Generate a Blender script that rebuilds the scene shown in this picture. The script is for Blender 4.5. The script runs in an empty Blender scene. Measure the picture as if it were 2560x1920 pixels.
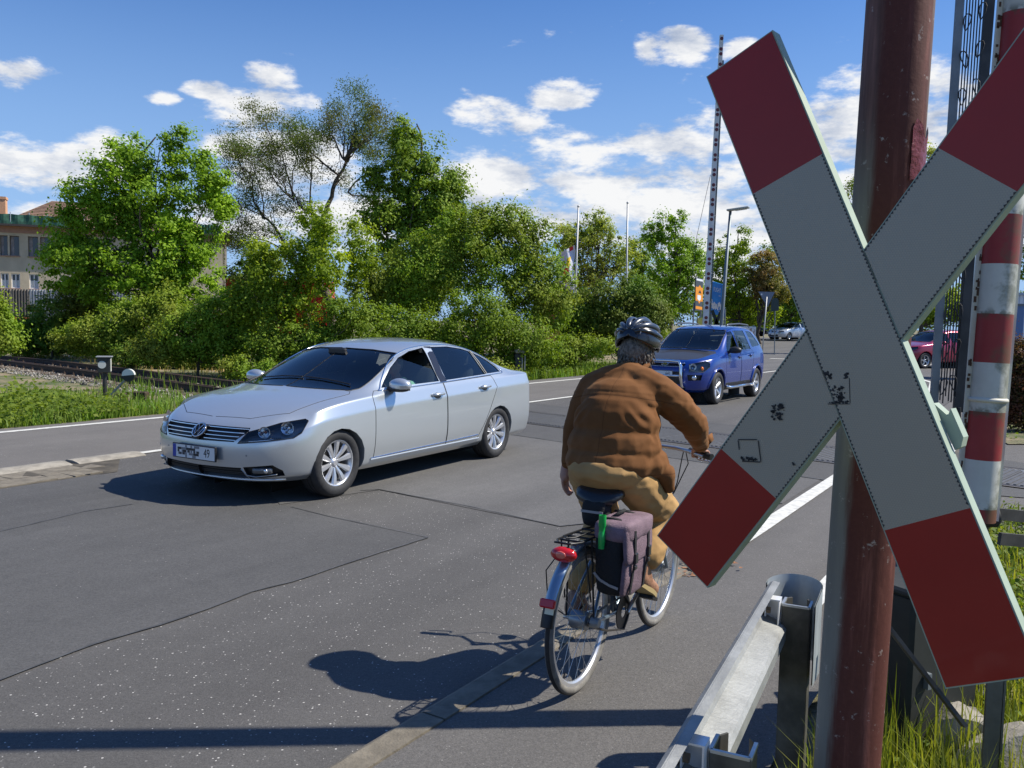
import bpy, bmesh, math, random
import numpy as np
import mathutils
from mathutils import Vector, Matrix, Euler
from mathutils.bvhtree import BVHTree

# ------------------------------------------------------------------ camera, sky, sun
SC = bpy.context.scene
COL = SC.collection
H = 1.68                       # eye height of the photographer
FPX, PITCH, ROLL = 2145.0, math.atan(157/2145), 0.02
FW = Vector((0, math.cos(PITCH), -math.sin(PITCH)))
_u0 = Vector((0, math.sin(PITCH), math.cos(PITCH))); _r0 = Vector((1, 0, 0))
RT = math.cos(ROLL)*_r0 + math.sin(ROLL)*_u0
UP = -math.sin(ROLL)*_r0 + math.cos(ROLL)*_u0

cam = bpy.data.cameras.new('camera'); cam_o = bpy.data.objects.new('camera', cam); COL.objects.link(cam_o)
cam.sensor_width = 36.0; cam.lens = 36.0*FPX/2560; cam.clip_start = 0.05; cam.clip_end = 3000
cam_o.matrix_world = Matrix(((RT.x, UP.x, -FW.x, 0), (RT.y, UP.y, -FW.y, 0), (RT.z, UP.z, -FW.z, H), (0, 0, 0, 1)))
SC.camera = cam_o

SUN_DIR = Vector((1.0, 0.075, 1.13)).normalized()     # towards the sun
SUN_EL = math.asin(SUN_DIR.z); SUN_AZ = math.atan2(SUN_DIR.x, SUN_DIR.y)
sl = bpy.data.lights.new('sun', 'SUN'); sl.energy = 5.0; sl.angle = math.radians(0.5); sl.color = (1.0, 0.94, 0.83)
so = bpy.data.objects.new('sun', sl); COL.objects.link(so)
so.rotation_euler = SUN_DIR.to_track_quat('Z', 'Y').to_euler()
SC.view_settings.view_transform = 'Standard'; SC.view_settings.look = 'None'
SC.view_settings.gamma = 1.0; SC.view_settings.exposure = 0.42; SC.view_settings.use_curve_mapping = False
SC.render.engine = 'CYCLES'
SC.cycles.max_bounces = 7; SC.cycles.transparent_max_bounces = 12; SC.cycles.diffuse_bounces = 3
SC.cycles.sample_clamp_indirect = 6.0; SC.cycles.use_denoising = True

def ray(px, py):
    return FW + RT*((px-1280)/FPX) - UP*((py-960)/FPX)
def G(px, py, z=0.0):
    r = ray(px, py); t = (z-H)/r.z
    return Vector((t*r.x, t*r.y, z))
def at(px, py, Y):
    r = ray(px, py); t = Y/r.y
    return Vector((t*r.x, Y, H+t*r.z))
U = Vector((.533, .846, 0)).normalized(); V = Vector((U.y, -U.x, 0))
def W(s, t, z=0.0):
    p = U*s + V*t; return Vector((p.x, p.y, z))
def ST(p): return (p.x*U.x+p.y*U.y, p.x*V.x+p.y*V.y)

# ------------------------------------------------------------------ node helpers
class NT:
    def __init__(s, tree): s.t = tree; s.n = tree.nodes; s.l = tree.links
    def new(s, typ, **kw):
        n = s.n.new(typ)
        for k, v in kw.items():
            if k == 'ins':
                for kk, vv in v.items():
                    if hasattr(vv, 'is_output'): s.l.new(vv, n.inputs[kk])
                    else: n.inputs[kk].default_value = vv
            else: setattr(n, k, v)
        return n
    def math(s, op, a, b=None, c=None, clamp=False):
        n = s.n.new('ShaderNodeMath'); n.operation = op; n.use_clamp = clamp
        for i, x in enumerate((a, b, c)):
            if x is None: continue
            if hasattr(x, 'is_output'): s.l.new(x, n.inputs[i])
            else: n.inputs[i].default_value = x
        return n.outputs[0]
    def vmath(s, op, a, b=None):
        n = s.n.new('ShaderNodeVectorMath'); n.operation = op
        for i, x in enumerate((a, b)):
            if x is None: continue
            if hasattr(x, 'is_output'): s.l.new(x, n.inputs[i])
            else: n.inputs[i].default_value = x
        return n.outputs['Value'] if op in ('DOT_PRODUCT', 'LENGTH', 'DISTANCE') else n.outputs[0]
    def mix(s, f, a, b):
        n = s.n.new('ShaderNodeMix'); n.data_type = 'RGBA'
        for i, x in ((0, f), (6, a), (7, b)):
            if hasattr(x, 'is_output'): s.l.new(x, n.inputs[i])
            else: n.inputs[i].default_value = x if i == 0 or len(x) == 4 else (*x, 1)
        return n.outputs[2]
    def noise(s, vec, scale, detail=3, rough=.55):
        n = s.new('ShaderNodeTexNoise'); n.inputs['Scale'].default_value = scale
        n.inputs['Detail'].default_value = detail; n.inputs['Roughness'].default_value = rough
        if vec is not None: s.l.new(vec, n.inputs['Vector'])
        return n.outputs['Fac']
    def ramp(s, f, lo, hi):
        n = s.n.new('ShaderNodeMapRange'); n.interpolation_type = 'SMOOTHSTEP'; s.l.new(f, n.inputs[0])
        n.inputs[1].default_value = lo; n.inputs[2].default_value = hi
        return n.outputs[0]

# world: Nishita sky with fair-weather clouds laid out by direction
world = bpy.data.worlds.new('World'); SC.world = world; world.use_nodes = True
T = NT(world.node_tree); T.n.clear()
sky = T.new('ShaderNodeTexSky'); sky.sky_type = 'NISHITA'; sky.sun_disc = False
sky.sun_elevation = SUN_EL; sky.sun_rotation = SUN_AZ; sky.air_density = 1.25; sky.dust_density = 0.5; sky.ozone_density = 2.0
tc = T.new('ShaderNodeTexCoord'); D3 = tc.outputs['Generated']
sx = T.new('ShaderNodeSeparateXYZ'); T.l.new(D3, sx.inputs[0])
az = T.math('ARCTAN2', sx.outputs[0], sx.outputs[1])
el = T.math('ARCSINE', sx.outputs[2])
def cloud_at(cx, cy, rx, ry):
    d = ray(cx, cy).normalized(); return (math.atan2(d.x, d.y), math.asin(d.z), rx/FPX, ry/FPX)
CL = [(90, 412, 160, 46), (20, 400, 160, 45), (30, 180, 75, 26), (240, 385, 90, 45), (680, 195, 58, 30), (525, 222, 55, 22), (405, 246, 36, 14), (650, 275, 115, 52),
      (720, 400, 150, 90), (600, 365, 80, 36), (560, 560, 140, 40), (1220, 282, 92, 46), (1290, 300, 70, 34), (1395, 238, 92, 32), (1620, 122, 40, 36), (1700, 112, 80, 34), (1850, 118, 50, 25),
      (1250, 455, 190, 75), (1500, 440, 240, 100), (1700, 480, 220, 150), (1450, 520, 330, 80), (1800, 600, 240, 110), (1620, 370, 150, 60), (2130, 320, 130, 90), (2330, 280, 150, 110),
      (2250, 520, 300, 150), (2540, 420, 160, 110), (900, 560, 260, 60), (200, 560, 200, 36)]
dens = None; vert = None
for cx, cy, rx, ry in CL:
    a0, e0, ra, re = cloud_at(cx, cy, rx, ry)
    dx = T.math('MULTIPLY', T.math('SUBTRACT', az, a0), 1/(ra*1.15)); dy = T.math('MULTIPLY', T.math('SUBTRACT', el, e0), 1/(re*1.2))
    r2 = T.math('ADD', T.math('MULTIPLY', dx, dx), T.math('MULTIPLY', dy, dy))
    b = T.math('SUBTRACT', 1.0, r2)
    b = T.math('MAXIMUM', b, -1.0)
    dens = b if dens is None else T.math('SMOOTH_MAX', dens, b, 0.3)
# generic cumulus for the rest of the sky (behind and beside the camera)
vs = T.new('ShaderNodeVectorMath', operation='MULTIPLY'); T.l.new(D3, vs.inputs[0]); vs.inputs[1].default_value = (1, 1, 2.6)
gn = T.noise(vs.outputs[0], 2.6, 2, .5)
gen = T.math('MULTIPLY_ADD', gn, 7.0, -4.7)
outside = T.math('SUBTRACT', 1.0, T.ramp(sx.outputs[1], 0.35, 0.6))
gen = T.math('MULTIPLY_ADD', T.math('SUBTRACT', 1.0, outside), -3.0, gen)
dens = T.math('MAXIMUM', dens, gen)
nz = T.noise(vs.outputs[0], 13, 9, .62)
nz2 = T.noise(vs.outputs[0], 34, 6, .6)
d2 = T.math('ADD', T.math('MULTIPLY_ADD', nz, 4.6, -2.35), dens)
d2 = T.math('MULTIPLY_ADD', nz2, 1.3, T.math('SUBTRACT', d2, .62))
alpha = T.math('MULTIPLY', T.ramp(d2, -0.05, 0.95), 0.97)
# billow shading: the same billows sampled a little lower along the sun's bearing
off = T.vmath('ADD', vs.outputs[0], (0.035, 0.0, 0.085))
nzo = T.noise(off, 13, 9, .62)
lit = T.math('MULTIPLY_ADD', T.math('SUBTRACT', nz, nzo), 3.2, 0.78)
thick = T.ramp(d2, 0.5, 2.2)
shade = T.math('SUBTRACT', lit, T.math('MULTIPLY', thick, 0.34), clamp=True)
ccol = T.mix(shade, (0.42, 0.50, 0.66), (1.02, 1.02, 1.02))
bg = T.new('ShaderNodeBackground'); 
skc = T.vmath('MULTIPLY', sky.outputs[0], (.48, .80, 1.32))
haze = T.math('MULTIPLY', T.math('SUBTRACT', 1.0, T.ramp(T.math('ABSOLUTE', el), 0.0, 0.42)), .85)
skc = T.mix(haze, skc, (3.8, 5.9, 9.4))
T.l.new(skc, bg.inputs[0]); bg.inputs[1].default_value = 0.074
bgc = T.new('ShaderNodeBackground'); T.l.new(ccol, bgc.inputs[0]); bgc.inputs[1].default_value = 0.70
mx = T.new('ShaderNodeMixShader'); T.l.new(alpha, mx.inputs[0]); T.l.new(bg.outputs[0], mx.inputs[1]); T.l.new(bgc.outputs[0], mx.inputs[2])
wo = T.new('ShaderNodeOutputWorld'); T.l.new(mx.outputs[0], wo.inputs[0])

# ------------------------------------------------------------------ materials
MATS = {}
def mat(name, col, rough=.6, metal=0.0, var=0.0, vscale=6.0, bump=0.0, bscale=40.0, coat=0.0, spec=.5, col2=None, space='Object', trans=0.0, emit=None):
    if name in MATS: return MATS[name]
    m = bpy.data.materials.new(name); m.use_nodes = True; t = NT(m.node_tree)
    b = t.n['Principled BSDF']
    b.inputs['Roughness'].default_value = rough; b.inputs['Metallic'].default_value = metal
    b.inputs['Specular IOR Level'].default_value = spec; b.inputs['Coat Weight'].default_value = coat; b.inputs['Coat Roughness'].default_value = .06
    b.inputs['Base Color'].default_value = (*col, 1)
    tc = t.new('ShaderNodeTexCoord'); vec = tc.outputs['Object']
    if space == 'World': vec = t.new('ShaderNodeNewGeometry').outputs['Position']
    if var or col2:
        f = t.noise(vec, vscale, 5, .6); f = t.ramp(f, .3, .7)
        a = tuple(c*(1-var) for c in col); bb = col2 if col2 else tuple(min(1, c*(1+var)) for c in col)
        t.l.new(t.mix(f, a, bb), b.inputs['Base Color'])
    if bump:
        f = t.noise(vec, bscale, 4, .6)
        bn = t.new('ShaderNodeBump'); bn.inputs['Strength'].default_value = bump; bn.inputs['Distance'].default_value = .01
        t.l.new(f, bn.inputs['Height']); t.l.new(bn.outputs[0], b.inputs['Normal'])
    MATS[name] = m; return m

def glass(name, tint=(.25, .32, .3), clear=.6, rough=.02):
    if name in MATS: return MATS[name]
    m = bpy.data.materials.new(name); m.use_nodes = True; t = NT(m.node_tree); t.n.clear()
    tr = t.new('ShaderNodeBsdfTransparent'); tr.inputs[0].default_value = (*[c*clear for c in tint], 1)
    gl = t.new('ShaderNodeBsdfGlossy'); gl.inputs['Roughness'].default_value = rough; gl.inputs[0].default_value = (1, 1, 1, 1)
    fr = t.new('ShaderNodeFresnel'); fr.inputs[0].default_value = 1.62
    mx = t.new('ShaderNodeMixShader'); t.l.new(fr.outputs[0], mx.inputs[0]); t.l.new(tr.outputs[0], mx.inputs[1]); t.l.new(gl.outputs[0], mx.inputs[2])
    o = t.new('ShaderNodeOutputMaterial'); t.l.new(mx.outputs[0], o.inputs[0]); MATS[name] = m; return m

def leaf_mat(name, c1, c2, c3=None, scale=.5, trans=.35):
    m = bpy.data.materials.new(name); m.use_nodes = True; t = NT(m.node_tree)
    b = t.n['Principled BSDF']; b.inputs['Roughness'].default_value = .62; b.inputs['Specular IOR Level'].default_value = .22
    at_ = t.new('ShaderNodeAttribute'); at_.attribute_name = 'tint'
    pos = t.new('ShaderNodeNewGeometry').outputs['Position']
    f = t.ramp(t.noise(pos, scale, 3), .35, .65)
    c = t.mix(at_.outputs['Fac'], c1, c2)
    if c3: c = t.mix(t.math('MULTIPLY', f, .75), c, c3)
    t.l.new(c, b.inputs['Base Color'])
    tl = t.new('ShaderNodeBsdfTranslucent')
    cc = t.vmath('MULTIPLY', c, (1.75, 1.75, .6)); t.l.new(cc, tl.inputs[0])
    mx = t.new('ShaderNodeMixShader'); mx.inputs[0].default_value = trans
    t.l.new(b.outputs[0], mx.inputs[1]); t.l.new(tl.outputs[0], mx.inputs[2])
    t.l.new(mx.outputs[0], t.n['Material Output'].inputs[0]); MATS[name] = m; return m

# ------------------------------------------------------------------ object helpers
def tag(o, label=None, cat=None, group=None, kind=None):
    if label: o['label'] = label
    if cat: o['category'] = cat
    if group: o['group'] = group
    if kind: o['kind'] = kind
    return o
def empty(name, loc=(0, 0, 0), rz=0.0, label=None, cat=None, group=None, scale=1.0):
    o = bpy.data.objects.new(name, None); COL.objects.link(o); o.location = loc; o.rotation_euler = (0, 0, rz)
    o.scale = (scale,)*3; o.empty_display_size = .1
    return tag(o, label, cat, group)
def link_mesh(name, me, m, parent=None, smooth=False):
    o = bpy.data.objects.new(name, me); COL.objects.link(o)
    if m is not None:
        for mm in (m if isinstance(m, (list, tuple)) else [m]): me.materials.append(mm)
    if smooth is True: me.shade_smooth()
    elif smooth: me.shade_smooth(); me.set_sharp_from_angle(angle=smooth)
    if parent is not None: o.parent = parent
    return o
class MB:
    """collects shapes into one mesh"""
    def __init__(s): s.v = []; s.f = []; s.mi = []
    def add(s, vs, fs, m=0):
        b = len(s.v); s.v.extend([tuple(v) for v in vs])
        for f in fs: s.f.append([i+b for i in f]); s.mi.append(m)
        return s
    def box(s, c, sz, rot=None, m=0, bev=0.0):
        hx, hy, hz = [d/2 for d in sz]; c = Vector(c)
        R = rot if rot is not None else Matrix.Identity(3)
        if bev > 0:
            b = bev; vs = []
            for z, i in ((-hz, b), (-hz+b, 0), (hz-b, 0), (hz, b)):
                x, y = hx-i, hy-i; k = b if i == 0 else b*.3
                for p in ((-x+k, -y), (x-k, -y), (x, -y+k), (x, y-k), (x-k, y), (-x+k, y), (-x, y-k), (-x, -y+k)): vs.append(c+R@Vector((*p, z)))
            fs = [list(range(7, -1, -1)), list(range(24, 32))]
            for r in range(3):
                for i in range(8): fs.append((r*8+i, r*8+(i+1) % 8, (r+1)*8+(i+1) % 8, (r+1)*8+i))
            return s.add(vs, fs, m)
        vs = [c + R@Vector((x*hx, y*hy, z*hz)) for z in (-1, 1) for x, y in ((-1, -1), (1, -1), (1, 1), (-1, 1))]
        return s.add(vs, [(3, 2, 1, 0), (4, 5, 6, 7), (0, 1, 5, 4), (1, 2, 6, 5), (2, 3, 7, 6), (3, 0, 4, 7)], m)
    def bar(s, a, b, w, h, up=(0, 0, 1), m=0, bev=0.0):
        a, b = Vector(a), Vector(b); d = (b-a); L = d.length; d.normalize(); up = Vector(up)
        x = up.cross(d)
        if x.length < 1e-4: x = Vector((1, 0, 0)).cross(d)
        x.normalize(); z = d.cross(x)
        return s.box((a+b)/2, (w, L, h), Matrix((x, d, z)).transposed(), m, bev)
    def tube(s, pts, r, seg=8, m=0, cap=True, closed=False):
        pts = [Vector(p) for p in pts]; n = len(pts); rs = r if isinstance(r, (list, tuple)) else [r]*n
        vs = []; prev = None
        for i, p in enumerate(pts):
            if closed: d = pts[(i+1) % n]-pts[i-1]
            else: d = (pts[min(i+1, n-1)]-pts[max(i-1, 0)])
            if d.length < 1e-9: d = Vector((0, 0, 1))
            d.normalize()
            if prev is None:
                x = d.orthogonal().normalized()
            else:
                x = prev - d*prev.dot(d)
                x = x.normalized() if x.length > 1e-6 else d.orthogonal().normalized()
            prev = x; y = d.cross(x)
            for k in range(seg):
                a = 2*math.pi*k/seg; vs.append(p+(x*math.cos(a)+y*math.sin(a))*rs[i])
        fs = []
        for i in range(n if closed else n-1):
            for k in range(seg):
                j = (i+1) % n
                fs.append((i*seg+k, i*seg+(k+1) % seg, j*seg+(k+1) % seg, j*seg+k))
        if cap and not closed: fs += [tuple(range(seg-1, -1, -1)), tuple(range((n-1)*seg, n*seg))]
        return s.add(vs, fs, m)
    def cyl(s, a, b, r, r2=None, seg=16, m=0): return s.tube([a, b], [r, r if r2 is None else r2], seg, m)
    def lathe(s, prof, origin=(0, 0, 0), axis=(0, 0, 1), seg=24, m=0, close=False):
        """prof: (radius, along-axis)"""
        o = Vector(origin); ax = Vector(axis).normalized(); x = ax.orthogonal().normalized(); y = ax.cross(x)
        vs = []
        for r, h in prof:
            for k in range(seg):
                a = 2*math.pi*k/seg; vs.append(o+ax*h+(x*math.cos(a)+y*math.sin(a))*r)
        n = len(prof); fs = []
        for i in range(n if close else n-1):
            j = (i+1) % n
            for k in range(seg): fs.append((i*seg+k, i*seg+(k+1) % seg, j*seg+(k+1) % seg, j*seg+k))
        return s.add(vs, fs, m)
    def ball(s, c, r, seg=12, rot=None, m=0):
        r = r if isinstance(r, (tuple, list, Vector)) else (r, r, r); R = rot or Matrix.Identity(3); c = Vector(c)
        n = seg//2; vs = []; fs = []
        for i in range(n+1):
            p = math.pi*i/n
            for k in range(seg):
                a = 2*math.pi*k/seg
                vs.append(c+R@Vector((r[0]*math.sin(p)*math.cos(a), r[1]*math.sin(p)*math.sin(a), r[2]*math.cos(p))))
        for i in range(n):
            for k in range(seg):
                fs.append((i*seg+k, (i+1)*seg+k, (i+1)*seg+(k+1) % seg, i*seg+(k+1) % seg))
        return s.add(vs, fs, m)
    def prism(s, poly, mapf, d0, d1, m=0):
        """poly 2D -> mapf(a,b,d) 3D, thick from d0 to d1"""
        n = len(poly); vs = [mapf(a, b, d0) for a, b in poly]+[mapf(a, b, d1) for a, b in poly]
        fs = [tuple(range(n-1, -1, -1)), tuple(range(n, 2*n))]+[(i, (i+1) % n, n+(i+1) % n, n+i) for i in range(n)]
        return s.add(vs, fs, m)
    def build(s, name, m, parent=None, smooth=False):
        me = bpy.data.meshes.new(name); me.from_pydata(s.v, [], s.f)
        if any(s.mi): me.polygons.foreach_set('material_index', s.mi)
        me.validate(); me.update()
        bm = bmesh.new(); bm.from_mesh(me); bmesh.ops.remove_doubles(bm, verts=bm.verts, dist=1e-5); bmesh.ops.recalc_face_normals(bm, faces=bm.faces); bm.to_mesh(me); bm.free()
        return link_mesh(name, me, m, parent, smooth)
def copy_tree(o, parent=None):
    c = o.copy(); COL.objects.link(c); c.parent = parent
    for ch in list(o.children): copy_tree(ch, c)
    return c
def text(name, body, size, loc, rot, m, parent=None, depth=.002, sx=1.0, align='CENTER'):
    cu = bpy.data.curves.new(name, 'FONT'); cu.body = body; cu.size = size; cu.extrude = depth; cu.align_x = align; cu.align_y = 'CENTER'; cu.resolution_u = 3
    o = bpy.data.objects.new(name, cu); COL.objects.link(o)
    dg = bpy.context.evaluated_depsgraph_get(); me = bpy.data.meshes.new_from_object(o.evaluated_get(dg))
    bpy.data.objects.remove(o); me.transform(Matrix.Diagonal((sx, 1, 1, 1)))
    me.transform(Matrix.Translation(loc) @ rot.to_4x4()); me.materials.clear()
    return link_mesh(name, me, m, parent)
def frame_rot(x, y):
    x = Vector(x).normalized(); y = Vector(y); y = (y-x*y.dot(x)).normalized(); z = x.cross(y)
    return Matrix((x, y, z)).transposed()
def sheet(name, outline, m, z=0.0, parent=None, kind='structure', hf=None):
    """flat polygon of world points"""
    me = bpy.data.meshes.new(name)
    me.from_pydata([(p[0], p[1], (z if hf is None else hf(p[0], p[1])+z)) for p in outline], [], [list(range(len(outline)))]); me.update()
    o = link_mesh(name, me, m, parent)
    if me.polygons[0].normal.z < 0: me.flip_normals()
    if kind: o['kind'] = kind
    return o
def grid_sheet(name, ss, ts, m, fn, parent=None, kind='structure'):
    vs = [fn(s, t) for s in ss for t in ts]; nt = len(ts)
    fs = [(i*nt+j, (i+1)*nt+j, (i+1)*nt+j+1, i*nt+j+1) for i in range(len(ss)-1) for j in range(nt-1)]
    me = bpy.data.meshes.new(name); me.from_pydata([tuple(v) for v in vs], [], fs); me.update()
    o = link_mesh(name, me, m, parent, True)
    if me.polygons[0].normal.z < 0: me.flip_normals()
    if kind: o['kind'] = kind
    return o
def sstep(x, a, b):
    x = min(1, max(0, (x-a)/(b-a))); return x*x*(3-2*x)
RND = random.Random(7)
# ------------------------------------------------------------------ ground and roads
def asphalt(name, base, warm=0.0, speck=0.0, band=0.0, sc=1.0):
    m = bpy.data.materials.new(name); m.use_nodes = True; t = NT(m.node_tree); b = t.n['Principled BSDF']
    b.inputs['Roughness'].default_value = .82; b.inputs['Specular IOR Level'].default_value = .4
    pos = t.new('ShaderNodeNewGeometry').outputs['Position']
    big = t.noise(pos, .55, 4, .6); med = t.noise(pos, 5, 5, .65); fine = t.noise(pos, 130, 3, .7)
    tt = t.vmath('DOT_PRODUCT', pos, tuple(V)); ss = t.vmath('DOT_PRODUCT', pos, tuple(U))
    k = t.math('MULTIPLY_ADD', big, .30, .70); k = t.math('MULTIPLY', k, t.math('MULTIPLY_ADD', med, .30, .85))
    k = t.math('MULTIPLY', k, t.math('MULTIPLY_ADD', fine, 1.5, .25)); k = t.math('MULTIPLY', k, t.math('MULTIPLY_ADD', t.noise(pos, 48, 3, .7), .8, .6))
    # tyre-polished bands running along the road
    cb = t.new('ShaderNodeCombineXYZ'); t.l.new(t.math('MULTIPLY', ss, .12), cb.inputs[0]); t.l.new(t.math('MULTIPLY', tt, 1.6), cb.inputs[1])
    lon = t.noise(cb.outputs[0], 1.0, 4, .6)
    k = t.math('MULTIPLY', k, t.math('MULTIPLY_ADD', lon, .5+band, .78-band/2))
    c = (base*(1+warm), base, base*(1-warm*1.1))
    cc = t.vmath('SCALE', c); sc_n = cc.node; t.l.new(k, sc_n.inputs['Scale'])
    out = cc
    # pale stains and scuffs
    st = t.ramp(t.noise(cb.outputs[0], 5.5, 6, .75), .66, .78)
    out = t.mix(t.math('MULTIPLY', st, .12), out, (.42, .41, .38))
    if speck:
        vo = t.new('ShaderNodeTexVoronoi'); vo.inputs['Scale'].default_value = 58*sc; t.l.new(pos, vo.inputs['Vector']); vo.inputs['Randomness'].default_value = 1
        sepc = t.new('ShaderNodeSeparateColor'); t.l.new(vo.outputs['Color'], sepc.inputs[0])
        th = t.math('MULTIPLY_ADD', sepc.outputs[1], .24, .05)
        d = t.math('LESS_THAN', vo.outputs['Distance'], th)
        pk = t.math('GREATER_THAN', sepc.outputs[0], 1-speck)
        s_ = t.math('MULTIPLY', d, pk)
        out = t.mix(t.math('MULTIPLY', s_, t.math('MULTIPLY_ADD', sepc.outputs[2], .6, .25)), out, (.55, .53, .49))
    t.l.new(out, b.inputs['Base Color'])
    bn = t.new('ShaderNodeBump'); bn.inputs['Strength'].default_value = .55; bn.inputs['Distance'].default_value = .006
    t.l.new(t.noise(pos, 90, 4, .8), bn.inputs['Height']); t.l.new(bn.outputs[0], b.inputs['Normal'])
    return m
A_SPECK = asphalt('asphalt_speckled', .094, .045, .32, .15)
A_DARK = asphalt('asphalt_dark', .088, .02, .02, .25)
A_BROWN = asphalt('asphalt_brown', .140, .07, .05)
A_WALK = asphalt('asphalt_walk', .118, .06, .07, 0, 1.8)
A_PATCH = asphalt('asphalt_patch', .085, .02, 0)
A_LIGHT = asphalt('asphalt_light', .118, .035, .03, .2)
PAINT = mat('road_paint', (.60, .59, .54), .6, var=.18, vscale=14, bump=.3, bscale=150, space='World')
SEAM = mat('tar_seam', (.074, .074, .072), .6, var=.3, space='World')
CONC = mat('concrete_beige', (.170, .148, .112), .85, var=.25, vscale=9, bump=.5, bscale=60, space='World')
CONC2 = mat('concrete_grey', (.28, .255, .21), .85, var=.25, vscale=7, bump=.5, bscale=50, space='World')

def relief(x, y): return .6*sstep(y, 45, 78)
def ground_mat():
    m = bpy.data.materials.new('soil_and_turf'); m.use_nodes = True; t = NT(m.node_tree); b = t.n['Principled BSDF']
    b.inputs['Roughness'].default_value = .95; pos = t.new('ShaderNodeNewGeometry').outputs['Position']
    f = t.ramp(t.noise(pos, .7, 5, .65), .35, .65); g = t.ramp(t.noise(pos, 9, 5, .7), .3, .7)
    soil = t.mix(g, (.20, .145, .085), (.34, .27, .18)); turf = t.mix(g, (.035, .06, .015), (.09, .13, .035))
    t.l.new(t.mix(f, soil, turf), b.inputs['Base Color'])
    bn = t.new('ShaderNodeBump'); bn.inputs['Strength'].default_value = .8; bn.inputs['Distance'].default_value = .03
    t.l.new(t.noise(pos, 30, 5, .7), bn.inputs['Height']); t.l.new(bn.outputs[0], b.inputs['Normal']); return m
GM = ground_mat()
def gz(s, t):
    z = -.045
    if t < -12.7: z -= .17*sstep(-t, 12.9, 14.2)
    if t > -.8: z = .03 if s < 6 else .03-.07*sstep(s, 6, 8)
    p = W(s, t)
    if s > 29 and (t > -15.5 or (p.x > 9 and p.y > 41)) and p.y < 86 and p.x > 0: z = -.3
    return z + relief(p.x, p.y)
ss_ = [-700, -300, -120, -60]+[-30+2.5*i for i in range(60)]+[135, 160, 220, 350, 600, 1200]
ts_ = [-900, -500, -250, -120, -80, -60, -45, -35, -28, -24, -20, -18, -16, -14.4, -14, -13.6, -13.2, -12.8, -12.55, -12, -9, -6, -3, -2.1, -1.0, -.75, -.5, 0, 1, 2, 4, 8, 12, 20, 30, 45, 60, 90, 150, 300, 600]
grid_sheet('ground', ss_, ts_, GM, lambda s, t: (*W(s, t).xy, gz(s, t)))

S0, S1 = -14.0, 34.0
sheet('carriageway', [W(S0, -9.35), W(S1, -9.35), W(S1, -1.99), W(S0, -1.99)], A_SPECK, 0)
sheet('cycle_lane', [W(S0, -12.62), W(S1, -12.62), W(S1, -9.353), W(S0, -9.353)], A_BROWN, 0)
def walk_z(s): return .06*(1-sstep(s, 4.4, 5.7))
grid_sheet('sidewalk', [S0, 0, 2, 3, 4, 4.4, 4.7, 5, 5.3, 5.7, 6.5, 34], [-2.0, -1.6, -1.2, -.8], A_WALK, lambda s, t: (*W(s, t).xy, walk_z(s)))
sheet('sidewalk_beyond', [W(7.4, -.8), W(34, -.8), W(34, 5), W(12, 1.5), W(9.5, .9)], A_WALK, -.004)
# junction and side street beyond the crossing, gently rising
jx = [2+3*i for i in range(34)]; jy = [26+3*i for i in range(20)]
def junction():
    vs = [(x, y, relief(x, y)-.006) for x in jx for y in jy]; n = len(jy); fs = []
    for i in range(len(jx)-1):
        for j in range(n-1):
            x, y = jx[i]+1.5, jy[j]+1.5; s, t = ST(Vector((x, y, 0)))
            if s > 30.5 and (t > -14.5 or (x > 11 and y > 44)) and not (y > 82): fs.append((i*n+j, (i+1)*n+j, (i+1)*n+j+1, i*n+j+1))
    me = bpy.data.meshes.new('junction'); me.from_pydata(vs, [], fs); me.update(); o = link_mesh('junction_road', me, A_LIGHT, None, True); o['kind'] = 'structure'
    bm = bmesh.new(); bm.from_mesh(me); bmesh.ops.delete(bm, geom=[v for v in bm.verts if not v.link_faces], context='VERTS'); bm.to_mesh(me); bm.free()
junction()

# tracks: p = distance across, e = distance along the rails
E_ = Vector((.727, -.687, 0)).normalized(); P_ = Vector((-E_.y, E_.x, 0))
def PE(p, e, z=0.0): q = P_*p+E_*e; return Vector((q.x, q.y, z))
def PT(p, t, z=0.0):
    det = P_.x*V.y-P_.y*V.x; x = (p*V.y-P_.y*t)/det; y = (P_.x*t-p*V.x)/det
    return Vector((x, y, z))
PN, PF = 10.42, 11.78          # near and far rail at the crossing
sheet('asphalt_patch_near', [PT(PN-1.25, -9.3), PT(PN-.1, -9.3), PT(PN-.1, 1.2), PT(PN-1.25, -1.9)], A_PATCH, .004)
sheet('asphalt_patch_far', [PT(PF+.1, -9.3), PT(PF+1.25, -9.3), PT(PF+1.25, -1.9), PT(PF+.1, 1.2)], A_PATCH, .004)
smooth_px = [(0, 1703), (240, 1611), (405, 1564), (525, 1523), (633, 1481), (734, 1456), (949, 1383), (1070, 1345), (823, 1292), (728, 1268)]
sp = [G(*p) for p in smooth_px]
sheet('asphalt_patch_smooth', sp+[W(5.2, -8.34), W(S0, -8.34), W(S0, ST(sp[0])[1])], A_DARK, .004)
pp = [G(949, 1225), G(1400, 1317), W(8.2, -2.1), PT(PN-1.27, -2.1), PT(PN-1.27, -9.2), W(7.5, -9.2), G(700, 1262)]
sheet('asphalt_patch_light', pp, A_LIGHT, .0045)

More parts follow.
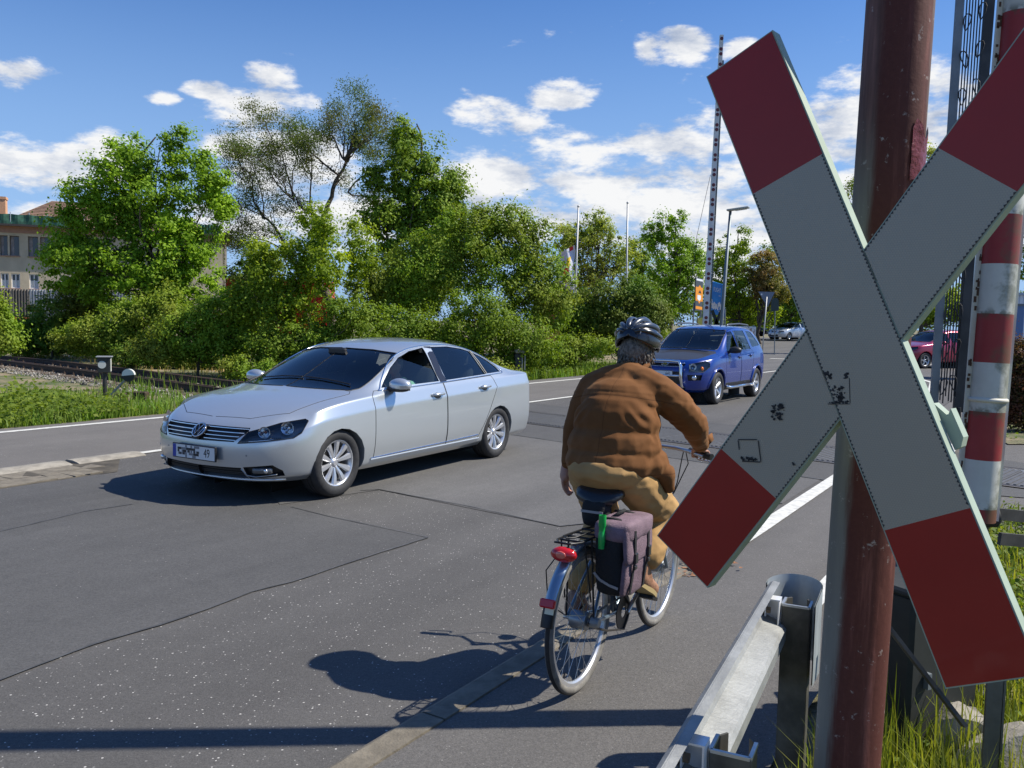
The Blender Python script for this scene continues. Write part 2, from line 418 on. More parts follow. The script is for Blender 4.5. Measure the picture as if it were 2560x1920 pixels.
def strip(name, pts, w, m, z, kind='structure', jit=0.0):
    """a ribbon lying on the road along pts"""
    pts = [Vector((p[0], p[1], 0)) for p in pts]; vs = []
    P2 = []
    for a, b in zip(pts[:-1], pts[1:]):
        n = max(1, int((b-a).length/(.12 if jit else 4))); P2 += [a.lerp(b, i/n) for i in range(n)]
    P2.append(pts[-1])
    if jit:
        nx = 0
        for i, p in enumerate(P2): nx = nx*.8+RND.uniform(-jit, jit); P2[i] = p+Vector((nx, nx*.5, 0))
    n = len(P2)
    for i, p in enumerate(P2):
        d = (P2[min(i+1, n-1)]-P2[max(i-1, 0)]).normalized(); s_ = Vector((d.y, -d.x, 0)); ww = w*(RND.uniform(.45, 1.2) if jit else 1)/2
        for sgn in (-1, 1):
            q = p+s_*ww*sgn; vs.append((q.x, q.y, z+relief(q.x, q.y)))
    fs = [(2*i, 2*i+1, 2*i+3, 2*i+2) for i in range(n-1)]
    me = bpy.data.meshes.new(name); me.from_pydata(vs, [], fs); me.update(); o = link_mesh(name, me, m)
    if me.polygons[0].normal.z < 0: me.flip_normals()
    o['kind'] = kind; return o
strip('edge_line_far', [W(S0, -12.25), W(6, -12.28), W(14, -12.1), W(22.7, -11.95), W(33, -11.6)], .14, PAINT, .005)
strip('edge_line_middle', [W(6.25, -9.24), W(9, -9.22), W(22, -9.12), W(33, -8.8)], .13, PAINT, .0095)
strip('edge_line_near', [W(5.75, -1.99), W(7, -1.98), W(12, -1.98), W(20, -2.2), W(30, -3.2), W(36, -5.0)], .14, PAINT, .0095)
strip('edge_line_sidewalk', [W(4.9, -1.12), W(14, -1.1)], .12, PAINT, .066)
strip('stop_line', [(13.5, 45), (23, 39.5)], .5, PAINT, .004)
strip('give_way_line', [(26, 42), (40, 47)], .3, PAINT, .004)
strip('tar_seam', [G(*p) for p in smooth_px[:8]], .022, SEAM, .0075, jit=.006)
strip('tar_seam', [G(*p) for p in smooth_px[7:]], .02, SEAM, .0075, jit=.004)
strip('tar_seam', [G(900, 1228), G(949, 1225), G(1180, 1268), G(1400, 1317), W(8.2, -2.1)], .022, SEAM, .0085, jit=.004)
strip('tar_seam', [PT(PN-1.25, -9.2), PT(PN-1.25, -1.95)], .03, SEAM, .0088, jit=.003)
strip('tar_seam', [PT(PF+1.25, -9.2), PT(PF+1.25, -1.95)], .03, SEAM, .0088, jit=.003)
strip('tar_seam', [W(6.2, -9.33), W(16, -9.33)], .02, SEAM, .003, jit=.003)
strip('tar_seam', [G(*p) for p in ((1690, 1480), (1780, 1500), (1870, 1523), (2000, 1560))], .02, SEAM, .014, jit=.004)
strip('tar_seam', [G(0, 1330), G(210, 1280), G(330, 1262)], .02, SEAM, .0075, jit=.006)

# gutter of worn kerb stones and broken slabs on the far side
gut = empty('gutter'); gut['kind'] = 'structure'
for i in range(17):
    s0 = 6.25-.9*(i+1)+.06; s1 = 6.25-.9*i
    b = MB(); prof = [(-9.34, -.05), (-9.34, .012), (-9.31, .03), (-9.2, .034), (-9.1, .02), (-9.05, .006), (-9.05, -.05)]
    vs = [W(s, t+RND.uniform(-.008, .008), z) for s in (s0+.008, s1-.008) for t, z in prof]; n = len(prof)
    b.add(vs, [(j, j+1, n+j+1, n+j) for j in range(n-1)]+[tuple(range(n)), tuple(range(2*n-1, n-1, -1))])
    b.build('kerb_stone', CONC2, gut, math.radians(50))
for i in range(30):
    for r in range(2):
        L = .5; s1 = 6.0-L*i-(.22 if r else 0)-(0.35*(2-r) if i == 0 else 0); s0 = s1-L+RND.uniform(.012, .04)
        t0, t1 = (-9.04, -8.72) if r == 0 else (-8.70, -8.38+RND.uniform(-.02, .015))
        tl = RND.uniform(-.008, .008); b = MB(); J = lambda: RND.uniform(-.02, .02)
        if i == 0 and r == 1: s1 -= .3
        q = [(s0+J(), t0+J()*.3), (s1+J(), t0+J()*.3), (s1+J(), t1+J()*.6), (s0+J(), t1+J()*.6)]
        if RND.random() < .45: q.insert(3, ((s0+s1)/2+J()*3, t1-.03+J()))
        zt = [.010+tl+RND.uniform(-.005, .006) for _ in q]; n = len(q)
        b.add([W(s, t, -.05) for s, t in q]+[W(s, t, z) for (s, t), z in zip(q, zt)], [tuple(range(n, 2*n))]+[(j, (j+1) % n, n+(j+1) % n, n+j) for j in range(n)])
        b.build('paving_slab', CONC, gut)
sheet('gutter_bed', [W(S0, -9.34), W(6.1, -9.34), W(5.4, -8.33), W(S0, -8.33)], mat('joint_dirt', (.07, .06, .045), .95, var=.4, space='World'), .0045)
# kerb stones along the near sidewalk
kb = empty('kerb'); kb['kind'] = 'structure'
for i in range(11):
    s0, s1 = 5.72-1.0*(i+1)+.006, 5.72-1.0*i-.006
    b = MB(); ks = [s0+(s1-s0)*k/4 for k in range(5)]; prof = [(-2.145, -.05, 0), (-2.14, .0, 1), (-2.115, .0, 2), (-2.005, .0, 2), (-2.0, -.05, 0)]
    vs = []
    for s in ks:
        z = walk_z(s)+.006
        for (t, zz, k) in prof: vs.append(W(s, t, -.05 if k == 0 else (z-.012 if k == 1 else z)))
    n = 5; fs = [(a*n+j, a*n+j+1, (a+1)*n+j+1, (a+1)*n+j) for a in range(4) for j in range(4)]+[tuple(range(n)), tuple(range(4*n+n-1, 4*n-1, -1))]
    b.add(vs, fs); b.build('kerb_stone', CONC, kb)
fl = MB(); rr = random.Random(4)
for i in range(260):
    s = 5.75+rr.gauss(0, .18); t = -1.98+rr.gauss(0, .07); a = rr.uniform(0, 6.28); l = rr.uniform(.01, .035); w_ = l*.45
    c = W(s, t, .014+rr.random()*.012); d = Vector((math.cos(a), math.sin(a), rr.uniform(-.3, .3)))*l; e = Vector((-math.sin(a), math.cos(a), rr.uniform(-.3, .3)))*w_
    fl.add([c-d, c-e, c+d, c+e], [(0, 1, 2, 3)])
o = fl.build('leaf_litter', mat('dead_leaves', (.28, .13, .06), .9, var=.4, vscale=30)); o['kind'] = 'stuff'

# ------------------------------------------------------------------ railway
RUST = mat('rail_rust', (.055, .033, .022), .7, .2, var=.4, vscale=12, bump=.4, bscale=60)
RTOP = mat('rail_dark_steel', (.10, .085, .075), .45, .7, var=.3)
track = empty('railway_track'); track['kind'] = 'structure'
def curve_pts(ctrl, n=10):
    out = []
    c = [ctrl[0]]+list(ctrl)+[ctrl[-1]]
    for i in range(1, len(c)-2):
        for k in range(n):
            u = k/n; p0, p1, p2, p3 = c[i-1:i+3]
            out.append(.5*((2*p1)+(-p0+p2)*u+(2*p0-5*p1+4*p2-p3)*u*u+(-p0+3*p1-3*p2+p3)*u**3))
    out.append(ctrl[-1]); return out
eR = 16.0
far = [Vector((-60, 52, 0)), Vector((-36, 42.4, 0)), G(0, 889), G(234, 912), G(633, 958), PE(PF, -8.5), PE(PF, -6), PE(PF, 0), PE(PF, eR)]
near = []
fc = curve_pts(far)
nrm = []
def offset(c, d):
    out = []
    for i, p in enumerate(c):
        t = (c[min(i+1, len(c)-1)]-c[max(i-1, 0)]).normalized(); out.append(p+Vector((t.y, -t.x, 0))*d)
    return out
nc = offset(fc, 1.36)
def rail(c, name='rail', hgt=.16, z=0.0, parent=track):
    b = MB(); prof = [(-.07, -hgt), (-.07, -hgt+.012), (-.01, -hgt+.03), (-.01, -.04), (-.035, -.03), (-.035, -.004), (.035, -.004), (.035, -.03), (.01, -.04), (.01, -hgt+.03), (.07, -hgt+.012), (.07, -hgt)]
    vs = []
    for i, p in enumerate(c):
        t = (c[min(i+1, len(c)-1)]-c[max(i-1, 0)]).normalized(); s_ = Vector((t.y, -t.x, 0))
        for a, h in prof: vs.append(p+s_*a+Vector((0, 0, h+z)))
    n = len(prof); fs = []
    for i in range(len(c)-1):
        for j in range(n): fs.append((i*n+j, i*n+(j+1) % n, (i+1)*n+(j+1) % n, (i+1)*n+j))
    b.add(vs, fs); return b.build(name, RUST, parent)
rail(fc); rail(nc)
left_part = [p for p in fc if p.x < -4.5]
rail(offset(left_part, -.24), 'switch_rail', .14, -.02); rail(offset([p for p in fc if p.x < -6], 1.36-.3), 'switch_rail', .14, -.02)
SLP = mat('sleeper_wood', (.085, .062, .045), .9, var=.35, vscale=5, bump=.6, bscale=30)
acc = 0; last = fc[0]; k = 0; slp_me = None; clip_me = None
WHT = mat('white_porcelain', (.7, .68, .62), .4)
for i, p in enumerate(curve_pts(far, 40)):
    acc += (p-last).length; t = (p-last); last = p
    if acc < .66 or p.x < -30 or p.x > -3.2: continue
    acc = 0; t.normalize(); s_ = Vector((t.y, -t.x, 0)); ang = math.atan2(s_.y, s_.x)
    if slp_me is None:
        o = MB().box((0, 0, -.075), (2.6, .24, .15), bev=.012).build('sleeper', SLP, track); slp_me = o.data
        b = MB()
        for a in (-.14, .14): b.box((a, 0, .02), (.05, .09, .04)); b.cyl((a, .0, .03), (a, 0, .075), .014, seg=6)
        clip_me = b.build('rail_clip', RUST, o).data
        oc = o.children[0]; oc.location = (.68, 0, 0)
        first = o
    else:
        o = bpy.data.objects.new('sleeper', slp_me); COL.objects.link(o); o.parent = track
        oc = bpy.data.objects.new('rail_clip', clip_me); COL.objects.link(oc); oc.parent = o; oc.location = (.68, 0, 0)
    o2 = bpy.data.objects.new('rail_clip', clip_me); COL.objects.link(o2); o2.parent = o; o2.location = (-.68, 0, 0)
    if k % 3 == 0:
        b = MB()
        for dx in (-.04, .04): b.cyl((dx, 0, 0), (dx, 0, .09), .02, .012, 6)
        w_ = b.build('insulator_pin', WHT, o); w_.location = (.35, 0, 0)
    q = p+s_*.68; o.location = (q.x, q.y, -.155); o.rotation_euler = (0, 0, ang); k += 1
# ballast
def ballast(name, n, fn, m, smin=.02, smax=.05):
    rr = np.random.RandomState(3); vs = []; fs = []
    base = np.array([(1, 0, 0), (-1, 0, 0), (0, 1, 0), (0, -1, 0), (0, 0, 1), (0, 0, -1)], float)
    f0 = [(0, 2, 4), (2, 1, 4), (1, 3, 4), (3, 0, 4), (2, 0, 5), (1, 2, 5), (3, 1, 5), (0, 3, 5)]
    for i in range(n):
        c = fn(rr); r = rr.uniform(smin, smax)*np.array([1, .8, .6])*rr.uniform(.7, 1.3, 3)
        q, _ = np.linalg.qr(rr.normal(size=(3, 3))); v = (base*r*rr.uniform(.8, 1.2, (6, 1)))@q + c
        b = len(vs); vs += v.tolist(); fs += [(a+b, bb+b, c_+b) for a, bb, c_ in f0]
    me = bpy.data.meshes.new(name); me.from_pydata(vs, [], fs); me.update(); o = link_mesh(name, me, m); o['kind'] = 'stuff'; return o
STONE = mat('ballast_stone', (.24, .215, .18), .9, var=.5, vscale=3, col2=(.42, .39, .34), space='World')
lp = [p for p in curve_pts(far, 20) if -24 < p.x < -1.5]
def bfn(rr):
    p = lp[rr.randint(len(lp))]; d = rr.uniform(-.7, 2.5); t = np.array([.75, -.66]); n = np.array([-.66, -.75])
    q = np.array([p.x, p.y])+n*d+t*rr.uniform(-.5, .5)
    s, tt = ST(Vector((*q, 0)))
    if tt > -13.6: return bfn(rr)
    return np.array([q[0], q[1], -.2+rr.uniform(0, .03) - (0 if d < 3.2 else .02)])
ballast('ballast', 6500, bfn, STONE)
# rubber panels of the crossing
def rubber(name, ang):
    m = bpy.data.materials.new(name); m.use_nodes = True; t = NT(m.node_tree); b = t.n['Principled BSDF']
    b.inputs['Roughness'].default_value = .55
    pos = t.new('ShaderNodeTexCoord').outputs['Object']
    nrm_ = t.noise(pos, 6, 4); t.l.new(t.mix(nrm_, (.06, .06, .062), (.12, .12, .12)), b.inputs['Base Color']); return m
RUB = rubber('ribbed_rubber', 0)
cr = empty('level_crossing_panels'); cr['kind'] = 'structure'
pan_me = None; eP = -9.2
e_l = PT(PN, -9.3).dot(E_); e_r = PT(PN, 1.5).dot(E_)
n_p = int((e_r-e_l)/.9)
for i in range(n_p):
    if pan_me is None:
        b = MB(); wd = PF-PN-.17
        b.box((0, 0, -.03), (.885, wd, .06))
        for k in range(13): b.box((-.41+.068*k, 0, .003), (.03, wd-.03, .012))
        o = b.build('rubber_panel', RUB, cr); pan_me = o.data
    else: o = bpy.data.objects.new('rubber_panel', pan_me); COL.objects.link(o); o.parent = cr
    q = PE((PN+PF)/2, e_l+.9*(i+.5)); o.location = (q.x, q.y, .006); o.rotation_euler = (0, 0, math.atan2(E_.y, E_.x))
for p_ in (PN, PF):
    q0, q1 = PE(p_, e_l), PE(p_, e_r); strip('rail_head', [q0, q1], .06, RTOP, .0125)

# ------------------------------------------------------------------ level crossing sign (close) on its mast
RED = mat('sign_red_film', (.27, .010, .005), .35, var=.10, vscale=2.0, spec=.35, coat=.15)
def white_film():
    m = bpy.data.materials.new('sign_white_film'); m.use_nodes = True; t = NT(m.node_tree); b = t.n['Principled BSDF']
    b.inputs['Roughness'].default_value = .32; b.inputs['Coat Weight'].default_value = .35; b.inputs['Coat Roughness'].default_value = .18
    pos = t.new('ShaderNodeTexCoord').outputs['Object']
    vo = t.new('ShaderNodeTexVoronoi', feature='DISTANCE_TO_EDGE'); vo.inputs['Scale'].default_value = 1.0; vo.inputs['Randomness'].default_value = 0
    # hexagonal cells: shear a regular lattice
    mp = t.new('ShaderNodeMapping'); t.l.new(pos, mp.inputs[0]); mp.inputs['Scale'].default_value = (190, 190, 1)
    hx = t.new('ShaderNodeSeparateXYZ'); t.l.new(mp.outputs[0], hx.inputs[0])
    r3 = 3**.5
    def cell(ox, oy):
        a = t.math('SUBTRACT', t.math('WRAP', t.math('ADD', hx.outputs[0], ox), 1.0, 0.0), .5)
        bq = t.math('SUBTRACT', t.math('WRAP', t.math('ADD', hx.outputs[1], oy), r3, 0.0), r3/2)
        return t.math('ADD', t.math('MULTIPLY', a, a), t.math('MULTIPLY', bq, bq))
    d = t.math('SQRT', t.math('MINIMUM', cell(0, 0), cell(.5, r3/2)))
    edge = t.ramp(d, .40, .54)
    dirt = t.noise(pos, 5, 6, .65); g = t.math('MULTIPLY_ADD', dirt, .25, .0)
    c = t.mix(g, (.335, .300, .225), (.255, .23, .175)); c = t.mix(t.math('MULTIPLY', edge, .42), c, (.15, .155, .15))
    t.l.new(c, b.inputs['Base Color'])
    bn = t.new('ShaderNodeBump'); bn.inputs['Strength'].default_value = .25; bn.inputs['Distance'].default_value = .002
    t.l.new(t.math('SUBTRACT', t.noise(pos, 9, 3), t.math('MULTIPLY', edge, .3)), bn.inputs['Height']); t.l.new(bn.outputs[0], b.inputs['Normal']); return m
WFILM = white_film()
ALU = mat('sign_rim_pale_green', (.30, .37, .29), .6, var=.08, vscale=8)
nS = Vector((-.669, -.743, .0175)).normalized(); exS = Vector((.7431, -.6692, 0)); eyS = exS.cross(nS)
if eyS.z < 0: eyS = -eyS
cS = nS.dot(ray(2130, 830)*1.75)      # sign plane, relative to the camera
def SP(a, b, c=0.0): return Vector((0, 0, H)) + exS*a + eyS*b + nS*(cS+c)
xs = empty('crossing_sign', SP(-.663, .02, 0), 0, 'big red and white saltire crossing sign in close-up, its reflective film scuffed', 'crossing sign')
xs.rotation_euler = Matrix((exS, eyS, nS)).transposed().to_euler()
def q2(a, b): return Vector((a+.663, b-.02))
a1, a2 = Vector((.4188, -.9081)), Vector((.5626, .8267))
cen = Vector((0, 0))
# arm 1: upper left to lower right
n1 = Vector((-a1.y, a1.x)); n2 = Vector((-a2.y, a2.x))
c1 = q2(-.661, .018); hw = .0862
def arm(c, d, n, L0, L1, r0, r1, nm, zoff):
    th = .036; bv = .006; parts = []
    def P3(u, w, z): p = c+d*u+n*w; return Vector((p.x, p.y, z))
    bb = MB()
    bb.add([P3(u, w, z) for z in (-th, -.001) for u, w in ((L0, -hw), (L1, -hw), (L1, hw), (L0, hw))], [(3, 2, 1, 0), (4, 5, 6, 7), (0, 1, 5, 4), (1, 2, 6, 5), (2, 3, 7, 6), (3, 0, 4, 7)])
    o = bb.build('arm', ALU, xs); o.location.z = zoff
    for u0, u1, m, nme in ((L0+.003, r0, RED, 'red_end'), (r0, r1, WFILM, 'white_film'), (r1, L1-.003, RED, 'red_end')):
        b = MB(); w_ = hw-.003
        b.add([P3(u, w, z) for z in (-.0005, .0008) for u, w in ((u0, -w_), (u1, -w_), (u1, w_), (u0, w_))], [(3, 2, 1, 0), (4, 5, 6, 7), (0, 1, 5, 4), (1, 2, 6, 5), (2, 3, 7, 6), (3, 0, 4, 7)])
        b.build(nme, m, o)
        if m is WFILM:      # pinked dark edge of the film
            b = MB(); nt = int((u1-u0)/.0085)
            for sgn in (-1, 1):
                for k in range(nt):
                    ua = u0+k*.0085
                    b.add([P3(ua, sgn*w_, .0012), P3(ua+.0085, sgn*w_, .0012), P3(ua+.004, sgn*(w_-.0042), .0012)], [(0, 1, 2)])
            e = b.build('film_edge', mat('film_edge_dark', (.03, .03, .03), .6), o)
    # folded channel behind
    b = MB(); b.add([P3(u, w, z) for z in (-th-.014, -th) for u, w in ((L0+.2, -.03), (L1-.2, -.03), (L1-.2, .03), (L0+.2, .03))], [(3, 2, 1, 0), (4, 5, 6, 7), (0, 1, 5, 4), (1, 2, 6, 5), (2, 3, 7, 6), (3, 0, 4, 7)])
    b.build('back_channel', ALU, o); return o
la = (q2(-.944, .6325)-c1).dot(a1); lb = (q2(-.365, -.62)-c1).dot(a1)
ra = (q2(-.82, .354)-c1).dot(a1); rb = (q2(-.501, -.338)-c1).dot(a1)
arm(c1, a1, n1, la, lb, ra, rb, 'a', 0)
c2 = q2(-.661, .016)
lc = (q2(-1.027, -.5315)-c2).dot(a2); rc = (q2(-.8745, -.2955)-c2).dot(a2); rd = (q2(-.445, .3275)-c2).dot(a2)
arm(c2, a2, n2, lc, lc*-1.0, rc, rd, 'b', -.0018)
# scratched sticker remains and marker rectangle
b = MB(); rr = random.Random(11)
def Z2(px, py):
    r = ray(px, py); t = cS/nS.dot(r); v = r*t; return Vector((v.dot(exS)+.663, v.dot(eyS)-.02))
def blot(cx, cy, wx, wy, n):
    for i in range(n):
        p = Z2(cx+rr.uniform(-wx, wx), cy+rr.uniform(-wy, wy)); k = rr.randint(4, 7); r = rr.uniform(.0008, .0042)
        b.add([(p.x+r*rr.uniform(.4, 1.8)*math.cos(6.28*j/k), p.y+r*rr.uniform(.4, 1.5)*math.sin(6.28*j/k), .0014) for j in range(k)], [tuple(range(k))])
def pline(pts, w=.0012):
    q = [Z2(*p) for p in pts]
    for u_, v_ in zip(q[:-1], q[1:]):
        d = (v_-u_).normalized(); n = Vector((-d.y, d.x))*w
        b.add([(*(u_-n), .0014), (*(v_-n), .0014), (*(v_+n), .0014), (*(u_+n), .0014)], [(0, 1, 2, 3)])
blot(1945, 1030, 16, 20, 46); blot(2096, 984, 16, 18, 30); blot(2072, 938, 10, 6, 14); blot(2100, 1006, 26, 3, 16); blot(1870, 1148, 20, 5, 22); blot(2117, 940, 5, 8, 8); blot(1982, 1160, 4, 5, 3)
pline([(1846, 1099), (1893, 1099)]); pline([(1896, 1101), (1903, 1154)]); pline([(1902, 1155), (1856, 1153)]); pline([(1846, 1101), (1849, 1124)]); pline([(2124, 945), (2126, 1008)], .0008); pline([(2126, 1010), (2070, 1010)], .0008)
b.build('sticker_residue', mat('sticker_black', (.02, .02, .02), .7), xs)['kind'] = 'stuff'
b = MB(); qb = [Z2(*p) for p in ((2318, 1010), (2354, 1042), (2362, 1024), (2394, 1097), (2388, 1122), (2372, 1130))]
b.prism([(p.x, p.y) for p in qb], lambda a, c, d: Vector((a, c, d)), -.075, -.040)
b.build('mounting_bracket', ALU, xs)

# mast behind the sign
def pole_mat():
    m = bpy.data.materials.new('weathered_red_paint'); m.use_nodes = True; t = NT(m.node_tree); b = t.n['Principled BSDF']
    b.inputs['Roughness'].default_value = .72; b.inputs['Specular IOR Level'].default_value = .25
    tc = t.new('ShaderNodeTexCoord'); pos = tc.outputs['Object']; sp_ = t.new('ShaderNodeSeparateXYZ'); t.l.new(pos, sp_.inputs[0])
    ang = t.math('ARCTAN2', sp_.outputs[1], sp_.outputs[0])
    st = t.new('ShaderNodeMapping'); t.l.new(pos, st.inputs[0]); st.inputs['Scale'].default_value = (14, 14, 1.2)
    streak = t.noise(st.outputs[0], 1.5, 7, .65); fine = t.noise(pos, 90, 4, .7)
    # paint chalked and washed off on the left flank
    left = t.math('LESS_THAN', sp_.outputs[0], -.030)
    lf = t.ramp(t.math('ADD', t.math('MULTIPLY', sp_.outputs[0], -1.0), t.math('MULTIPLY', t.math('SUBTRACT', streak, .5), .05)), .047, .064)
    lit_right = t.ramp(t.math('ADD', sp_.outputs[0], t.math('MULTIPLY', t.math('SUBTRACT', streak, .5), .06)), .05, .066)  # light on the right edge put into the colour, mostly high up
    hi = t.ramp(sp_.outputs[2], 1.9, 2.2)
    wear_and_lit = t.math('MAXIMUM', t.math('MULTIPLY', lf, t.math('SUBTRACT', 1, t.math('MULTIPLY', hi, .8))), t.math('MULTIPLY', lit_right, t.math('MULTIPLY_ADD', hi, .85, .05)))
    red = t.mix(fine, (.070, .020, .015), (.115, .038, .029)); red = t.mix(t.ramp(streak, .5, .75), red, (.24, .09, .07))
    grey = t.mix(streak, (.12, .115, .10), (.27, .26, .22))
    c = t.mix(wear_and_lit, red, grey)
    c = t.mix(t.math('MULTIPLY', t.ramp(t.noise(pos, 38, 5, .7), .62, .7), .5), c, (.5, .46, .42))
    t.l.new(c, b.inputs['Base Color'])
    bn = t.new('ShaderNodeBump'); bn.inputs['Strength'].default_value = .3; bn.inputs['Distance'].default_value = .003
    t.l.new(t.noise(pos, 60, 5, .7), bn.inputs['Height']); t.l.new(bn.outputs[0], b.inputs['Normal']); return m
pA = at(2116, 1920, 1.93); pB = at(2251, 0, 1.97)
dp = (pB-pA).normalized(); base = pA-dp*(pA.z/dp.z)
L = 4.3
b = MB(); b.lathe([(.001, -.1), (.0725, -.1), (.0725, 1.0), (.0715, 2.0), (.0715, L), (.06, L+.02), (.001, L+.03)], seg=48)
pole = b.build('signal_mast', pole_mat(), None, math.radians(40)); pole.location = base; pole.rotation_euler = dp.to_track_quat('Z', 'Y').to_euler()
pole.rotation_mode = 'QUATERNION'; pole.rotation_quaternion = Vector((0, 0, 1)).rotation_difference(dp)
tag(pole, 'thick round mast in weathered dark red paint directly behind the big crossing sign', 'mast')
tp = MB(); zt = at(2225, 452, 1.9).z
rt = random.Random(9); vs = []
for i in range(15):
    for j in range(9):
        a = -1.35+1.75*i/14; r_ = .0735+rt.uniform(0, .0028); vs.append((r_*math.cos(a), r_*math.sin(a), .115*j/8+.02*math.sin(i*.9)*(j/8)+rt.uniform(-.004, .004)))
tp.add(vs, [(i*9+j, i*9+9+j, i*9+10+j, i*9+1+j) for i in range(14) for j in range(8)])
tpo = tp.build('red_tape', mat('red_tape', (.16, .02, .012), .35, bump=.9, bscale=22), pole, True); tpo.location = (0, 0, (zt-base.z))
# ------------------------------------------------------------------ guardrail
GALV = mat('galvanised_steel', (.50, .52, .52), .42, .75, var=.14, vscale=7, bump=.15, bscale=60)
GALVD = mat('galvanised_dull', (.29, .295, .285), .55, .45, var=.2, vscale=6, bump=.2, bscale=70)
GA, GB_ = G(1640, 1920, .75), G(1926, 1452, .75); GA.z = GB_.z = 0
gU = (GB_-GA).normalized(); gV = Vector((gU.y, -gU.x, 0))
gr = empty('guardrail', GA, math.atan2(gU.y, gU.x), 'galvanised steel crash barrier with rounded end beside the sidewalk', 'guardrail')
def STg(p): q = Vector((p.x, p.y, 0))-GA; return (q.dot(gU), q.dot(gV))
def L3(s, t, z): return (s, -t, z)
gB = STg(GB_); tT = 0.0
prof = [(.030, .748), (.010, .752), (-.004, .742), (-.008, .725), (-.008, .665), (.0, .652), (.062, .628), (.072, .615), (.072, .575), (.062, .562), (.0, .538), (-.008, .525), (-.008, .465), (.0, .45), (.025, .445)]
# q: towards the road is negative; beam behind it seen from the verge
def beam(s0, s1, name, lap=0.0):
    b = MB(); n = len(prof); vs = []
    ns = 12
    for k in range(ns+1):
        s = s0+(s1-s0)*k/ns
        for q, z in prof: vs.append(L3(s, tT-.0+q+lap, z))
    for k in range(ns+1):
        s = s0+(s1-s0)*k/ns
        for q, z in prof: vs.append(L3(s, tT+q+.004+lap, z))
    o = (ns+1)*n; fs = []
    for k in range(ns):
        for j in range(n-1):
            fs.append((k*n+j, k*n+j+1, (k+1)*n+j+1, (k+1)*n+j)); fs.append((o+k*n+j, o+(k+1)*n+j, o+(k+1)*n+j+1, o+k*n+j+1))
    for k in (0, ns): fs += [(k*n+j, k*n+j+1, o+k*n+j+1, o+k*n+j) for j in range(n-1)]
    b.add(vs, fs); return b.build(name, GALVD, gr, math.radians(25))
sEnd = gB[0]-.0
beam(-6.0, sEnd-.0, 'beam')
# rounded nose
b = MB(); path = []
r = .095
path.append((sEnd-.02, tT-.012)); path.append((sEnd+.01, tT-.012))
for k in range(1, 12):
    a = math.pi*k/12; path.append((sEnd+math.sin(a)*.14, tT-.012+r-math.cos(a)*r))
path.append((sEnd, tT-.012+2*r)); path.append((sEnd-.22, tT-.012+2*r)); 
zs = [.75, .735, .6, .47, .44]
th = .004
for side in (0, 1):
    vs = []
    for i, (s, t) in enumerate(path):
        for j, z in enumerate(zs):
            if i >= len(path)-1: z = .75-(.75-z)*.9
            ins = -.012 if j in (0, 4) else 0
            vs.append(L3(s, t+side*th, z))
    n = len(zs); b.add(vs, [(i*n+j, i*n+j+1, (i+1)*n+j+1, (i+1)*n+j) for i in range(len(path)-1) for j in range(n-1)])
b.build('end_nose', mat('galvanised_nose', (.42, .46, .48), .5, .5, var=.15, vscale=6), gr, math.radians(30))
DK = mat('dark_opening', (.012, .013, .014), .8)
GD = mat('guard_post_steel', (.10, .095, .08), .6, .35, var=.35, vscale=9)
def gpost(s, tq=None):
    b = MB(); t0 = (tT+.10) if tq is None else tq-.05; h = .70
    for (x0, y0, x1, y1) in ((-.05, 0, .05, 0), (-.05, 0, -.05, .09), (.05, 0, .05, .09), (-.05, .09, -.03, .12), (.05, .09, .03, .12)):
        p0 = L3(s+y0*.9, t0+.05+x0*.9, 0); p1 = L3(s+y1*.9, t0+.05+x1*.9, 0)
        b.bar(Vector(p0)+Vector((0, 0, h/2-.1)), Vector(p1)+Vector((0, 0, h/2-.1)), .006, h+.2)
    p = b.build('post', GD, gr)
    e = MB()
    for (x0, y0, x1, y1) in ((-.05, 0, .05, 0), (-.05, 0, -.05, .09), (.05, 0, .05, .09)):
        p0 = L3(s+y0*.9, t0+.05+x0*.9, 0); p1 = L3(s+y1*.9, t0+.05+x1*.9, 0)
        e.bar(Vector(p0)+Vector((0, 0, h+.001)), Vector(p1)+Vector((0, 0, h+.001)), .009, .008)
    e.build('post_top_edge', GALV, p)
    k = MB()   # bracket joining beam to post
    tw = max(.05, t0-tT+.0); k.box(L3(s-.01, tT+tw/2, .722), (.05, tw, .005)); k.box(L3(s+.016, tT+tw/2, .68), (.004, tw, .07)); k.box(L3(s, tT+.006, .69), (.07, .004, .06)); k.box(L3(s-.01, t0-.004, .67), (.05, .004, .10)); kk = k.build('bracket', mat('bracket_white_zinc', (.78, .79, .80), .4, .3), gr)
    m = MB(); m.cyl(L3(s-.02, tT+.0, .68), L3(s-.02, tT+.022, .68), .012, seg=6); m.cyl(L3(s+.03, t0+.02, .60), L3(s+.03, t0-.015, .60), .010, seg=6); m.cyl(L3(s+.01, t0+.0, .53), L3(s+.01, t0-.04, .53), .011, seg=6)
    m.build('bolts', mat('rusty_bolt', (.20, .15, .10), .5, .5), gr)['kind'] = 'stuff'
pst = STg(G(1990, 1517, .70)); gpost(*pst); ps2 = STg(G(1825, 1888, .70)); gpost(*ps2); gpost(ps2[0]-1.2, ps2[1])

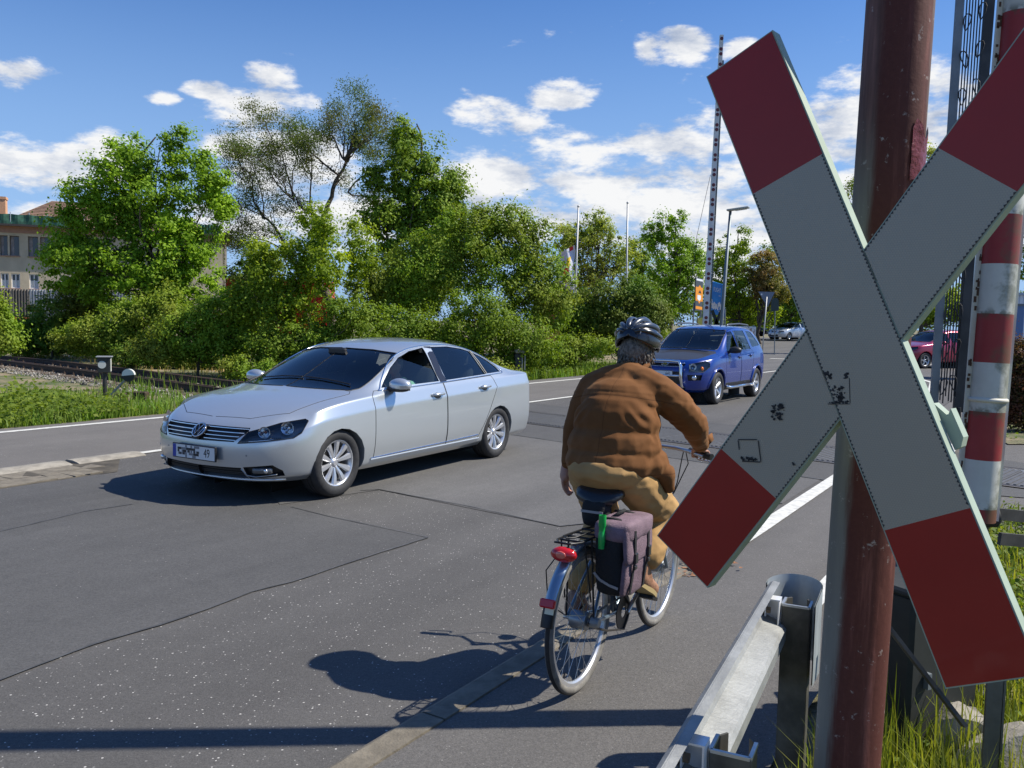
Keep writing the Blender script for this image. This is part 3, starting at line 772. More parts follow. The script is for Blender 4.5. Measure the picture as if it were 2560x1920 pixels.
# ------------------------------------------------------------------ near barrier: raised boom with its hanging grille, pivot stand and counterweight
YB = 3.53
bm0 = at(2440, 1300, YB); bm1 = at(2552, 0, YB+.02)
db = (bm1-bm0).normalized(); Lb = 6.6
def boom_mat(name, z0, pitch, w0):
    m = bpy.data.materials.new(name); m.use_nodes = True; t = NT(m.node_tree); b = t.n['Principled BSDF']; b.inputs['Roughness'].default_value = .55
    pos = t.new('ShaderNodeTexCoord').outputs['Object']; sp_ = t.new('ShaderNodeSeparateXYZ'); t.l.new(pos, sp_.inputs[0])
    w = t.math('WRAP', t.math('SUBTRACT', sp_.outputs[2], z0), pitch, 0.0)
    red = t.math('LESS_THAN', w, w0)
    n = t.noise(pos, 10, 6, .7); alg = t.ramp(t.math('ADD', t.noise(pos, 5, 5, .7), t.math('MULTIPLY', sp_.outputs[0], 2.2)), .47, .66)
    wh = t.mix(n, (.62, .62, .57), (.44, .44, .38)); rd = t.mix(n, (.23, .012, .014), (.33, .03, .03))
    c = t.mix(red, wh, rd)
    front = t.math('LESS_THAN', sp_.outputs[0], .068)
    c = t.mix(t.math('MULTIPLY', t.math('MULTIPLY', alg, front), .62), c, (.075, .085, .035))
    # black mould where a white band ends
    e = t.math('ABSOLUTE', t.math('SUBTRACT', w, w0)); g = t.math('SUBTRACT', 1, t.ramp(e, .0, .035))
    c = t.mix(t.math('MULTIPLY', t.math('MULTIPLY', g, t.ramp(t.noise(pos, 30, 4), .45, .6)), .7), c, (.06, .065, .03))
    t.l.new(c, b.inputs['Base Color'])
    bn = t.new('ShaderNodeBump'); bn.inputs['Strength'].default_value = .3; bn.inputs['Distance'].default_value = .003
    t.l.new(n, bn.inputs['Height']); t.l.new(bn.outputs[0], b.inputs['Normal']); return m
bar = empty('barrier_boom', bm0, 0, 'raised red and white striped barrier tube with rusty seams right of the crossing sign', 'barrier')
bar.rotation_mode = 'QUATERNION'; bar.rotation_quaternion = Vector((0, 0, 1)).rotation_difference(db)
zb = lambda y: (at(2465, y, YB)-bm0).length
BOOM = boom_mat('boom_bands', zb(1148), zb(906)-zb(1148), zb(1028)-zb(1148))
# bands read off along the tube
b = MB(); b.lathe([(.001, 0), (.073, 0), (.073, 2.0), (.072, 4.5), (.070, Lb), (.001, Lb)], seg=40); b.build('tube', BOOM, bar, math.radians(40))
WP = mat('chipped_white_paint', (.70, .69, .60), .55, var=.12, vscale=8, col2=(.55, .52, .42))
for sgn in (-1, 1):
    b = MB(); b.box((sgn*.0815, .0, Lb/2), (.02, .012, Lb)); b.build('fin', WP, bar)
b = MB(); b.lathe([(.0735, 0), (.080, .004), (.082, .010), (.080, .016), (.0735, .02)], seg=32); o = b.build('clamp_ring', WP, bar, True); o.location.z = zb(1005)
rs = random.Random(8); b = MB()
for i in range(60):
    z = rs.uniform(.2, 2.2); s_ = rs.uniform(.004, .012)
    b.box((-.0815+rs.uniform(-.006, .008), -.0072, z), (s_, .0015, s_*rs.uniform(1, 2.5)))
b.build('rust_spots', mat('rust_spot', (.09, .045, .025), .8), bar)['kind'] = 'stuff'
IRON = mat('dark_iron', (.05, .05, .052), .6, .4, var=.3, vscale=9); IRON2 = mat('grey_iron', (.17, .19, .21), .55, .4, var=.2)
gl_ = empty('hanging_grille', at(2340, 1000, YB+.2), 0, 'folded grille of dark rods and chain links hanging beside the raised barrier', 'grille')
o0 = gl_.location.copy()
YG = YB-.07
def lineB(p0, p1, ext=1.8):
    a, c = at(*p0, YG), at(*p1, YG); return a-o0, a+(c-a)*ext-o0
bl = lineB((2334, 1010), (2400, 0)); br = lineB((2394, 1030), (2474, 0))
b = MB(); b.bar(bl[0], bl[1], .03, .014, (0, 1, 0)); b.build('side_bar', IRON2, gl_)
b = MB(); b.bar(br[0], br[1], .036, .016, (0, 1, 0)); b.build('side_bar', IRON, gl_)
for k in range(6):
    f = (k+.5)/6; p = lineB((2346+42*f, 1000+10*math.sin(k*2.2)), (2414+44*f, 0)); b = MB(); b.tube([p[0], p[1]], .0026, 6); b.build('rod', IRON, gl_)
for side, (A_, B_) in enumerate((bl, br)):
    for k in range(20):
        f = (k+.5+(.3 if side else 0))/20; c = A_.lerp(B_, f)+Vector(((.028 if side == 0 else -.03), -.01, 0)); tl = rs.uniform(-.5, .5)
        pts = [c+Vector((math.cos(a)*.013*(1+.5*math.sin(a))+tl*.02*math.sin(a), 0, math.sin(a)*.033)) for a in [i*math.pi/5 for i in range(10)]]
        b = MB(); b.tube(pts, .0024, 5, closed=True); b.build('chain_link', IRON, gl_)
b = MB(); h0 = br[0]; b.tube([h0+Vector((0, -.01, .02)), h0+Vector((.005, -.01, -.05)), h0+Vector((-.005, -.01, -.085)), h0+Vector((-.02, -.01, -.08))], .007, 6); b.build('hook', IRON, gl_)

st_ = empty('barrier_stand', (bm0.x+.02, YB+.05, 0), 0, 'dark iron barrier pivot stand with counterweight arms reaching right over the verge', 'barrier stand')
WOOD = mat('dark_weathered_steel', (.055, .052, .045), .7, var=.4, vscale=8)
zb0 = bm0.z
b = MB(); b.box((0, .1, zb0/2-.02), (.16, .16, zb0-.02), bev=.01); b.build('column', WOOD, st_)
for dz, dy in ((.0, .0), (-.075, -.16)):
    b = MB(); b.bar((0.03, .02+dy, zb0+.02+dz), (1.3, .45+dy, zb0-.16+dz), .016, .05); b.build('counterweight_arm', WOOD, st_)
b = MB(); b.cyl((1.25, .15, zb0-.2), (1.25, .6, zb0-.2), .2, seg=24); b.build('counterweight', WOOD, st_, math.radians(40))
b = MB(); b.cyl((-.1, .02, zb0), (.1, .02, zb0), .045, seg=16); b.build('pivot', WOOD, st_, math.radians(40))
b = MB(); b.box((0, .1, .02), (.5, .5, .05)); b.build('base_plate', WOOD, st_)
# angle-iron post and strut in front of the stand
ap = at(2475, 1850, 2.9); z0 = ap.z
b = MB(); p0 = Vector((at(2478, 1855, 2.75).x, 2.75, .0)); b.box((p0.x, p0.y, .36), (.055, .01, .72)); b.box((p0.x+.03, p0.y+.02, .36), (.01, .05, .72))
tag(b.build('steel_post', mat('steel_post_grey', (.12, .115, .10), .6, .3, var=.3)), 'short grey angle-iron post below the lower right tip of the crossing sign', 'post')
b = MB(); q0, q1 = at(2215, 1560, 2.9), at(2400, 1800, 2.75); b.bar(q0+(q0-q1)*.25, q1+(q1-q0)*.06, .012, .06, (0, 1, 0))
tag(b.build('support_strut', WOOD), 'slanting dark flat bar in the grass just right of the red mast', 'strut')
BLK = mat('shadow_black', (.018, .02, .018), .7, var=.3)  # added block whose black stands in for deep shadow
rb = empty('shadow_mass', (at(2290, 1600, 3.3).x, 3.35, 0), .5, 'black block standing in for the shadow mass between red mast and grey post', 'shadow block')
b = MB(); b.box((0, 0, .36), (.42, .32, .66), bev=.015); b.build('housing', BLK, rb)
b = MB(); b.box((0, 0, .70), (.46, .36, .03), bev=.01); b.build('mass_top', BLK, rb)
b = MB(); b.box((-.12, -.17, .36), (.02, .02, .06)); b.build('mass_tab', IRON2, rb)
def rock(name, c, r, seed, label):
    rr = np.random.RandomState(seed); bm = bmesh.new(); bmesh.ops.create_icosphere(bm, subdivisions=3, radius=1)
    pl = [(rr.normal(size=3), rr.uniform(.55, .85)) for _ in range(14)]
    for v in bm.verts:
        co = np.array(v.co)
        for n, d in pl:
            n = n/np.linalg.norm(n); k = co@n
            if k > d: co = co-n*(k-d)
        v.co = Vector(co*np.array(r)+rr.normal(size=3)*.003)
    me = bpy.data.meshes.new(name); bm.to_mesh(me); bm.free(); o = link_mesh(name, me, CONC2, None, math.radians(20)); o.location = c
    return tag(o, label, 'rock', 'broken concrete lumps at the foot of the barrier')
rock('concrete_block', (at(2540, 1740, 3.0).x, 3.05, .10), (.2, .15, .16), 2, 'pale rough concrete lump behind the grey post at the lower right')
rock('concrete_block', (at(2440, 1720, 3.1).x, 3.2, .12), (.13, .12, .14), 5, 'smaller shaded concrete lump left of the grey post')
rock('concrete_block', (at(2570, 1820, 2.75).x, 2.8, .06), (.16, .12, .11), 9, 'low sunlit concrete lump at the right edge of the picture')
# switch gear by the rails at the far right
cg = empty('point_cover', at(2535, 1172, 10.3)-Vector((0, 0, .02)), -.4, 'bent pale sheet metal cover lying between the rails at the right', 'cover')
b = MB(); b.box((0, 0, .0), (.55, .14, .012)); b.box((-.22, 0, .04), (.16, .12, .012), Matrix.Rotation(.5, 3, 'Y')); b.build('sheet', GALV, cg)

# ------------------------------------------------------------------ switch lantern and weight lever by the left track
LAN = mat('lantern_black', (.02, .022, .022), .5, var=.3)
ll = empty('switch_lantern', Vector((at(262, 960, 19.3).x, 19.3, -.2)), .35, 'black switch lantern box with white disc standing beside the left rails', 'lantern')
zc = at(255, 912, 19.3).z+.2
b = MB(); b.box((0, 0, zc), (.26, .26, .34), bev=.01); b.build('housing', LAN, ll)
b = MB(); b.box((0, 0, zc+.185), (.33, .33, .025), bev=.005); b.build('roof', mat('lantern_lid', (.25, .26, .27), .5), ll)
MW = mat('milk_glass', (.72, .72, .66), .3)
b = MB(); b.cyl((-.04, -.1315, zc+.01), (-.04, -.136, zc+.01), .085, seg=24); b.build('disc', mat('disc_grey', (.5, .52, .5), .4), ll)
b = MB(); b.box((.133, 0, zc), (.006, .19, .29)); b.build('pane', MW, ll)
b = MB(); b.cyl((0, 0, 0), (0, 0, zc-.17), .045, seg=12); b.build('stem', LAN, ll)
wl = empty('weight_lever', Vector((at(322, 950, 18.2).x, 18.2, -.2)), 0, 'round switch weight half white half black on a lever beside the lantern', 'lever')
zw = at(319, 938, 18.2).z+.2
b = MB()
n = 28
for half, m in ((0, MW), (1, LAN)):
    b = MB(); vs = []
    for y in (-.035, .035):
        for k in range(n//2+1):
            a = math.pi*k/(n//2)+(math.pi if half else 0)+.12; vs.append((.135*math.cos(a), y, zw+.135*math.sin(a)))
    k = n//2+1; b.add(vs, [tuple(range(k)), tuple(range(2*k-1, k-1, -1))]+[(i, (i+1) % k, k+(i+1) % k, k+i) for i in range(k)])
    b.build('white_half' if not half else 'black_half', m, wl)
b = MB(); b.bar((0, .05, zw), (-.45, .1, .12), .03, .04); b.build('lever_arm', mat('lever_galv', (.3, .3, .28), .6, .4), wl)
b = MB(); b.box((.12, .3, .1), (.3, .2, .2), bev=.02); b.build('gearbox', RUST, wl); b = MB(); b.box((-.3, .3, .08), (.22, .2, .16), bev=.02); b.build('gearbox', RUST, wl)

tb = empty('trackside_box', Vector((G(1298, 940).x, G(1298, 940).y, -.12)), .2, 'dark metal signal cabinet with two chimney-like hoods beyond the sedan boot', 'signal box')
k = G(1298, 940).y; hgt = at(1298, 873, k).z+.12
b = MB(); b.box((-.04, 0, hgt*.52), (.24, .22, hgt*.66), bev=.02); b.build('housing', LAN, tb)
HD = mat('box_grey', (.27, .27, .24), .6, var=.2)
b = MB(); b.box((.0, 0, hgt-.06), (.3, .26, .12), bev=.03); b.box((.11, -.02, hgt-.05), (.06, .2, .16), bev=.02); b.build('hood', HD, tb)
for x in (.06, .145): b = MB(); b.box((x, -.115, hgt*.58), (.035, .02, hgt*.5)); b.build('slat', HD, tb)
b = MB(); b.box((0, 0, hgt*.1), (.1, .1, hgt*.2)); b.build('stem', LAN, tb)
# ------------------------------------------------------------------ cars
RUBBER = mat('tyre_rubber', (.022, .022, .023), .75, var=.25, vscale=30, bump=.2, bscale=80)
CHROME = mat('chrome', (.75, .76, .78), .08, 1.0)
ALLOY = mat('alloy_silver', (.62, .63, .65), .28, .75)
BLACKP = mat('black_plastic', (.018, .018, .019), .45)
WELL = mat('wheel_well_black', (.008, .008, .008), .9)
SEATM = mat('seat_fabric', (.035, .035, .04), .9)
DASH = mat('dashboard', (.03, .03, .032), .7)
LAMPG = glass('lamp_glass', (.9, .92, .95), .9, .01)
CARG = glass('car_glass', (.62, .72, .69), .9, .01)
CARGD = glass('car_glass_dark', (.2, .26, .27), .6, .01)
PLATE = mat('plate_white', (.72, .72, .70), .4); PINK = mat('plate_ink', (.015, .015, .02), .5); EU = mat('plate_blue', (.015, .05, .35), .4)
SEAMC = mat('panel_gap', (.012, .012, .014), .8)
REDL = mat('tail_lamp_red', (.5, .012, .015), .15, coat=.5); AMB = mat('amber_lens', (.75, .18, .02), .2); REFL = mat('reflector_silver', (.8, .8, .8), .12, .9); LAMPIN = mat('lamp_housing', (.16, .165, .17), .3, .5)
def paint(name, col, metal=.55, rough=.3):
    if name in MATS: return MATS[name]
    m = mat(name, col, rough, metal, coat=1.0); b = m.node_tree.nodes['Principled BSDF']; b.inputs['Coat Roughness'].default_value = .03; return m

def build_cage(Tb, level):
    """half body (y>=0); f runs backwards from the nose -> local X = -(f); subdivided; returns bmesh with layer n"""
    nl = 6
    ring = []                                        # ring[i][j]
    def crv(tab, n=nl): return tab
    fr = Tb['front']; re = Tb['rear']
    for yi, (yy, dfs) in enumerate(Tb['front_st']): ring.append([(fr[j][0]+dfs[j] if isinstance(dfs, (list, tuple)) else fr[j][0]+dfs, yy*Tb['yl'][j]/Tb['yl'][3] if yi else 0.0, fr[j][1]+Tb.get('front_dz', [0]*4)[yi]*(1 if j == 5 else 0)) for j in range(nl)])
    for st in Tb['side']:
        f, zb, zs, zbelt, yk = st
        zz = [Tb['zl'][0]+zb, Tb['zl'][1]+zb, Tb['zl'][2], Tb['zl'][3], zs, zbelt]
        ring.append([(f, Tb['yl'][j]*yk, zz[j]) for j in range(nl)])
    rs_ = []
    for yi, (yy, dfs) in enumerate(Tb['rear_st']): rs_.append([(re[j][0]-dfs, yy*Tb['yl'][j]/Tb['yl'][3] if yi else 0.0, re[j][1]) for j in range(nl)])
    ring += rs_[::-1]
    bm = bmesh.new(); R = [[bm.verts.new((-f, y, z)) for f, y, z in col] for col in ring]
    nr = len(R); ns = len(Tb['side'])
    for i in range(nr-1):
        for j in range(nl-1): bm.faces.new((R[i][j], R[i+1][j], R[i+1][j+1], R[i][j+1]))
    # top net
    rows = [[R[3][5], R[2][5], R[1][5], R[0][5]]]
    for i, tp_ in enumerate(Tb['top']):
        rows.append([R[4+i][5]]+[bm.verts.new((-(f), y, z)) for f, y, z in tp_])
    rows.append([R[nr-4][5], R[nr-3][5], R[nr-2][5], R[nr-1][5]])
    for i in range(len(rows)-1):
        for k in range(3): bm.faces.new((rows[i][k], rows[i+1][k], rows[i+1][k+1], rows[i][k+1]))
    cr = bm.edges.layers.float.new('crease_edge')
    def crease(a, b, v):
        e = bm.edges.get((a, b))
        if e: e[cr] = v
    for i in range(nr-1):
        crease(R[i][0], R[i+1][0], .8)
        if 3 <= i < nr-4: crease(R[i][4], R[i+1][4], Tb.get('shoulder', .55)); crease(R[i][5], R[i+1][5], Tb.get('belt', .5))
        else: crease(R[i][5], R[i+1][5], .35)
        crease(R[i][1], R[i+1][1], .4)
    for i in range(len(rows)-1): crease(rows[i][1], rows[i+1][1], Tb.get('rail', .4))
    for i, v in Tb.get('row_crease', {}).items():
        for k in range(3): crease(rows[i][k], rows[i][k+1], v)
    # mirror for a smooth centreline, subdivide, then drop the far half
    me = bpy.data.meshes.new('tmp'); 
    geo = bm.verts[:]+bm.edges[:]+bm.faces[:]
    r = bmesh.ops.duplicate(bm, geom=geo); dv = [v for v in r['geom'] if isinstance(v, bmesh.types.BMVert)]; df = [f for f in r['geom'] if isinstance(f, bmesh.types.BMFace)]
    for v in dv: v.co.y = -v.co.y
    bmesh.ops.reverse_faces(bm, faces=df)
    bmesh.ops.remove_doubles(bm, verts=[v for v in bm.verts if abs(v.co.y) < 1e-6], dist=1e-5)
    bmesh.ops.recalc_face_normals(bm, faces=bm.faces)
    bm.to_mesh(me); bm.free()
    o = bpy.data.objects.new('tmp', me); COL.objects.link(o)
    md = o.modifiers.new('s', 'SUBSURF'); md.levels = level; md.render_levels = level
    dg = bpy.context.evaluated_depsgraph_get(); m2 = bpy.data.meshes.new_from_object(o.evaluated_get(dg)); bpy.data.objects.remove(o)
    bm = bmesh.new(); bm.from_mesh(m2); bm.normal_update()
    up = sum(f.normal.z*f.calc_area() for f in bm.faces if f.calc_center_median().z > 1.0)
    if up < 0: bmesh.ops.reverse_faces(bm, faces=bm.faces); bm.normal_update()
    full = bm.copy()
    ln = bm.verts.layers.float_vector.new('n')
    for v in bm.verts: v[ln] = v.normal
    bmesh.ops.delete(bm, geom=[f for f in bm.faces if f.calc_center_median().y < 0], context='FACES')
    return bm, full

def cut_poly(bm, poly, a, b, filt):
    """carve a convex polygon given in the projected axes (a,b); returns the faces inside"""
    a, b = Vector(a), Vector(b); n = len(poly)
    cx = sum(p[0] for p in poly)/n; cy = sum(p[1] for p in poly)/n
    xs_ = [p[0] for p in poly]; ys_ = [p[1] for p in poly]; mg = .02
    reg = [f for f in bm.faces if filt(f.calc_center_median(), f.normal)]
    reg = [f for f in reg if any(min(xs_)-mg < v.co.dot(a) < max(xs_)+mg for v in f.verts) or True]
    def bb(f):
        u_ = [v.co.dot(a) for v in f.verts]; w_ = [v.co.dot(b) for v in f.verts]
        return max(u_) > min(xs_) and min(u_) < max(xs_) and max(w_) > min(ys_) and min(w_) < max(ys_)
    reg = [f for f in reg if bb(f)]
    for i in range(n):
        p, q = poly[i], poly[(i+1) % n]; n2 = Vector((q[1]-p[1], -(q[0]-p[0])))
        if n2.dot(Vector((cx-p[0], cy-p[1]))) > 0: n2 = -n2
        N = a*n2.x+b*n2.y; d = n2.x*p[0]+n2.y*p[1]; co = N*(d/N.length_squared)
        es = set(e for f in reg for e in f.edges); vs = set(v for f in reg for v in f.verts)
        r = bmesh.ops.bisect_plane(bm, geom=list(vs)+list(es)+list(reg), plane_co=co, plane_no=N, dist=1e-6)
        fs = set(g for g in r['geom'] if isinstance(g, bmesh.types.BMFace)) | set(f for f in reg if f.is_valid)
        reg = [f for f in fs if f.is_valid and (f.calc_center_median()-co).dot(N) < 0]
    return reg

def piece(bm, faces, remove=True):
    """lift faces out as (verts, normals, faces)"""
    ln = bm.verts.layers.float_vector['n']; idx = {}; V_, N_, F_ = [], [], []
    for f in faces:
        ff = []
        for v in f.verts:
            if v not in idx: idx[v] = len(V_); V_.append(v.co.copy()); N_.append(Vector(v[ln]).normalized())
            ff.append(idx[v])
        F_.append(ff)
    if remove: bmesh.ops.delete(bm, geom=list(faces), context='FACES')
    return [V_, N_, F_]
def mirrored(P): return [[Vector((v.x, -v.y, v.z)) for v in P[0]], [Vector((n.x, -n.y, n.z)) for n in P[1]], [f[::-1] for f in P[2]]]
def join(P, Q): n = len(P[0]); return [P[0]+Q[0], P[1]+Q[1], P[2]+[[i+n for i in f] for f in Q[2]]]
def push(P, d): return [[v+n*d for v, n in zip(P[0], P[1])], P[1], P[2]]
def mesh_piece(name, P, m, parent):
    me = bpy.data.meshes.new(name); me.from_pydata([tuple(v) for v in P[0]], [], P[2]); me.update(); me.shade_smooth()
    me.normals_split_custom_set_from_vertices([tuple(n) for n in P[1]])
    return link_mesh(name, me, m, parent)
def boundary_loops(P):
    cnt = {}
    for f in P[2]:
        for a, b in zip(f, f[1:]+f[:1]):
            k = (min(a, b), max(a, b)); cnt[k] = cnt.get(k, 0)+1
    nb = {}
    for (a, b), c in cnt.items():
        if c == 1: nb.setdefault(a, []).append(b); nb.setdefault(b, []).append(a)
    loops = []; seen = set()
    for s in nb:
        if s in seen: continue
        lp_ = [s]; seen.add(s); cur = s
        while True:
            nx = [x for x in nb[cur] if x not in seen]
            if not nx: break
            cur = nx[0]; seen.add(cur); lp_.append(cur)
        loops.append(lp_)
    return loops
def trim(name, P, r, m, parent, sel=None, off=0.0):
    """a thin strip following the outline of a piece"""
    b = MB()
    for lp_ in boundary_loops(P):
        pts = [(P[0][i]+P[1][i]*off) for i in lp_]
        if len(pts) < 6: continue
        if sel:
            ok = [sel(p) for p in pts]
            if not any(ok): continue
            if not all(ok):
                k = next(i for i in range(len(pts)) if not ok[i-1] and ok[i]); pts = pts[k:]+pts[:k]; ok = ok[k:]+ok[:k]
                run = []
                for p, o_ in zip(pts+[pts[0]], ok+[False]):
                    if o_: run.append(p)
                    elif len(run) > 1: b.tube(run, r, 5); run = []
                    else: run = []
                continue
        b.tube(pts, r, 5, closed=True)
    return b.build(name, m, parent, True)
def rim_wall(name, P, depth, m, parent, inward=None):
    b = MB()
    for lp_ in boundary_loops(P):
        if len(lp_) < 6: continue
        a = [P[0][i] for i in lp_]; c = [P[0][i]+(inward if inward is not None else -P[1][i]*depth) for i in lp_]; n = len(a)
        b.add(a+c, [(i, (i+1) % n, n+(i+1) % n, n+i) for i in range(n)])
    return b.build(name, m, parent, True)

def wheel_proto(name, R, width, rimr, style, tyre=RUBBER):
    """axis along local Y, outer face towards +Y"""
    root = bpy.data.objects.new('wheel', None); w = width/2
    b = MB(); b.lathe([(rimr, -w*.85), (rimr+.02, -w), (R-.03, -w), (R-.008, -w*.82), (R, -w*.6), (R, -w*.12), (R-.008, -w*.1), (R-.008, -w*.04), (R, -w*.02), (R, w*.28), (R-.008, w*.3), (R-.008, w*.36), (R, w*.38), (R, w*.6), (R-.008, w*.82), (R-.03, w), (R-.055, w*1.03), (rimr+.02, w), (rimr, w*.85)], axis=(0, 1, 0), seg=56)
    t = b.build('tyre', tyre, None, math.radians(50))
    b = MB(); b.lathe([(rimr, -w*.85), (rimr-.02, -w*.7), (rimr-.03, w*.4), (rimr-.012, w*.78), (rimr+.006, w*.88), (rimr+.006, w*.8)], axis=(0, 1, 0), seg=48); rm = b.build('rim', ALLOY, None, True)
    b = MB(); b.lathe([(.001, w*.05), (rimr*.62, w*.05), (rimr*.62, -w*.1), (.001, -w*.1)], axis=(0, 1, 0), seg=28); disc = b.build('brake_disc', mat('brake_disc', (.12, .11, .10), .4, .8), None)
    b = MB(); b.lathe([(.001, -w*.3), (rimr-.03, -w*.3)], axis=(0, 1, 0), seg=28); back = b.build('backing', WELL, None)
    spokes = []
    def spoke(a, spread, r0, r1, wd0, wd1, z0, z1):
        b = MB(); ca, sa = math.cos(a), math.sin(a); d = Vector((ca, 0, sa)); s_ = Vector((-sa, 0, ca))
        p = []
        for (r, wd, y, sh) in ((r0, wd0, z0, 0), ((r0+r1)/2, (wd0+wd1)/2, (z0+z1)/2+.008, spread*.5), (r1, wd1, z1, spread)):
            c = d*r+s_*sh; p += [c+s_*wd/2+Vector((0, y-.012, 0)), c+s_*wd*.30+Vector((0, y+.004, 0)), c-s_*wd*.30+Vector((0, y+.004, 0)), c-s_*wd/2+Vector((0, y-.012, 0)), c+Vector((0, y-.035, 0))]
        fs = [(i*5+j, i*5+(j+1) % 5, (i+1)*5+(j+1) % 5, (i+1)*5+j) for i in range(2) for j in range(5)]+[(0, 1, 2, 3, 4), (14, 13, 12, 11, 10)]
        b.add(p, fs); return b.build('spoke', ALLOY, None, math.radians(45))
    n = 5; zf = w*.62
    for k in range(n):
        a = 2*math.pi*k/n+.3
        if style == 'ten':
            for sg in (-1, 1): spokes.append(spoke(a+sg*.30, sg*.0, .045, rimr-.014, .026, .066, zf*.8, w*.72))
        elif style == 'five': spokes.append(spoke(a, 0, .03, rimr-.012, .06, .085, zf*.8, w*.72))
        else:
            for sg in (-1, 1): spokes.append(spoke(a+sg*.13, 0, .045, rimr-.014, .022, .022, zf*.8, w*.72))
    b = MB(); b.lathe([(.001, zf*.98), (.026, zf*.97), (.033, zf*.86), (.058, zf*.7), (.066, zf*.4), (.06, 0)], axis=(0, 1, 0), seg=20); hub = b.build('hub', ALLOY, None, math.radians(40))
    lug = MB()
    for k in range(5):
        a = 2*math.pi*k/5; lug.cyl((.046*math.cos(a), zf*.6, .046*math.sin(a)), (.046*math.cos(a), zf*.76, .046*math.sin(a)), .008, seg=6)
    lg = lug.build('wheel_bolts', mat('bolt_dark', (.03, .03, .03), .5), None)
    COL.objects.link(root)
    for o in [t, rm, disc, back, hub, lg]+spokes: o.parent = root
    return root
def place_wheel(proto, car, x, y, z, first, side=1):
    w = proto if first else copy_tree(proto)
    w.parent = car; w.location = (x, y, z); w.rotation_euler = (0, RND.uniform(0, 6) if not first else .2, 0) if side > 0 else (0, RND.uniform(0, 6), math.pi)
    return w

SEDAN = dict(
    yl=[.80, .865, .905, .912, .905, .865], zl=[.20, .255, .42, .61],
    front=[(.16, .20), (.05, .26), (.015, .43), (.02, .575), (.06, .665), (.19, .745)],
    front_st=[(0, 0), (.36, .02), (.66, .12), (.845, .42)], front_dz=[0, .0, .015, .045],
    side=[(.66, .02, .745, .845, .985), (.96, .02, .775, .895, 1.0), (1.28, .0, .80, .925, 1.0), (1.62, 0, .82, .945, 1.0), (2.05, 0, .84, .955, 1.0), (2.6, 0, .855, .965, 1.0), (3.1, 0, .87, .98, 1.0), (3.5, 0, .885, .995, 1.0), (3.85, .02, .90, 1.01, .995), (4.2, .03, .91, 1.02, .985), (4.5, .03, .91, 1.025, .97)],
    top=[[(.60, .66, .865), (.54, .34, .875), (.52, 0, .88)], [(.95, .70, .925), (.90, .36, .945), (.88, 0, .95)], [(1.28, .73, .96), (1.22, .38, .99), (1.20, 0, .995)],
         [(1.62, .735, 1.06), (1.50, .40, 1.09), (1.45, 0, 1.10)], [(2.10, .665, 1.35), (2.02, .36, 1.405), (2.0, 0, 1.415)], [(2.60, .64, 1.435), (2.6, .34, 1.485), (2.6, 0, 1.495)], [(3.1, .635, 1.42), (3.15, .33, 1.475), (3.15, 0, 1.485)],
         [(3.55, .645, 1.32), (3.62, .34, 1.385), (3.64, 0, 1.395)], [(3.95, .68, 1.155), (4.06, .36, 1.18), (4.08, 0, 1.185)], [(4.28, .72, 1.06), (4.36, .38, 1.085), (4.38, 0, 1.09)], [(4.52, .73, 1.05), (4.56, .38, 1.075), (4.58, 0, 1.08)]],
    rear=[(4.68, .24), (4.76, .30), (4.78, .46), (4.775, .66), (4.76, .86), (4.70, 1.04)],
    rear_st=[(0, 0), (.40, .02), (.70, .09), (.86, .30)], row_crease={0: .3}, L=4.78, wb=(.95, 3.66), wz=.318, archr=.338)
SUV = dict(
    yl=[.80, .87, .905, .915, .905, .87], zl=[.27, .33, .50, .72],
    front=[(.14, .27), (.05, .33), (.01, .52), (.02, .70), (.05, .82), (.16, .93)],
    front_st=[(0, 0), (.36, .02), (.68, .10), (.86, .38)], front_dz=[0, 0, .01, .03],
    side=[(.62, .02, .90, .975, .985), (.90, .02, .93, 1.01, 1.0), (1.20, .0, .95, 1.04, 1.0), (1.50, 0, .96, 1.05, 1.0), (1.9, 0, .965, 1.06, 1.0), (2.4, 0, .97, 1.07, 1.0), (2.9, 0, .98, 1.08, 1.0), (3.25, 0, .99, 1.09, 1.0), (3.55, .02, 1.0, 1.10, 1.0), (3.85, .03, 1.01, 1.11, .99), (4.1, .03, 1.01, 1.11, .97)],
    top=[[(.56, .66, 1.0), (.50, .34, 1.01), (.48, 0, 1.015)], [(.9, .70, 1.06), (.84, .36, 1.075), (.82, 0, 1.08)], [(1.18, .74, 1.10), (1.10, .38, 1.125), (1.08, 0, 1.13)],
         [(1.5, .74, 1.22), (1.38, .40, 1.25), (1.33, 0, 1.26)], [(1.92, .68, 1.54), (1.86, .36, 1.585), (1.84, 0, 1.595)], [(2.4, .665, 1.645), (2.4, .34, 1.68), (2.4, 0, 1.69)], [(2.9, .665, 1.65), (2.9, .34, 1.69), (2.9, 0, 1.70)],
         [(3.3, .665, 1.635), (3.3, .34, 1.675), (3.3, 0, 1.685)], [(3.7, .67, 1.59), (3.75, .34, 1.63), (3.75, 0, 1.64)], [(3.98, .70, 1.45), (4.05, .36, 1.47), (4.06, 0, 1.475)], [(4.16, .76, 1.22), (4.22, .40, 1.24), (4.23, 0, 1.245)]],
    rear=[(4.26, .32), (4.33, .38), (4.35, .55), (4.34, .75), (4.32, .92), (4.28, 1.10)],
    rear_st=[(0, 0), (.40, .02), (.72, .08), (.87, .28)], row_crease={0: .3}, L=4.35, wb=(.86, 3.49), wz=.345, archr=.395, shoulder=.3)
AX, AY, AZ = (-1, 0, 0), (0, 1, 0), (0, 0, 1)    # AX: f backwards

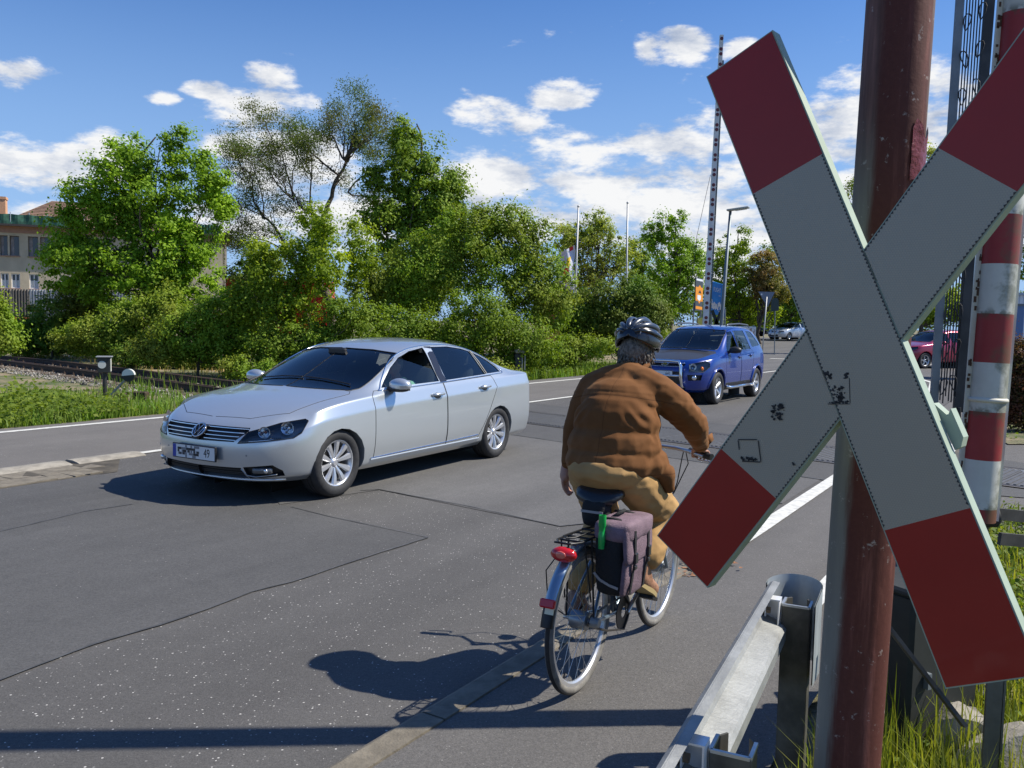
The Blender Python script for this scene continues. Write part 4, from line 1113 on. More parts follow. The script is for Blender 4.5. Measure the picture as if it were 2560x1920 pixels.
def arch_poly(f, z, r, n=20, flat=1.0): return [(f+r*math.cos(2*math.pi*k/n), z+r*flat*math.sin(2*math.pi*k/n)) for k in range(n)]
def car_body(root, Tb, pm, level=3, win=None, doors=None, wind=None, rearw=None, headl=None, grille=None, intake=None, tail=None, clad=None, bonnet=None, open_window=False, glassm=CARG, chrome_win=True, hood_dz=0):
    bm, full = build_cage(Tb, level); bvh = BVHTree.FromBMesh(full); out = {'bvh': bvh}
    side = lambda c, n: c.y > .45 and n.y > .25
    def both(name, P, m, sep=True, d=0):
        if d: P = push(P, d)
        if sep: return mesh_piece(name, P, m, root), mesh_piece(name, mirrored(P), m, root)
        return (mesh_piece(name, join(P, mirrored(P)), m, root),)
    for f in Tb['wb']:
        fs = cut_poly(bm, arch_poly(f, Tb['wz']+.005, Tb['archr']), AX, AZ, lambda c, n: c.y > .5)
        P = piece(bm, fs); out.setdefault('arch', []).append(P)
        w = rim_wall('arch_lip', P, .05, pm, root, Vector((0, -.10, 0))); 
        w2 = w.copy(); COL.objects.link(w2); w2.scale = (1, -1, 1); w2.parent = root
        b = MB(); n = 20; r = Tb['archr']+.004; vs = []
        for y in (.35, .84):
            for k in range(n+1):
                a = math.pi*k/n*1.16-.25; vs.append((-(f+r*math.cos(a)), y, Tb['wz']+.005+r*math.sin(a)))
        b.add(vs, [(k, k+1, n+2+k, n+1+k) for k in range(n)]); b.box((-f, .36, Tb['wz']+.05), (r*2, .01, r*2-.02))
        l = b.build('wheel_well', WELL, root); l2 = l.copy(); COL.objects.link(l2); l2.scale = (1, -1, 1)
    if wind:
        P = piece(bm, cut_poly(bm, wind, AY, AZ, lambda c, n: 1.0 < -c.x < 2.35 and n.x > .2 and n.z > .2)); out['wind'] = P; J = join(P, mirrored(P))
        ws_ = mesh_piece('windscreen', push(J, -.004), glassm, root)
        rim_wall('screen_seal', P, .03, BLACKP, ws_); s2 = rim_wall('screen_seal', mirrored(P), .03, BLACKP, ws_)
        trim('screen_edge', P, .006, BLACKP, ws_, lambda p: p.y > .02); trim('screen_edge', mirrored(P), .006, BLACKP, ws_, lambda p: p.y < -.02)
    if rearw:
        P = piece(bm, cut_poly(bm, rearw, AY, AZ, lambda c, n: -c.x > Tb['L']*.70 and n.x < -.15)); J = join(P, mirrored(P)); mesh_piece('rear_window', push(J, -.004), glassm, root)
    if win:
        for wi, (nm, poly) in enumerate(win):
            P = piece(bm, cut_poly(bm, poly, AX, AZ, side)); out[nm+str(wi)] = P
            Q = push(P, -.006)
            g1 = mesh_piece(nm, Q, glassm, root); g2 = mesh_piece(nm, mirrored(Q), glassm, root); out.setdefault('glass', []).append((g1, g2, Q))
            for g, PP in ((g1, P), (g2, mirrored(P))):
                rim_wall('window_seal', PP, .02, BLACKP, g)
    if bonnet:
        P = piece(bm, cut_poly(bm, bonnet, AX, AY, lambda c, n: n.z > .45 and c.z > Tb['front'][5][1]-.06), True); J = join(P, mirrored(P))
        bo = mesh_piece('bonnet', J, out.get('bm') or Tb.get('bonnet_mat', pm), root)
        trim('bonnet_gap', P, .0035, SEAMC, bo, lambda p: p.y > .02, -.001); trim('bonnet_gap', mirrored(P), .0035, SEAMC, bo, lambda p: p.y < -.02, -.001)
    if headl:
        for nm, poly in headl:
            P = piece(bm, cut_poly(bm, poly, (-1, 1, 0), AZ, lambda c, n: -c.x < 1.1 and (n.x > .15 or n.y > .4) and c.y > .2 and n.x > -.2))
            out['headl'] = P
            for s_, PP in ((1, P), (-1, mirrored(P))):
                h = mesh_piece('headlight', PP, LAMPG, root); Q = push(PP, -.07)
                mesh_piece('lamp_housing', Q, LAMPIN, h); rim_wall('lamp_wall', PP, .07, BLACKP, h); trim('lamp_edge', PP, .004, BLACKP, h)
                out.setdefault('lamps', []).append((h, s_))
    for key, nm, d in (('grille', grille, -.03), ('intake', intake, -.045)):
        if nm:
            for poly in nm:
                P = piece(bm, cut_poly(bm, poly, AY, AZ, lambda c, n: -c.x < .75 and n.x > .2)); J = join(P, mirrored(P))
                if min(p[0] for p in poly) > .1:
                    for PP in (P, mirrored(P)): g = mesh_piece(key+'_side', push(PP, d), BLACKP, root); rim_wall(key+'_wall', PP, -d, BLACKP, g)
                    continue
                g = mesh_piece(key, push(J, d), BLACKP, root); out.setdefault(key, []).append((g, P))
                rim_wall(key+'_wall', P, -d, BLACKP, g); rim_wall(key+'_wall', mirrored(P), -d, BLACKP, g)
    if tail:
        for poly in tail:
            P = piece(bm, cut_poly(bm, poly, (-1, -1, 0), AZ, lambda c, n: -c.x > Tb['L']-.8 and (n.x < -.1 or n.y > .5) and c.y > .3))
            for PP in (P, mirrored(P)): tl = mesh_piece('tail_light', push(PP, .003), REDL, root); rim_wall('lamp_rim', PP, .01, SEAMC, tl)
    if clad:
        for poly in clad:
            P = piece(bm, cut_poly(bm, poly, AX, AZ, lambda c, n: c.z < .8)); both('sill_cladding', P, BLACKP, True, .003)
    if doors:
        for nm, polys in doors:
            fs = []
            P = None
            for poly in polys:
                Q = piece(bm, cut_poly(bm, poly, AX, AZ, side)); P = Q if P is None else join(P, Q)
            for PP in (P, mirrored(P)):
                d_ = mesh_piece(nm, PP, pm, root)
                trim('door_gap', PP, .0034, SEAMC, d_, lambda p: True, -.0005)
    P = piece(bm, list(bm.faces)); mesh_piece('body', join(P, mirrored(P)), pm, root)
    bm.free(); full.free()
    b = MB(); b.box((-Tb['L']/2, 0, Tb['zl'][0]+.03), (Tb['L']-1.3, 1.40, .04)); b.build('floor_pan', WELL, root)
    return out
def on_front(o, y, z, extra=0.0):
    h = o['bvh'].ray_cast(Vector((2, y, z)), Vector((-1, 0, 0))); return h[0]+h[1]*extra, h[1]
def on_side(o, f, z, s=1, extra=0.0):
    h = o['bvh'].ray_cast(Vector((-f, 3*s, z)), Vector((0, -s, 0))); return h[0]+h[1]*extra, h[1]
def on_top(o, f, y, extra=0.0):
    h = o['bvh'].ray_cast(Vector((-f, y, 3)), Vector((0, 0, -1))); return h[0]+h[1]*extra, h[1]
def interior(root, f0, seats, z0, roofz, dash_f, steer_y=.37):
    for f, yy in seats:
        for y in yy:
            s = bpy.data.objects.new('seat', None); COL.objects.link(s); s.parent = root; s.location = (-f, y, z0)
            b = MB(); b.box((0, 0, .08), (.5, .48, .16), bev=.04); b.build('cushion', SEATM, s, True)
            b = MB(); b.box((-.27, 0, .40), (.13, .46, .58), Matrix.Rotation(-.22, 3, 'Y'), bev=.04); b.build('backrest', SEATM, s, True)
            b = MB(); b.box((-.36, 0, .74), (.09, .26, .17), Matrix.Rotation(-.15, 3, 'Y'), bev=.03); b.build('headrest', SEATM, s, True)
    b = MB(); b.box((-dash_f-.1, 0, z0+.38), (.55, 1.3, .16), bev=.05); b.build('dashboard', DASH, root, True)
    b = MB(); c = Vector((-dash_f-.48, steer_y, z0+.42)); R = Matrix.Rotation(-.45, 3, 'Y')
    b.tube([c+R@Vector((0, .18*math.cos(a), .18*math.sin(a))) for a in [i*math.pi/9 for i in range(18)]], .014, 6, closed=True)
    b.bar(c+R@Vector((0, -.17, 0)), c+R@Vector((0, .17, 0)), .03, .03); b.build('steering_wheel', BLACKP, root)
def plate(root, o, z, y, txt, mosaic=False):
    p, n = on_front(o, y, z, .03); r = bpy.data.objects.new('number_plate', None); COL.objects.link(r); r.parent = root; r.location = p
    b = MB(); b.box((0, 0, 0), (.02, .53, .125), bev=.004); b.build('plate_frame', BLACKP, r)
    b = MB(); b.box((.0105, 0, 0), (.002, .515, .108)); b.build('plate_face', PLATE, r)
    b = MB(); b.box((.0118, -.2365, 0), (.001, .04, .106)); b.build('plate_band', EU, r)
    R = frame_rot((0, 1, 0), (0, 0, 1))
    text('plate_number', txt, .105, Vector((.0125, .165, -.001)), R, PINK, r, .0004, .72)
    if mosaic:
        rr = random.Random(5); b = MB()
        for i in range(13):
            for j in range(5):
                if rr.random() < .45: b.box((.0122, -.20+i*.022, -.042+j*.021), (.0006, .021, .020))
        b.build('plate_mosaic', mat('plate_grey', (.22, .22, .23), .5), r)['kind'] = 'stuff'
        b = MB()
        for i in range(12):
            for j in range(3):
                if rr.random() < .42: b.box((.0126, -.185+i*.022, -.021+j*.021), (.0006, .021, .020))
        b.build('plate_mosaic', PINK, r)['kind'] = 'stuff'
    return r
def mirror(root, p, s, pm, base=BLACKP, sc=1.0):
    m_ = bpy.data.objects.new('wing_mirror', None); COL.objects.link(m_); m_.parent = root; m_.location = p
    b = MB(); b.ball((.0, s*.15*sc, .045), (.075*sc, .125*sc, .068*sc), 16); o = b.build('mirror_shell', pm, m_, True)
    for v in o.data.vertices:
        if v.co.x < -.03: v.co.x = -.03
        if v.co.z < .005: v.co.z = .005+(v.co.z-.005)*.6
    b = MB(); b.ball((.0, s*.13*sc, .012), (.068*sc, .13*sc, .035*sc), 14); b.box((0, s*.03, -.005), (.08, .09, .035), bev=.01); b.build('mirror_foot', base, m_, True)
    b = MB(); b.box((-.033, s*.15*sc, .045), (.004, .19*sc, .10*sc), bev=.001); b.build('mirror_glass', CHROME, m_)
def handle(root, o, f, z, s, pm):
    p, n = on_side(o, f, z, s); h = bpy.data.objects.new('door_handle', None); COL.objects.link(h); h.parent = root; h.location = p
    b = MB(); b.ball((0, -s*.006, -.012), (.075, .02, .038), 16); b.build('handle_bowl', mat('handle_shadow', (.10, .105, .11), .4, .5), h, True)
    b = MB(); b.tube([(-.10, s*.004, .012), (-.07, s*.034, .014), (.06, s*.036, .012), (.10, s*.004, .008)], [.012, .016, .016, .012], 8); q = b.build('handle_grip', pm, h, True)

# --- silver sedan
car1 = empty('sedan', (0, 0, 0), 0, 'silver four-door sedan with the driver window half open, crossing towards the camera', 'car')
SILV = paint('paint_silver_blue', (.56, .60, .62), .65, .28)
WIN = [('side_window', [(1.62, 1.0), (1.70, 1.06), (1.88, 1.19), (2.06, 1.29), (2.26, 1.355), (2.50, 1.39), (2.53, 1.02)]),
       ('side_window', [(2.66, 1.025), (2.63, 1.395), (2.95, 1.395), (3.22, 1.365), (3.38, 1.33), (3.46, 1.055)]),
       ('quarter_window', [(3.50, 1.06), (3.42, 1.32), (3.58, 1.265), (3.72, 1.20), (3.82, 1.13), (3.84, 1.07)])]
DOORS = [('front_door', [[(1.42, .30), (1.42, .93), (1.50, .975), (2.58, 1.0), (2.60, .30)]]), ('rear_door', [[(2.61, .30), (2.59, 1.0), (3.55, 1.035), (3.60, .90), (3.42, .60), (3.30, .42), (3.22, .30)]])]
o1 = car_body(car1, SEDAN, SILV, 4, WIN, DOORS, wind=[(-.01, 1.00), (.69, .985), (.72, 1.0), (.655, 1.26), (.60, 1.335), (.35, 1.365), (-.01, 1.375)],
    rearw=[(-.01, 1.12), (.62, 1.11), (.60, 1.30), (-.01, 1.37)], headl=[('headlight', [(.52, .565), (.64, .665), (1.05, .745), (1.36, .775), (1.40, .76), (1.30, .655), (1.2, .615)])],
    grille=[[(-.01, .565), (.40, .575), (.50, .665), (.49, .70), (-.01, .70)]], intake=[[(-.01, .235), (.50, .245), (.46, .345), (-.01, .335)], [(.51, .245), (.735, .27), (.735, .32), (.69, .375), (.48, .352)]], tail=[[(-4.0, .80), (-4.0, .95), (-3.55, .93), (-3.62, .82)]], bonnet=[(.24, -.01), (.29, .40), (.50, .665), (.70, .70), (1.24, .74), (1.30, .70), (1.22, -.01)])
rot_s = car1
# chrome outline round the side windows
for s_ in (1, -1):
    pts = [(1.55, .975), (1.60, 1.0), (1.68, 1.07), (1.86, 1.205), (2.05, 1.305), (2.26, 1.372), (2.52, 1.408), (2.8, 1.414), (3.0, 1.408), (3.24, 1.378), (3.44, 1.33), (3.62, 1.265), (3.78, 1.18), (3.86, 1.10), (3.87, 1.055), (3.7, 1.048), (3.2, 1.03), (2.6, 1.005), (2.0, .985)]
    P_c = [on_side(o1, f, z, s_, .002)[0] for f, z in curve_pts([Vector((a, b_, 0)) for a, b_ in pts]+[Vector((1.55, .975, 0))], 4) for f, z in [(0, 0)]] if False else []
    q = curve_pts([Vector((a, b_, 0)) for a, b_ in pts]+[Vector((1.56, .972, 0))], 4)
    P_c = [on_side(o1, v.x, v.y, s_, .002)[0] for v in q[:-1]]
    b = MB(); b.tube(P_c, .007, 6, closed=True); b.build('window_trim', CHROME, car1, True)
    b = MB()
    for f0, f1 in ((2.53, 2.64),):
        vs = [on_side(o1, f, z, s_, .004)[0] for z in (1.01, 1.1, 1.2, 1.3, 1.398) for f in (f0+(.02 if z < 1.1 else 0), f1+(.02 if z < 1.1 else 0))]
        b.add(vs, [(2*i, 2*i+1, 2*i+3, 2*i+2) for i in range(4)])
    b.build('b_pillar_panel', mat('pillar_black', (.02, .018, .018), .18, coat=.5), car1)
    b = MB(); b.tube([on_side(o1, f, z, s_, .003)[0] for f, z in ((3.48, 1.06), (3.45, 1.2), (3.40, 1.33))], .011, 6); b.build('window_bar', BLACKP, car1)
    mirror(car1, on_side(o1, 1.72, 1.0, s_)[0]+Vector((0, -s_*.02, -.02)), s_, SILV)
    handle(car1, o1, 2.42, .875, s_, SILV); handle(car1, o1, 3.33, .905, s_, SILV)
    b = MB(); b.tube([on_side(o1, f, z, s_, .003)[0] for f, z in ((1.38, .315), (2.0, .325), (2.8, .335), (3.22, .345))], .006, 5); b.build('sill_trim', CHROME, car1)
    b = MB(); b.tube([on_side(o1, f, .30, s_, .004)[0] for f in (1.38, 2.0, 2.8, 3.25)], .010, 5); b.build('sill_strip', SILV, car1)
# grille bars, badge, plate, lights
gp = o1['grille'][0][0]
for i, (z, yw) in enumerate(((.59, .41), (.623, .44), (.656, .47), (.69, .49))):
    for a_, c_ in ((-yw, -.075), (.075, yw)) if i < 3 else ((-yw, yw),):
        b = MB(); ys = [a_+(c_-a_)*k/8 for k in range(9)]; b.tube([on_front(o1, y, z, -.004)[0] for y in ys], .0055, 6); b.build('grille_bar', CHROME, gp)
bp, bn = on_front(o1, 0, .645, .012)
bg_ = bpy.data.objects.new('badge', None); COL.objects.link(bg_); bg_.parent = car1; bg_.location = bp; bg_.rotation_mode = 'QUATERNION'; bg_.rotation_quaternion = Vector((1, 0, 0)).rotation_difference(Vector((bn.x, 0, bn.z)).normalized())
b = MB(); b.lathe([(.001, -.01), (.072, -.01), (.074, 0), (.001, .002)], axis=(1, 0, 0), seg=32); b.build('badge_disc', BLACKP, bg_, True)
b = MB(); b.tube([(.004, .066*math.cos(a), .066*math.sin(a)) for a in [i*math.pi/16 for i in range(32)]], .0062, 6, closed=True)
for pts in ([(-.026, .052), (0, .006), (.026, .052)], [(-.052, .030), (-.024, -.050), (0, .0), (.024, -.050), (.052, .030)]): b.tube([(.006, y, z) for y, z in pts], .005, 5)
b.build('badge_emblem', CHROME, bg_, True)
plate(car1, o1, .455, -.0, '49', True)
for h, s_ in o1['lamps']:
    for y, f, z, r in ((.62, .22, .665, .05), (.745, .38, .70, .055)):
        b = MB(); b.lathe([(.012, -.05), (r*.7, -.03), (r, .0), (r+.004, .002)], (-f, s_*y, z), Vector((.9, s_*.42, .05)), 18); b.build('reflector_bowl', REFL, h, True)
        b = MB(); b.ball((-f-.02, s_*y, z), .014, 8); b.build('bulb', AMB if r < .052 else REFL, h, True)
    b = MB()
    pts = [on_front(o1, s_*y, z, -.015)[0] for y, z in ((.45, .578), (.55, .59), (.66, .602), (.74, .618))]; b.tube(pts, .012, 6); b.build('lamp_blade', REFL, h, True)
for s_ in (1, -1):
    fp = on_front(o1, s_*.62, .315, -.02)[0]
    fo = bpy.data.objects.new('fog_light', None); COL.objects.link(fo); fo.parent = car1; fo.location = fp
    b = MB(); b.box((0, 0, 0), (.03, .17, .055), Matrix.Rotation(s_*.55, 3, 'Z'), bev=.012); b.build('lens', LAMPIN, fo, True)
    b = MB(); b.ball((.012, s_*-.03, 0), (.012, .022, .022), 10); b.ball((.0, s_*.035, 0), (.014, .026, .022), 10); b.build('reflector_bowl', REFL, fo, True)
    b = MB(); b.tube([on_front(o1, s_*y, z, .0)[0] for y, z in ((.46, .335), (.50, .275), (.56, .262), (.70, .285))], .006, 6); b.build('chrome_strip', mat('satin_trim', (.35, .36, .37), .3, .8), car1, True)
b = MB()
b.tube([on_front(o1, y, .228, .004)[0] for y in [-.74+.08*k for k in range(19)]], .008, 6); b.build('chin_strip', CHROME, car1, True)
b = MB()
for z in (.26, .285, .31):
    b.tube([on_front(o1, y, z, -.03)[0] for y in [-.46+.046*k for k in range(21)]], .004, 4)
b.build('intake_slats', mat('slat_black', (.03, .03, .03), .4), car1)['kind'] = 'stuff'
for y0, y1 in ((.60, .06), (.02, -.52)): b = MB(); b.tube([on_top(o1, 1.40+.03*abs(y), y, .012)[0] for y in (y0, (y0+y1)/2, y1)], .007, 5); b.build('wiper', BLACKP, car1)
for y, z in ((.52, .46), (-.40, .47), (-.62, .455)):
    p, n = on_front(o1, y, z); b = MB(); b.cyl(p-n*.004, p+n*.002, .009, seg=10); b.build('parking_sensor', mat('sensor', (.28, .30, .32), .4, .5), car1)
b = MB(); b.box((-1.92, 0, 1.34), (.05, .22, .06), bev=.01); b.build('inner_mirror', BLACKP, car1)
interior(car1, 0, [(2.45, (.37, -.37)), (3.25, (.35, -.35))], .42, 1.4, 1.55)
b = MB(); b.box((-2.75, 0, 1.375), (.9, .9, .01)); b.build('headliner', mat('headliner', (.25, .25, .24), .9), car1)
# tighten the overhangs and lower the whole shell onto the real car's proportions
def remap(v):
    f = -v.x
    if f < .95: f = .95-(.95-f)*.86
    elif f > 3.66: f = 3.66+(f-3.66)*.93
    return Vector((-f, v.y, v.z*.925))
done = set()
def remap_tree(o):
    for ch in o.children:
        if ch.type == 'MESH':
            if ch.data.name not in done:
                done.add(ch.data.name)
                for v in ch.data.vertices: v.co = remap(v.co)
            remap_tree(ch)
        else: ch.location = remap(ch.location)
remap_tree(car1)
wp = wheel_proto('w', .302, .21, .205, 'ten')
yw = .775
place_wheel(wp, car1, -.95, yw, .302, True)
for f, s_ in ((.95, -1), (3.66, 1), (3.66, -1)): place_wheel(wp, car1, -f, s_*yw, .302, False, s_)
for ch in car1.children:
    if ch.name.startswith('wheel') and ch.type == 'EMPTY':
        b = None
# half-open driver window: keep only the lower part of the pane
for g, (g1, g2, Q) in enumerate(o1['glass'][:1]):
    bm = bmesh.new(); bm.from_mesh(g1.data)
    rr_ = bmesh.ops.bisect_plane(bm, geom=bm.verts[:]+bm.edges[:]+bm.faces[:], plane_co=(-2.05, .7, 1.19), plane_no=Vector((-.28, 0, 1)).normalized(), clear_outer=True)
    g1.data = g1.data.copy(); bm.to_mesh(g1.data); bm.free()
def place_car(car, pf, pr, wbase, xf, scale=None, z=0.0):
    """pf, pr: ground points of the near-side (left) front and rear wheels"""
    d = (pf-pr); L_ = d.length; d.normalize(); sc_ = scale or L_/wbase; left = Vector((-d.y, d.x, 0))
    car.scale = (sc_,)*3; org = pf+d*(xf*sc_)-left*(.80*sc_); car.location = (org.x, org.y, z); car.rotation_euler = (0, 0, math.atan2(d.y, d.x)); return sc_
place_car(car1, G(830, 1240), G(1228, 1143), 2.71, .95)

# --- blue sport utility vehicle
car2 = empty('suv', (0, 0, 0), 0, 'metallic blue off-roader with grey bonnet and chrome bull bar behind the cyclist', 'car')
BLUE = paint('paint_blue', (.001, .028, .22), .15, .26)
SUV['bonnet_mat'] = mat('bonnet_grey_wrap', (.045, .044, .044), .45, .3, coat=.2)
W2 = [('side_window', [(1.52, 1.11), (1.66, 1.26), (1.82, 1.41), (1.98, 1.53), (2.16, 1.555), (2.26, 1.12)]), ('side_window', [(2.36, 1.12), (2.28, 1.565), (2.95, 1.57), (3.12, 1.15)]), ('quarter_window', [(3.26, 1.19), (3.14, 1.56), (3.50, 1.54), (3.84, 1.28), (3.86, 1.22)])]
D2 = [('front_door', [[(1.30, .42), (1.32, 1.06), (1.40, 1.09), (2.30, 1.10), (2.31, .42)]]), ('rear_door', [[(2.33, .42), (2.32, 1.10), (3.20, 1.12), (3.24, .98), (3.08, .60), (3.02, .42)]])]
o2 = car_body(car2, SUV, BLUE, 3, W2, D2, wind=[(-.01, 1.16), (.66, 1.14), (.69, 1.16), (.64, 1.50), (.60, 1.57), (-.01, 1.60)], rearw=[(-.01, 1.2), (.62, 1.2), (.6, 1.5), (-.01, 1.55)],
    headl=[('headlight', [(.62, .70), (.66, .86), (1.18, .93), (1.32, .90), (1.30, .80), (1.05, .70)])], grille=[[(-.01, .80), (.40, .81), (.44, .86), (-.01, .865)], [(-.01, .42), (.40, .44), (.42, .70), (-.01, .70)]],
    intake=[[(.52, .52), (.74, .53), (.76, .64), (.50, .64)]], tail=[[(-3.55, .92), (-3.58, 1.15), (-3.25, 1.13), (-3.30, .95)]], bonnet=[(.20, -.01), (.26, .40), (.42, .60), (.66, .67), (1.08, .74), (1.16, .70), (1.06, -.01)],
    clad=[[(1.22, .26), (1.22, .43), (3.10, .43), (3.10, .26)]], glassm=CARG)
for s_ in (1, -1):
    mirror(car2, on_side(o2, 1.62, 1.12, s_)[0]+Vector((0, -s_*.02, -.02)), s_, BLACKP, sc=1.15)
    handle(car2, o2, 2.18, .98, s_, BLUE); handle(car2, o2, 2.98, 1.0, s_, BLUE)
    b = MB(); b.tube([(-2.0, s_*.62, 1.655), (-2.1, s_*.62, 1.70), (-2.9, s_*.62, 1.725), (-3.5, s_*.62, 1.70), (-3.65, s_*.62, 1.64)], [.01, .018, .018, .018, .01], 8); b.build('roof_rail', mat('roof_rail', (.13, .14, .15), .35, .6), car2, True)
    b = MB(); b.tube([(-1.28, s_*.93, .36), (-1.4, s_*.98, .34), (-2.9, s_*.98, .34), (-3.05, s_*.93, .36)], .032, 10); b.build('side_step', CHROME, car2, True)
    for f in (1.7, 2.5): b = MB(); b.box((-f, s_*.985, .362), (.3, .05, .01)); b.build('step_pad', mat('step_pad', (.12, .12, .12), .7), car2)
    b = MB()
    vs = [on_side(o2, f, z, s_, .004)[0] for z in (1.12, 1.25, 1.4, 1.56) for f in (2.265, 2.345)]; b.add(vs, [(2*i, 2*i+1, 2*i+3, 2*i+2) for i in range(3)]); b.build('b_pillar_panel', MATS['pillar_black'], car2)
    # flared wheel arches
    for f in SUV['wb']:
        pts = []
        for k in range(13):
            a = math.pi*k/12; ff, zz = f+.415*math.cos(a), .35+.415*math.sin(a)
            pts.append(on_side(o2, ff, max(zz, .36), s_, .0)[0])
        b = MB(); b.tube(pts, .028, 6); b.build('arch_flare', BLUE, car2, True)
b = MB(); b.tube([(.05, y*.43, .40) if z == 0 else p for y, z, p in ()] or [(-.02, -.47, .36), (.10, -.45, .42), (.14, -.44, .60), (.12, -.43, .84), (.11, -.38, .92), (.13, -.2, .93), (.14, 0, .93), (.13, .2, .93), (.11, .38, .92), (.12, .43, .84), (.14, .44, .60), (.10, .45, .42), (-.02, .47, .36)], .032, 10); b.build('bull_bar', CHROME, car2, True)
b = MB(); b.tube([(.12, -.43, .62), (.15, 0, .62), (.12, .43, .62)], .022, 8); b.build('bull_bar_cross', CHROME, car2, True)
b = MB(); b.tube([on_front(o2, y, .872, .006)[0] for y in [-.42+.07*k for k in range(13)]], .009, 6); b.tube([on_front(o2, y, .80, .004)[0] for y in [-.40+.0666*k for k in range(13)]], .006, 6); b.build('grille_trim', CHROME, car2, True)
bp, bn = on_front(o2, 0, .845, .012); b = MB(); b.tube([bp+Vector((0, .07*math.cos(a), .034*math.sin(a))) for a in [i*math.pi/12 for i in range(24)]], .006, 5, closed=True); b.build('badge', CHROME, car2, True)
text('badge_letters', 'KIA', .055, bp+Vector((.004, 0, 0)), frame_rot((0, 1, 0), (0, 0, 1)), CHROME, car2, .003)
plate(car2, o2, .66, 0, '641').location.x += .13
for h, s_ in o2['lamps']:
    for y, f, z, r in ((.58, .14, .80, .075),): b = MB(); b.lathe([(.012, -.05), (r*.7, -.03), (r, .0)], (-f-.03, s_*y, z), Vector((.9, s_*.3, .02)), 18); b.build('reflector_bowl', REFL, h, True)
    b = MB(); b.ball((-.28, s_*.74, .77), (.04, .035, .045), 12); b.build('indicator', AMB, h, True)
for s_ in (1, -1): b = MB(); fp = on_front(o2, s_*.63, .58, -.01)[0]; b.lathe([(.001, .012), (.045, .01), (.05, 0)], fp, (1, s_*.3, 0), 16); b.build('fog_light', REFL, car2, True)
b = MB(); b.tube([on_side(o2, 4.3, 1.0, 1, .002)[0], on_side(o2, 4.3, 1.0, 1, .002)[0]], .01, 4) if False else b.box((-1.1, 0, 1.175), (.05, 1.2, .012)); b.build('wiper', BLACKP, car2)
interior(car2, 0, [(2.2, (.37, -.37)), (2.95, (.35, -.35))], .62, 1.6, 1.5)
wq = wheel_proto('w', .345, .235, .225, 'five'); place_wheel(wq, car2, -.86, .79, .345, True)
for f, s_ in ((.86, -1), (3.49, 1), (3.49, -1)): place_wheel(wq, car2, -f, s_*.79, .345, False, s_)
pf = G(1783, 1010); place_car(car2, pf, pf+Vector((.545, .838, 0))*2.63, 2.63, .86, 1.0)

# --- far cars
def simple_car(name, Tb, pm, label, pf, dirv, win, wind, headl, grille, style, z=0, g=CARGD, sc=1.0, bonnet=None, doors=None):
    r = empty(name, (0, 0, 0), 0, label, 'car'); o = car_body(r, Tb, pm, 2, win, doors, wind=wind, headl=headl, grille=grille, glassm=g, bonnet=bonnet, rearw=None)
    w = wheel_proto('w', Tb['wz'], .21, Tb['wz']*.66, style); place_wheel(w, r, -Tb['wb'][0], .78, Tb['wz'], True)
    for f, s_ in ((Tb['wb'][0], -1), (Tb['wb'][1], 1), (Tb['wb'][1], -1)): place_wheel(w, r, -f, s_*.78, Tb['wz'], False, s_)
    for s_ in (1, -1): mirror(r, on_side(o, 1.72, Tb['side'][3][3]+.05, s_)[0]+Vector((0, -s_*.02, -.02)), s_, pm)
    plate(r, o, Tb['zl'][2]+.02, 0, '')
    d = Vector(dirv).normalized(); place_car(r, pf, pf-d*2.7, 2.7, Tb['wb'][0], sc, z); return r, o
WINDS = [(-.01, 1.00), (.69, .985), (.72, 1.0), (.655, 1.26), (.60, 1.335), (.35, 1.365), (-.01, 1.375)]
WINDU = [(-.01, 1.16), (.66, 1.14), (.69, 1.16), (.64, 1.50), (.60, 1.57), (-.01, 1.60)]
GLWHITE = paint('paint_pale_silver', (.50, .54, .60), .4, .3)
pfb = at(1971, 850, 70)
r3, o3 = simple_car('parked_car', SEDAN, GLWHITE, 'pale silver saloon standing on the far side of the junction left of the big sign', pfb, (-.80, -.60, 0), WIN, WINDS,
    [('headlight', [(.50, .60), (.62, .70), (1.1, .74), (1.2, .66)])], [[(.04, .60), (.22, .60), (.22, .70), (.04, .70)], [(-.01, .30), (.4, .30), (.4, .42), (-.01, .42)]], 'thin', pfb.z, bonnet=[(.24, -.01), (.29, .40), (.50, .665), (1.24, .74), (1.22, -.01)], doors=DOORS)
CRIM = paint('paint_crimson', (.30, .012, .05), .35, .28)
SUV2 = dict(SUV); SUV2.pop('bonnet_mat', None)
pfr = G(2309, 921)
r4, o4 = simple_car('passing_car', SUV2, CRIM, 'crimson crossover driving left on the side street, seen behind the hanging grille', pfr, (-.93, -.36, 0), W2, WINDU,
    [('headlight', [(.62, .78), (.66, .88), (1.28, .94), (1.30, .86), (1.05, .78)])], [[(-.01, .76), (.48, .77), (.48, .88), (-.01, .88)], [(-.01, .42), (.5, .44), (.5, .6), (-.01, .6)]], 'thin', 0, bonnet=SUV2 and [(.20, -.01), (.26, .40), (.42, .60), (1.08, .74), (1.06, -.01)], doors=D2)
pfd = at(1903, 841, 74)
r5, o5 = simple_car('dark_car', SEDAN, paint('paint_black', (.01, .011, .013), .2, .3), 'black car mostly hidden under the trees behind the white trailer', pfd, (.75, -.66, 0), WIN, WINDS, None, None, 'thin', pfd.z)

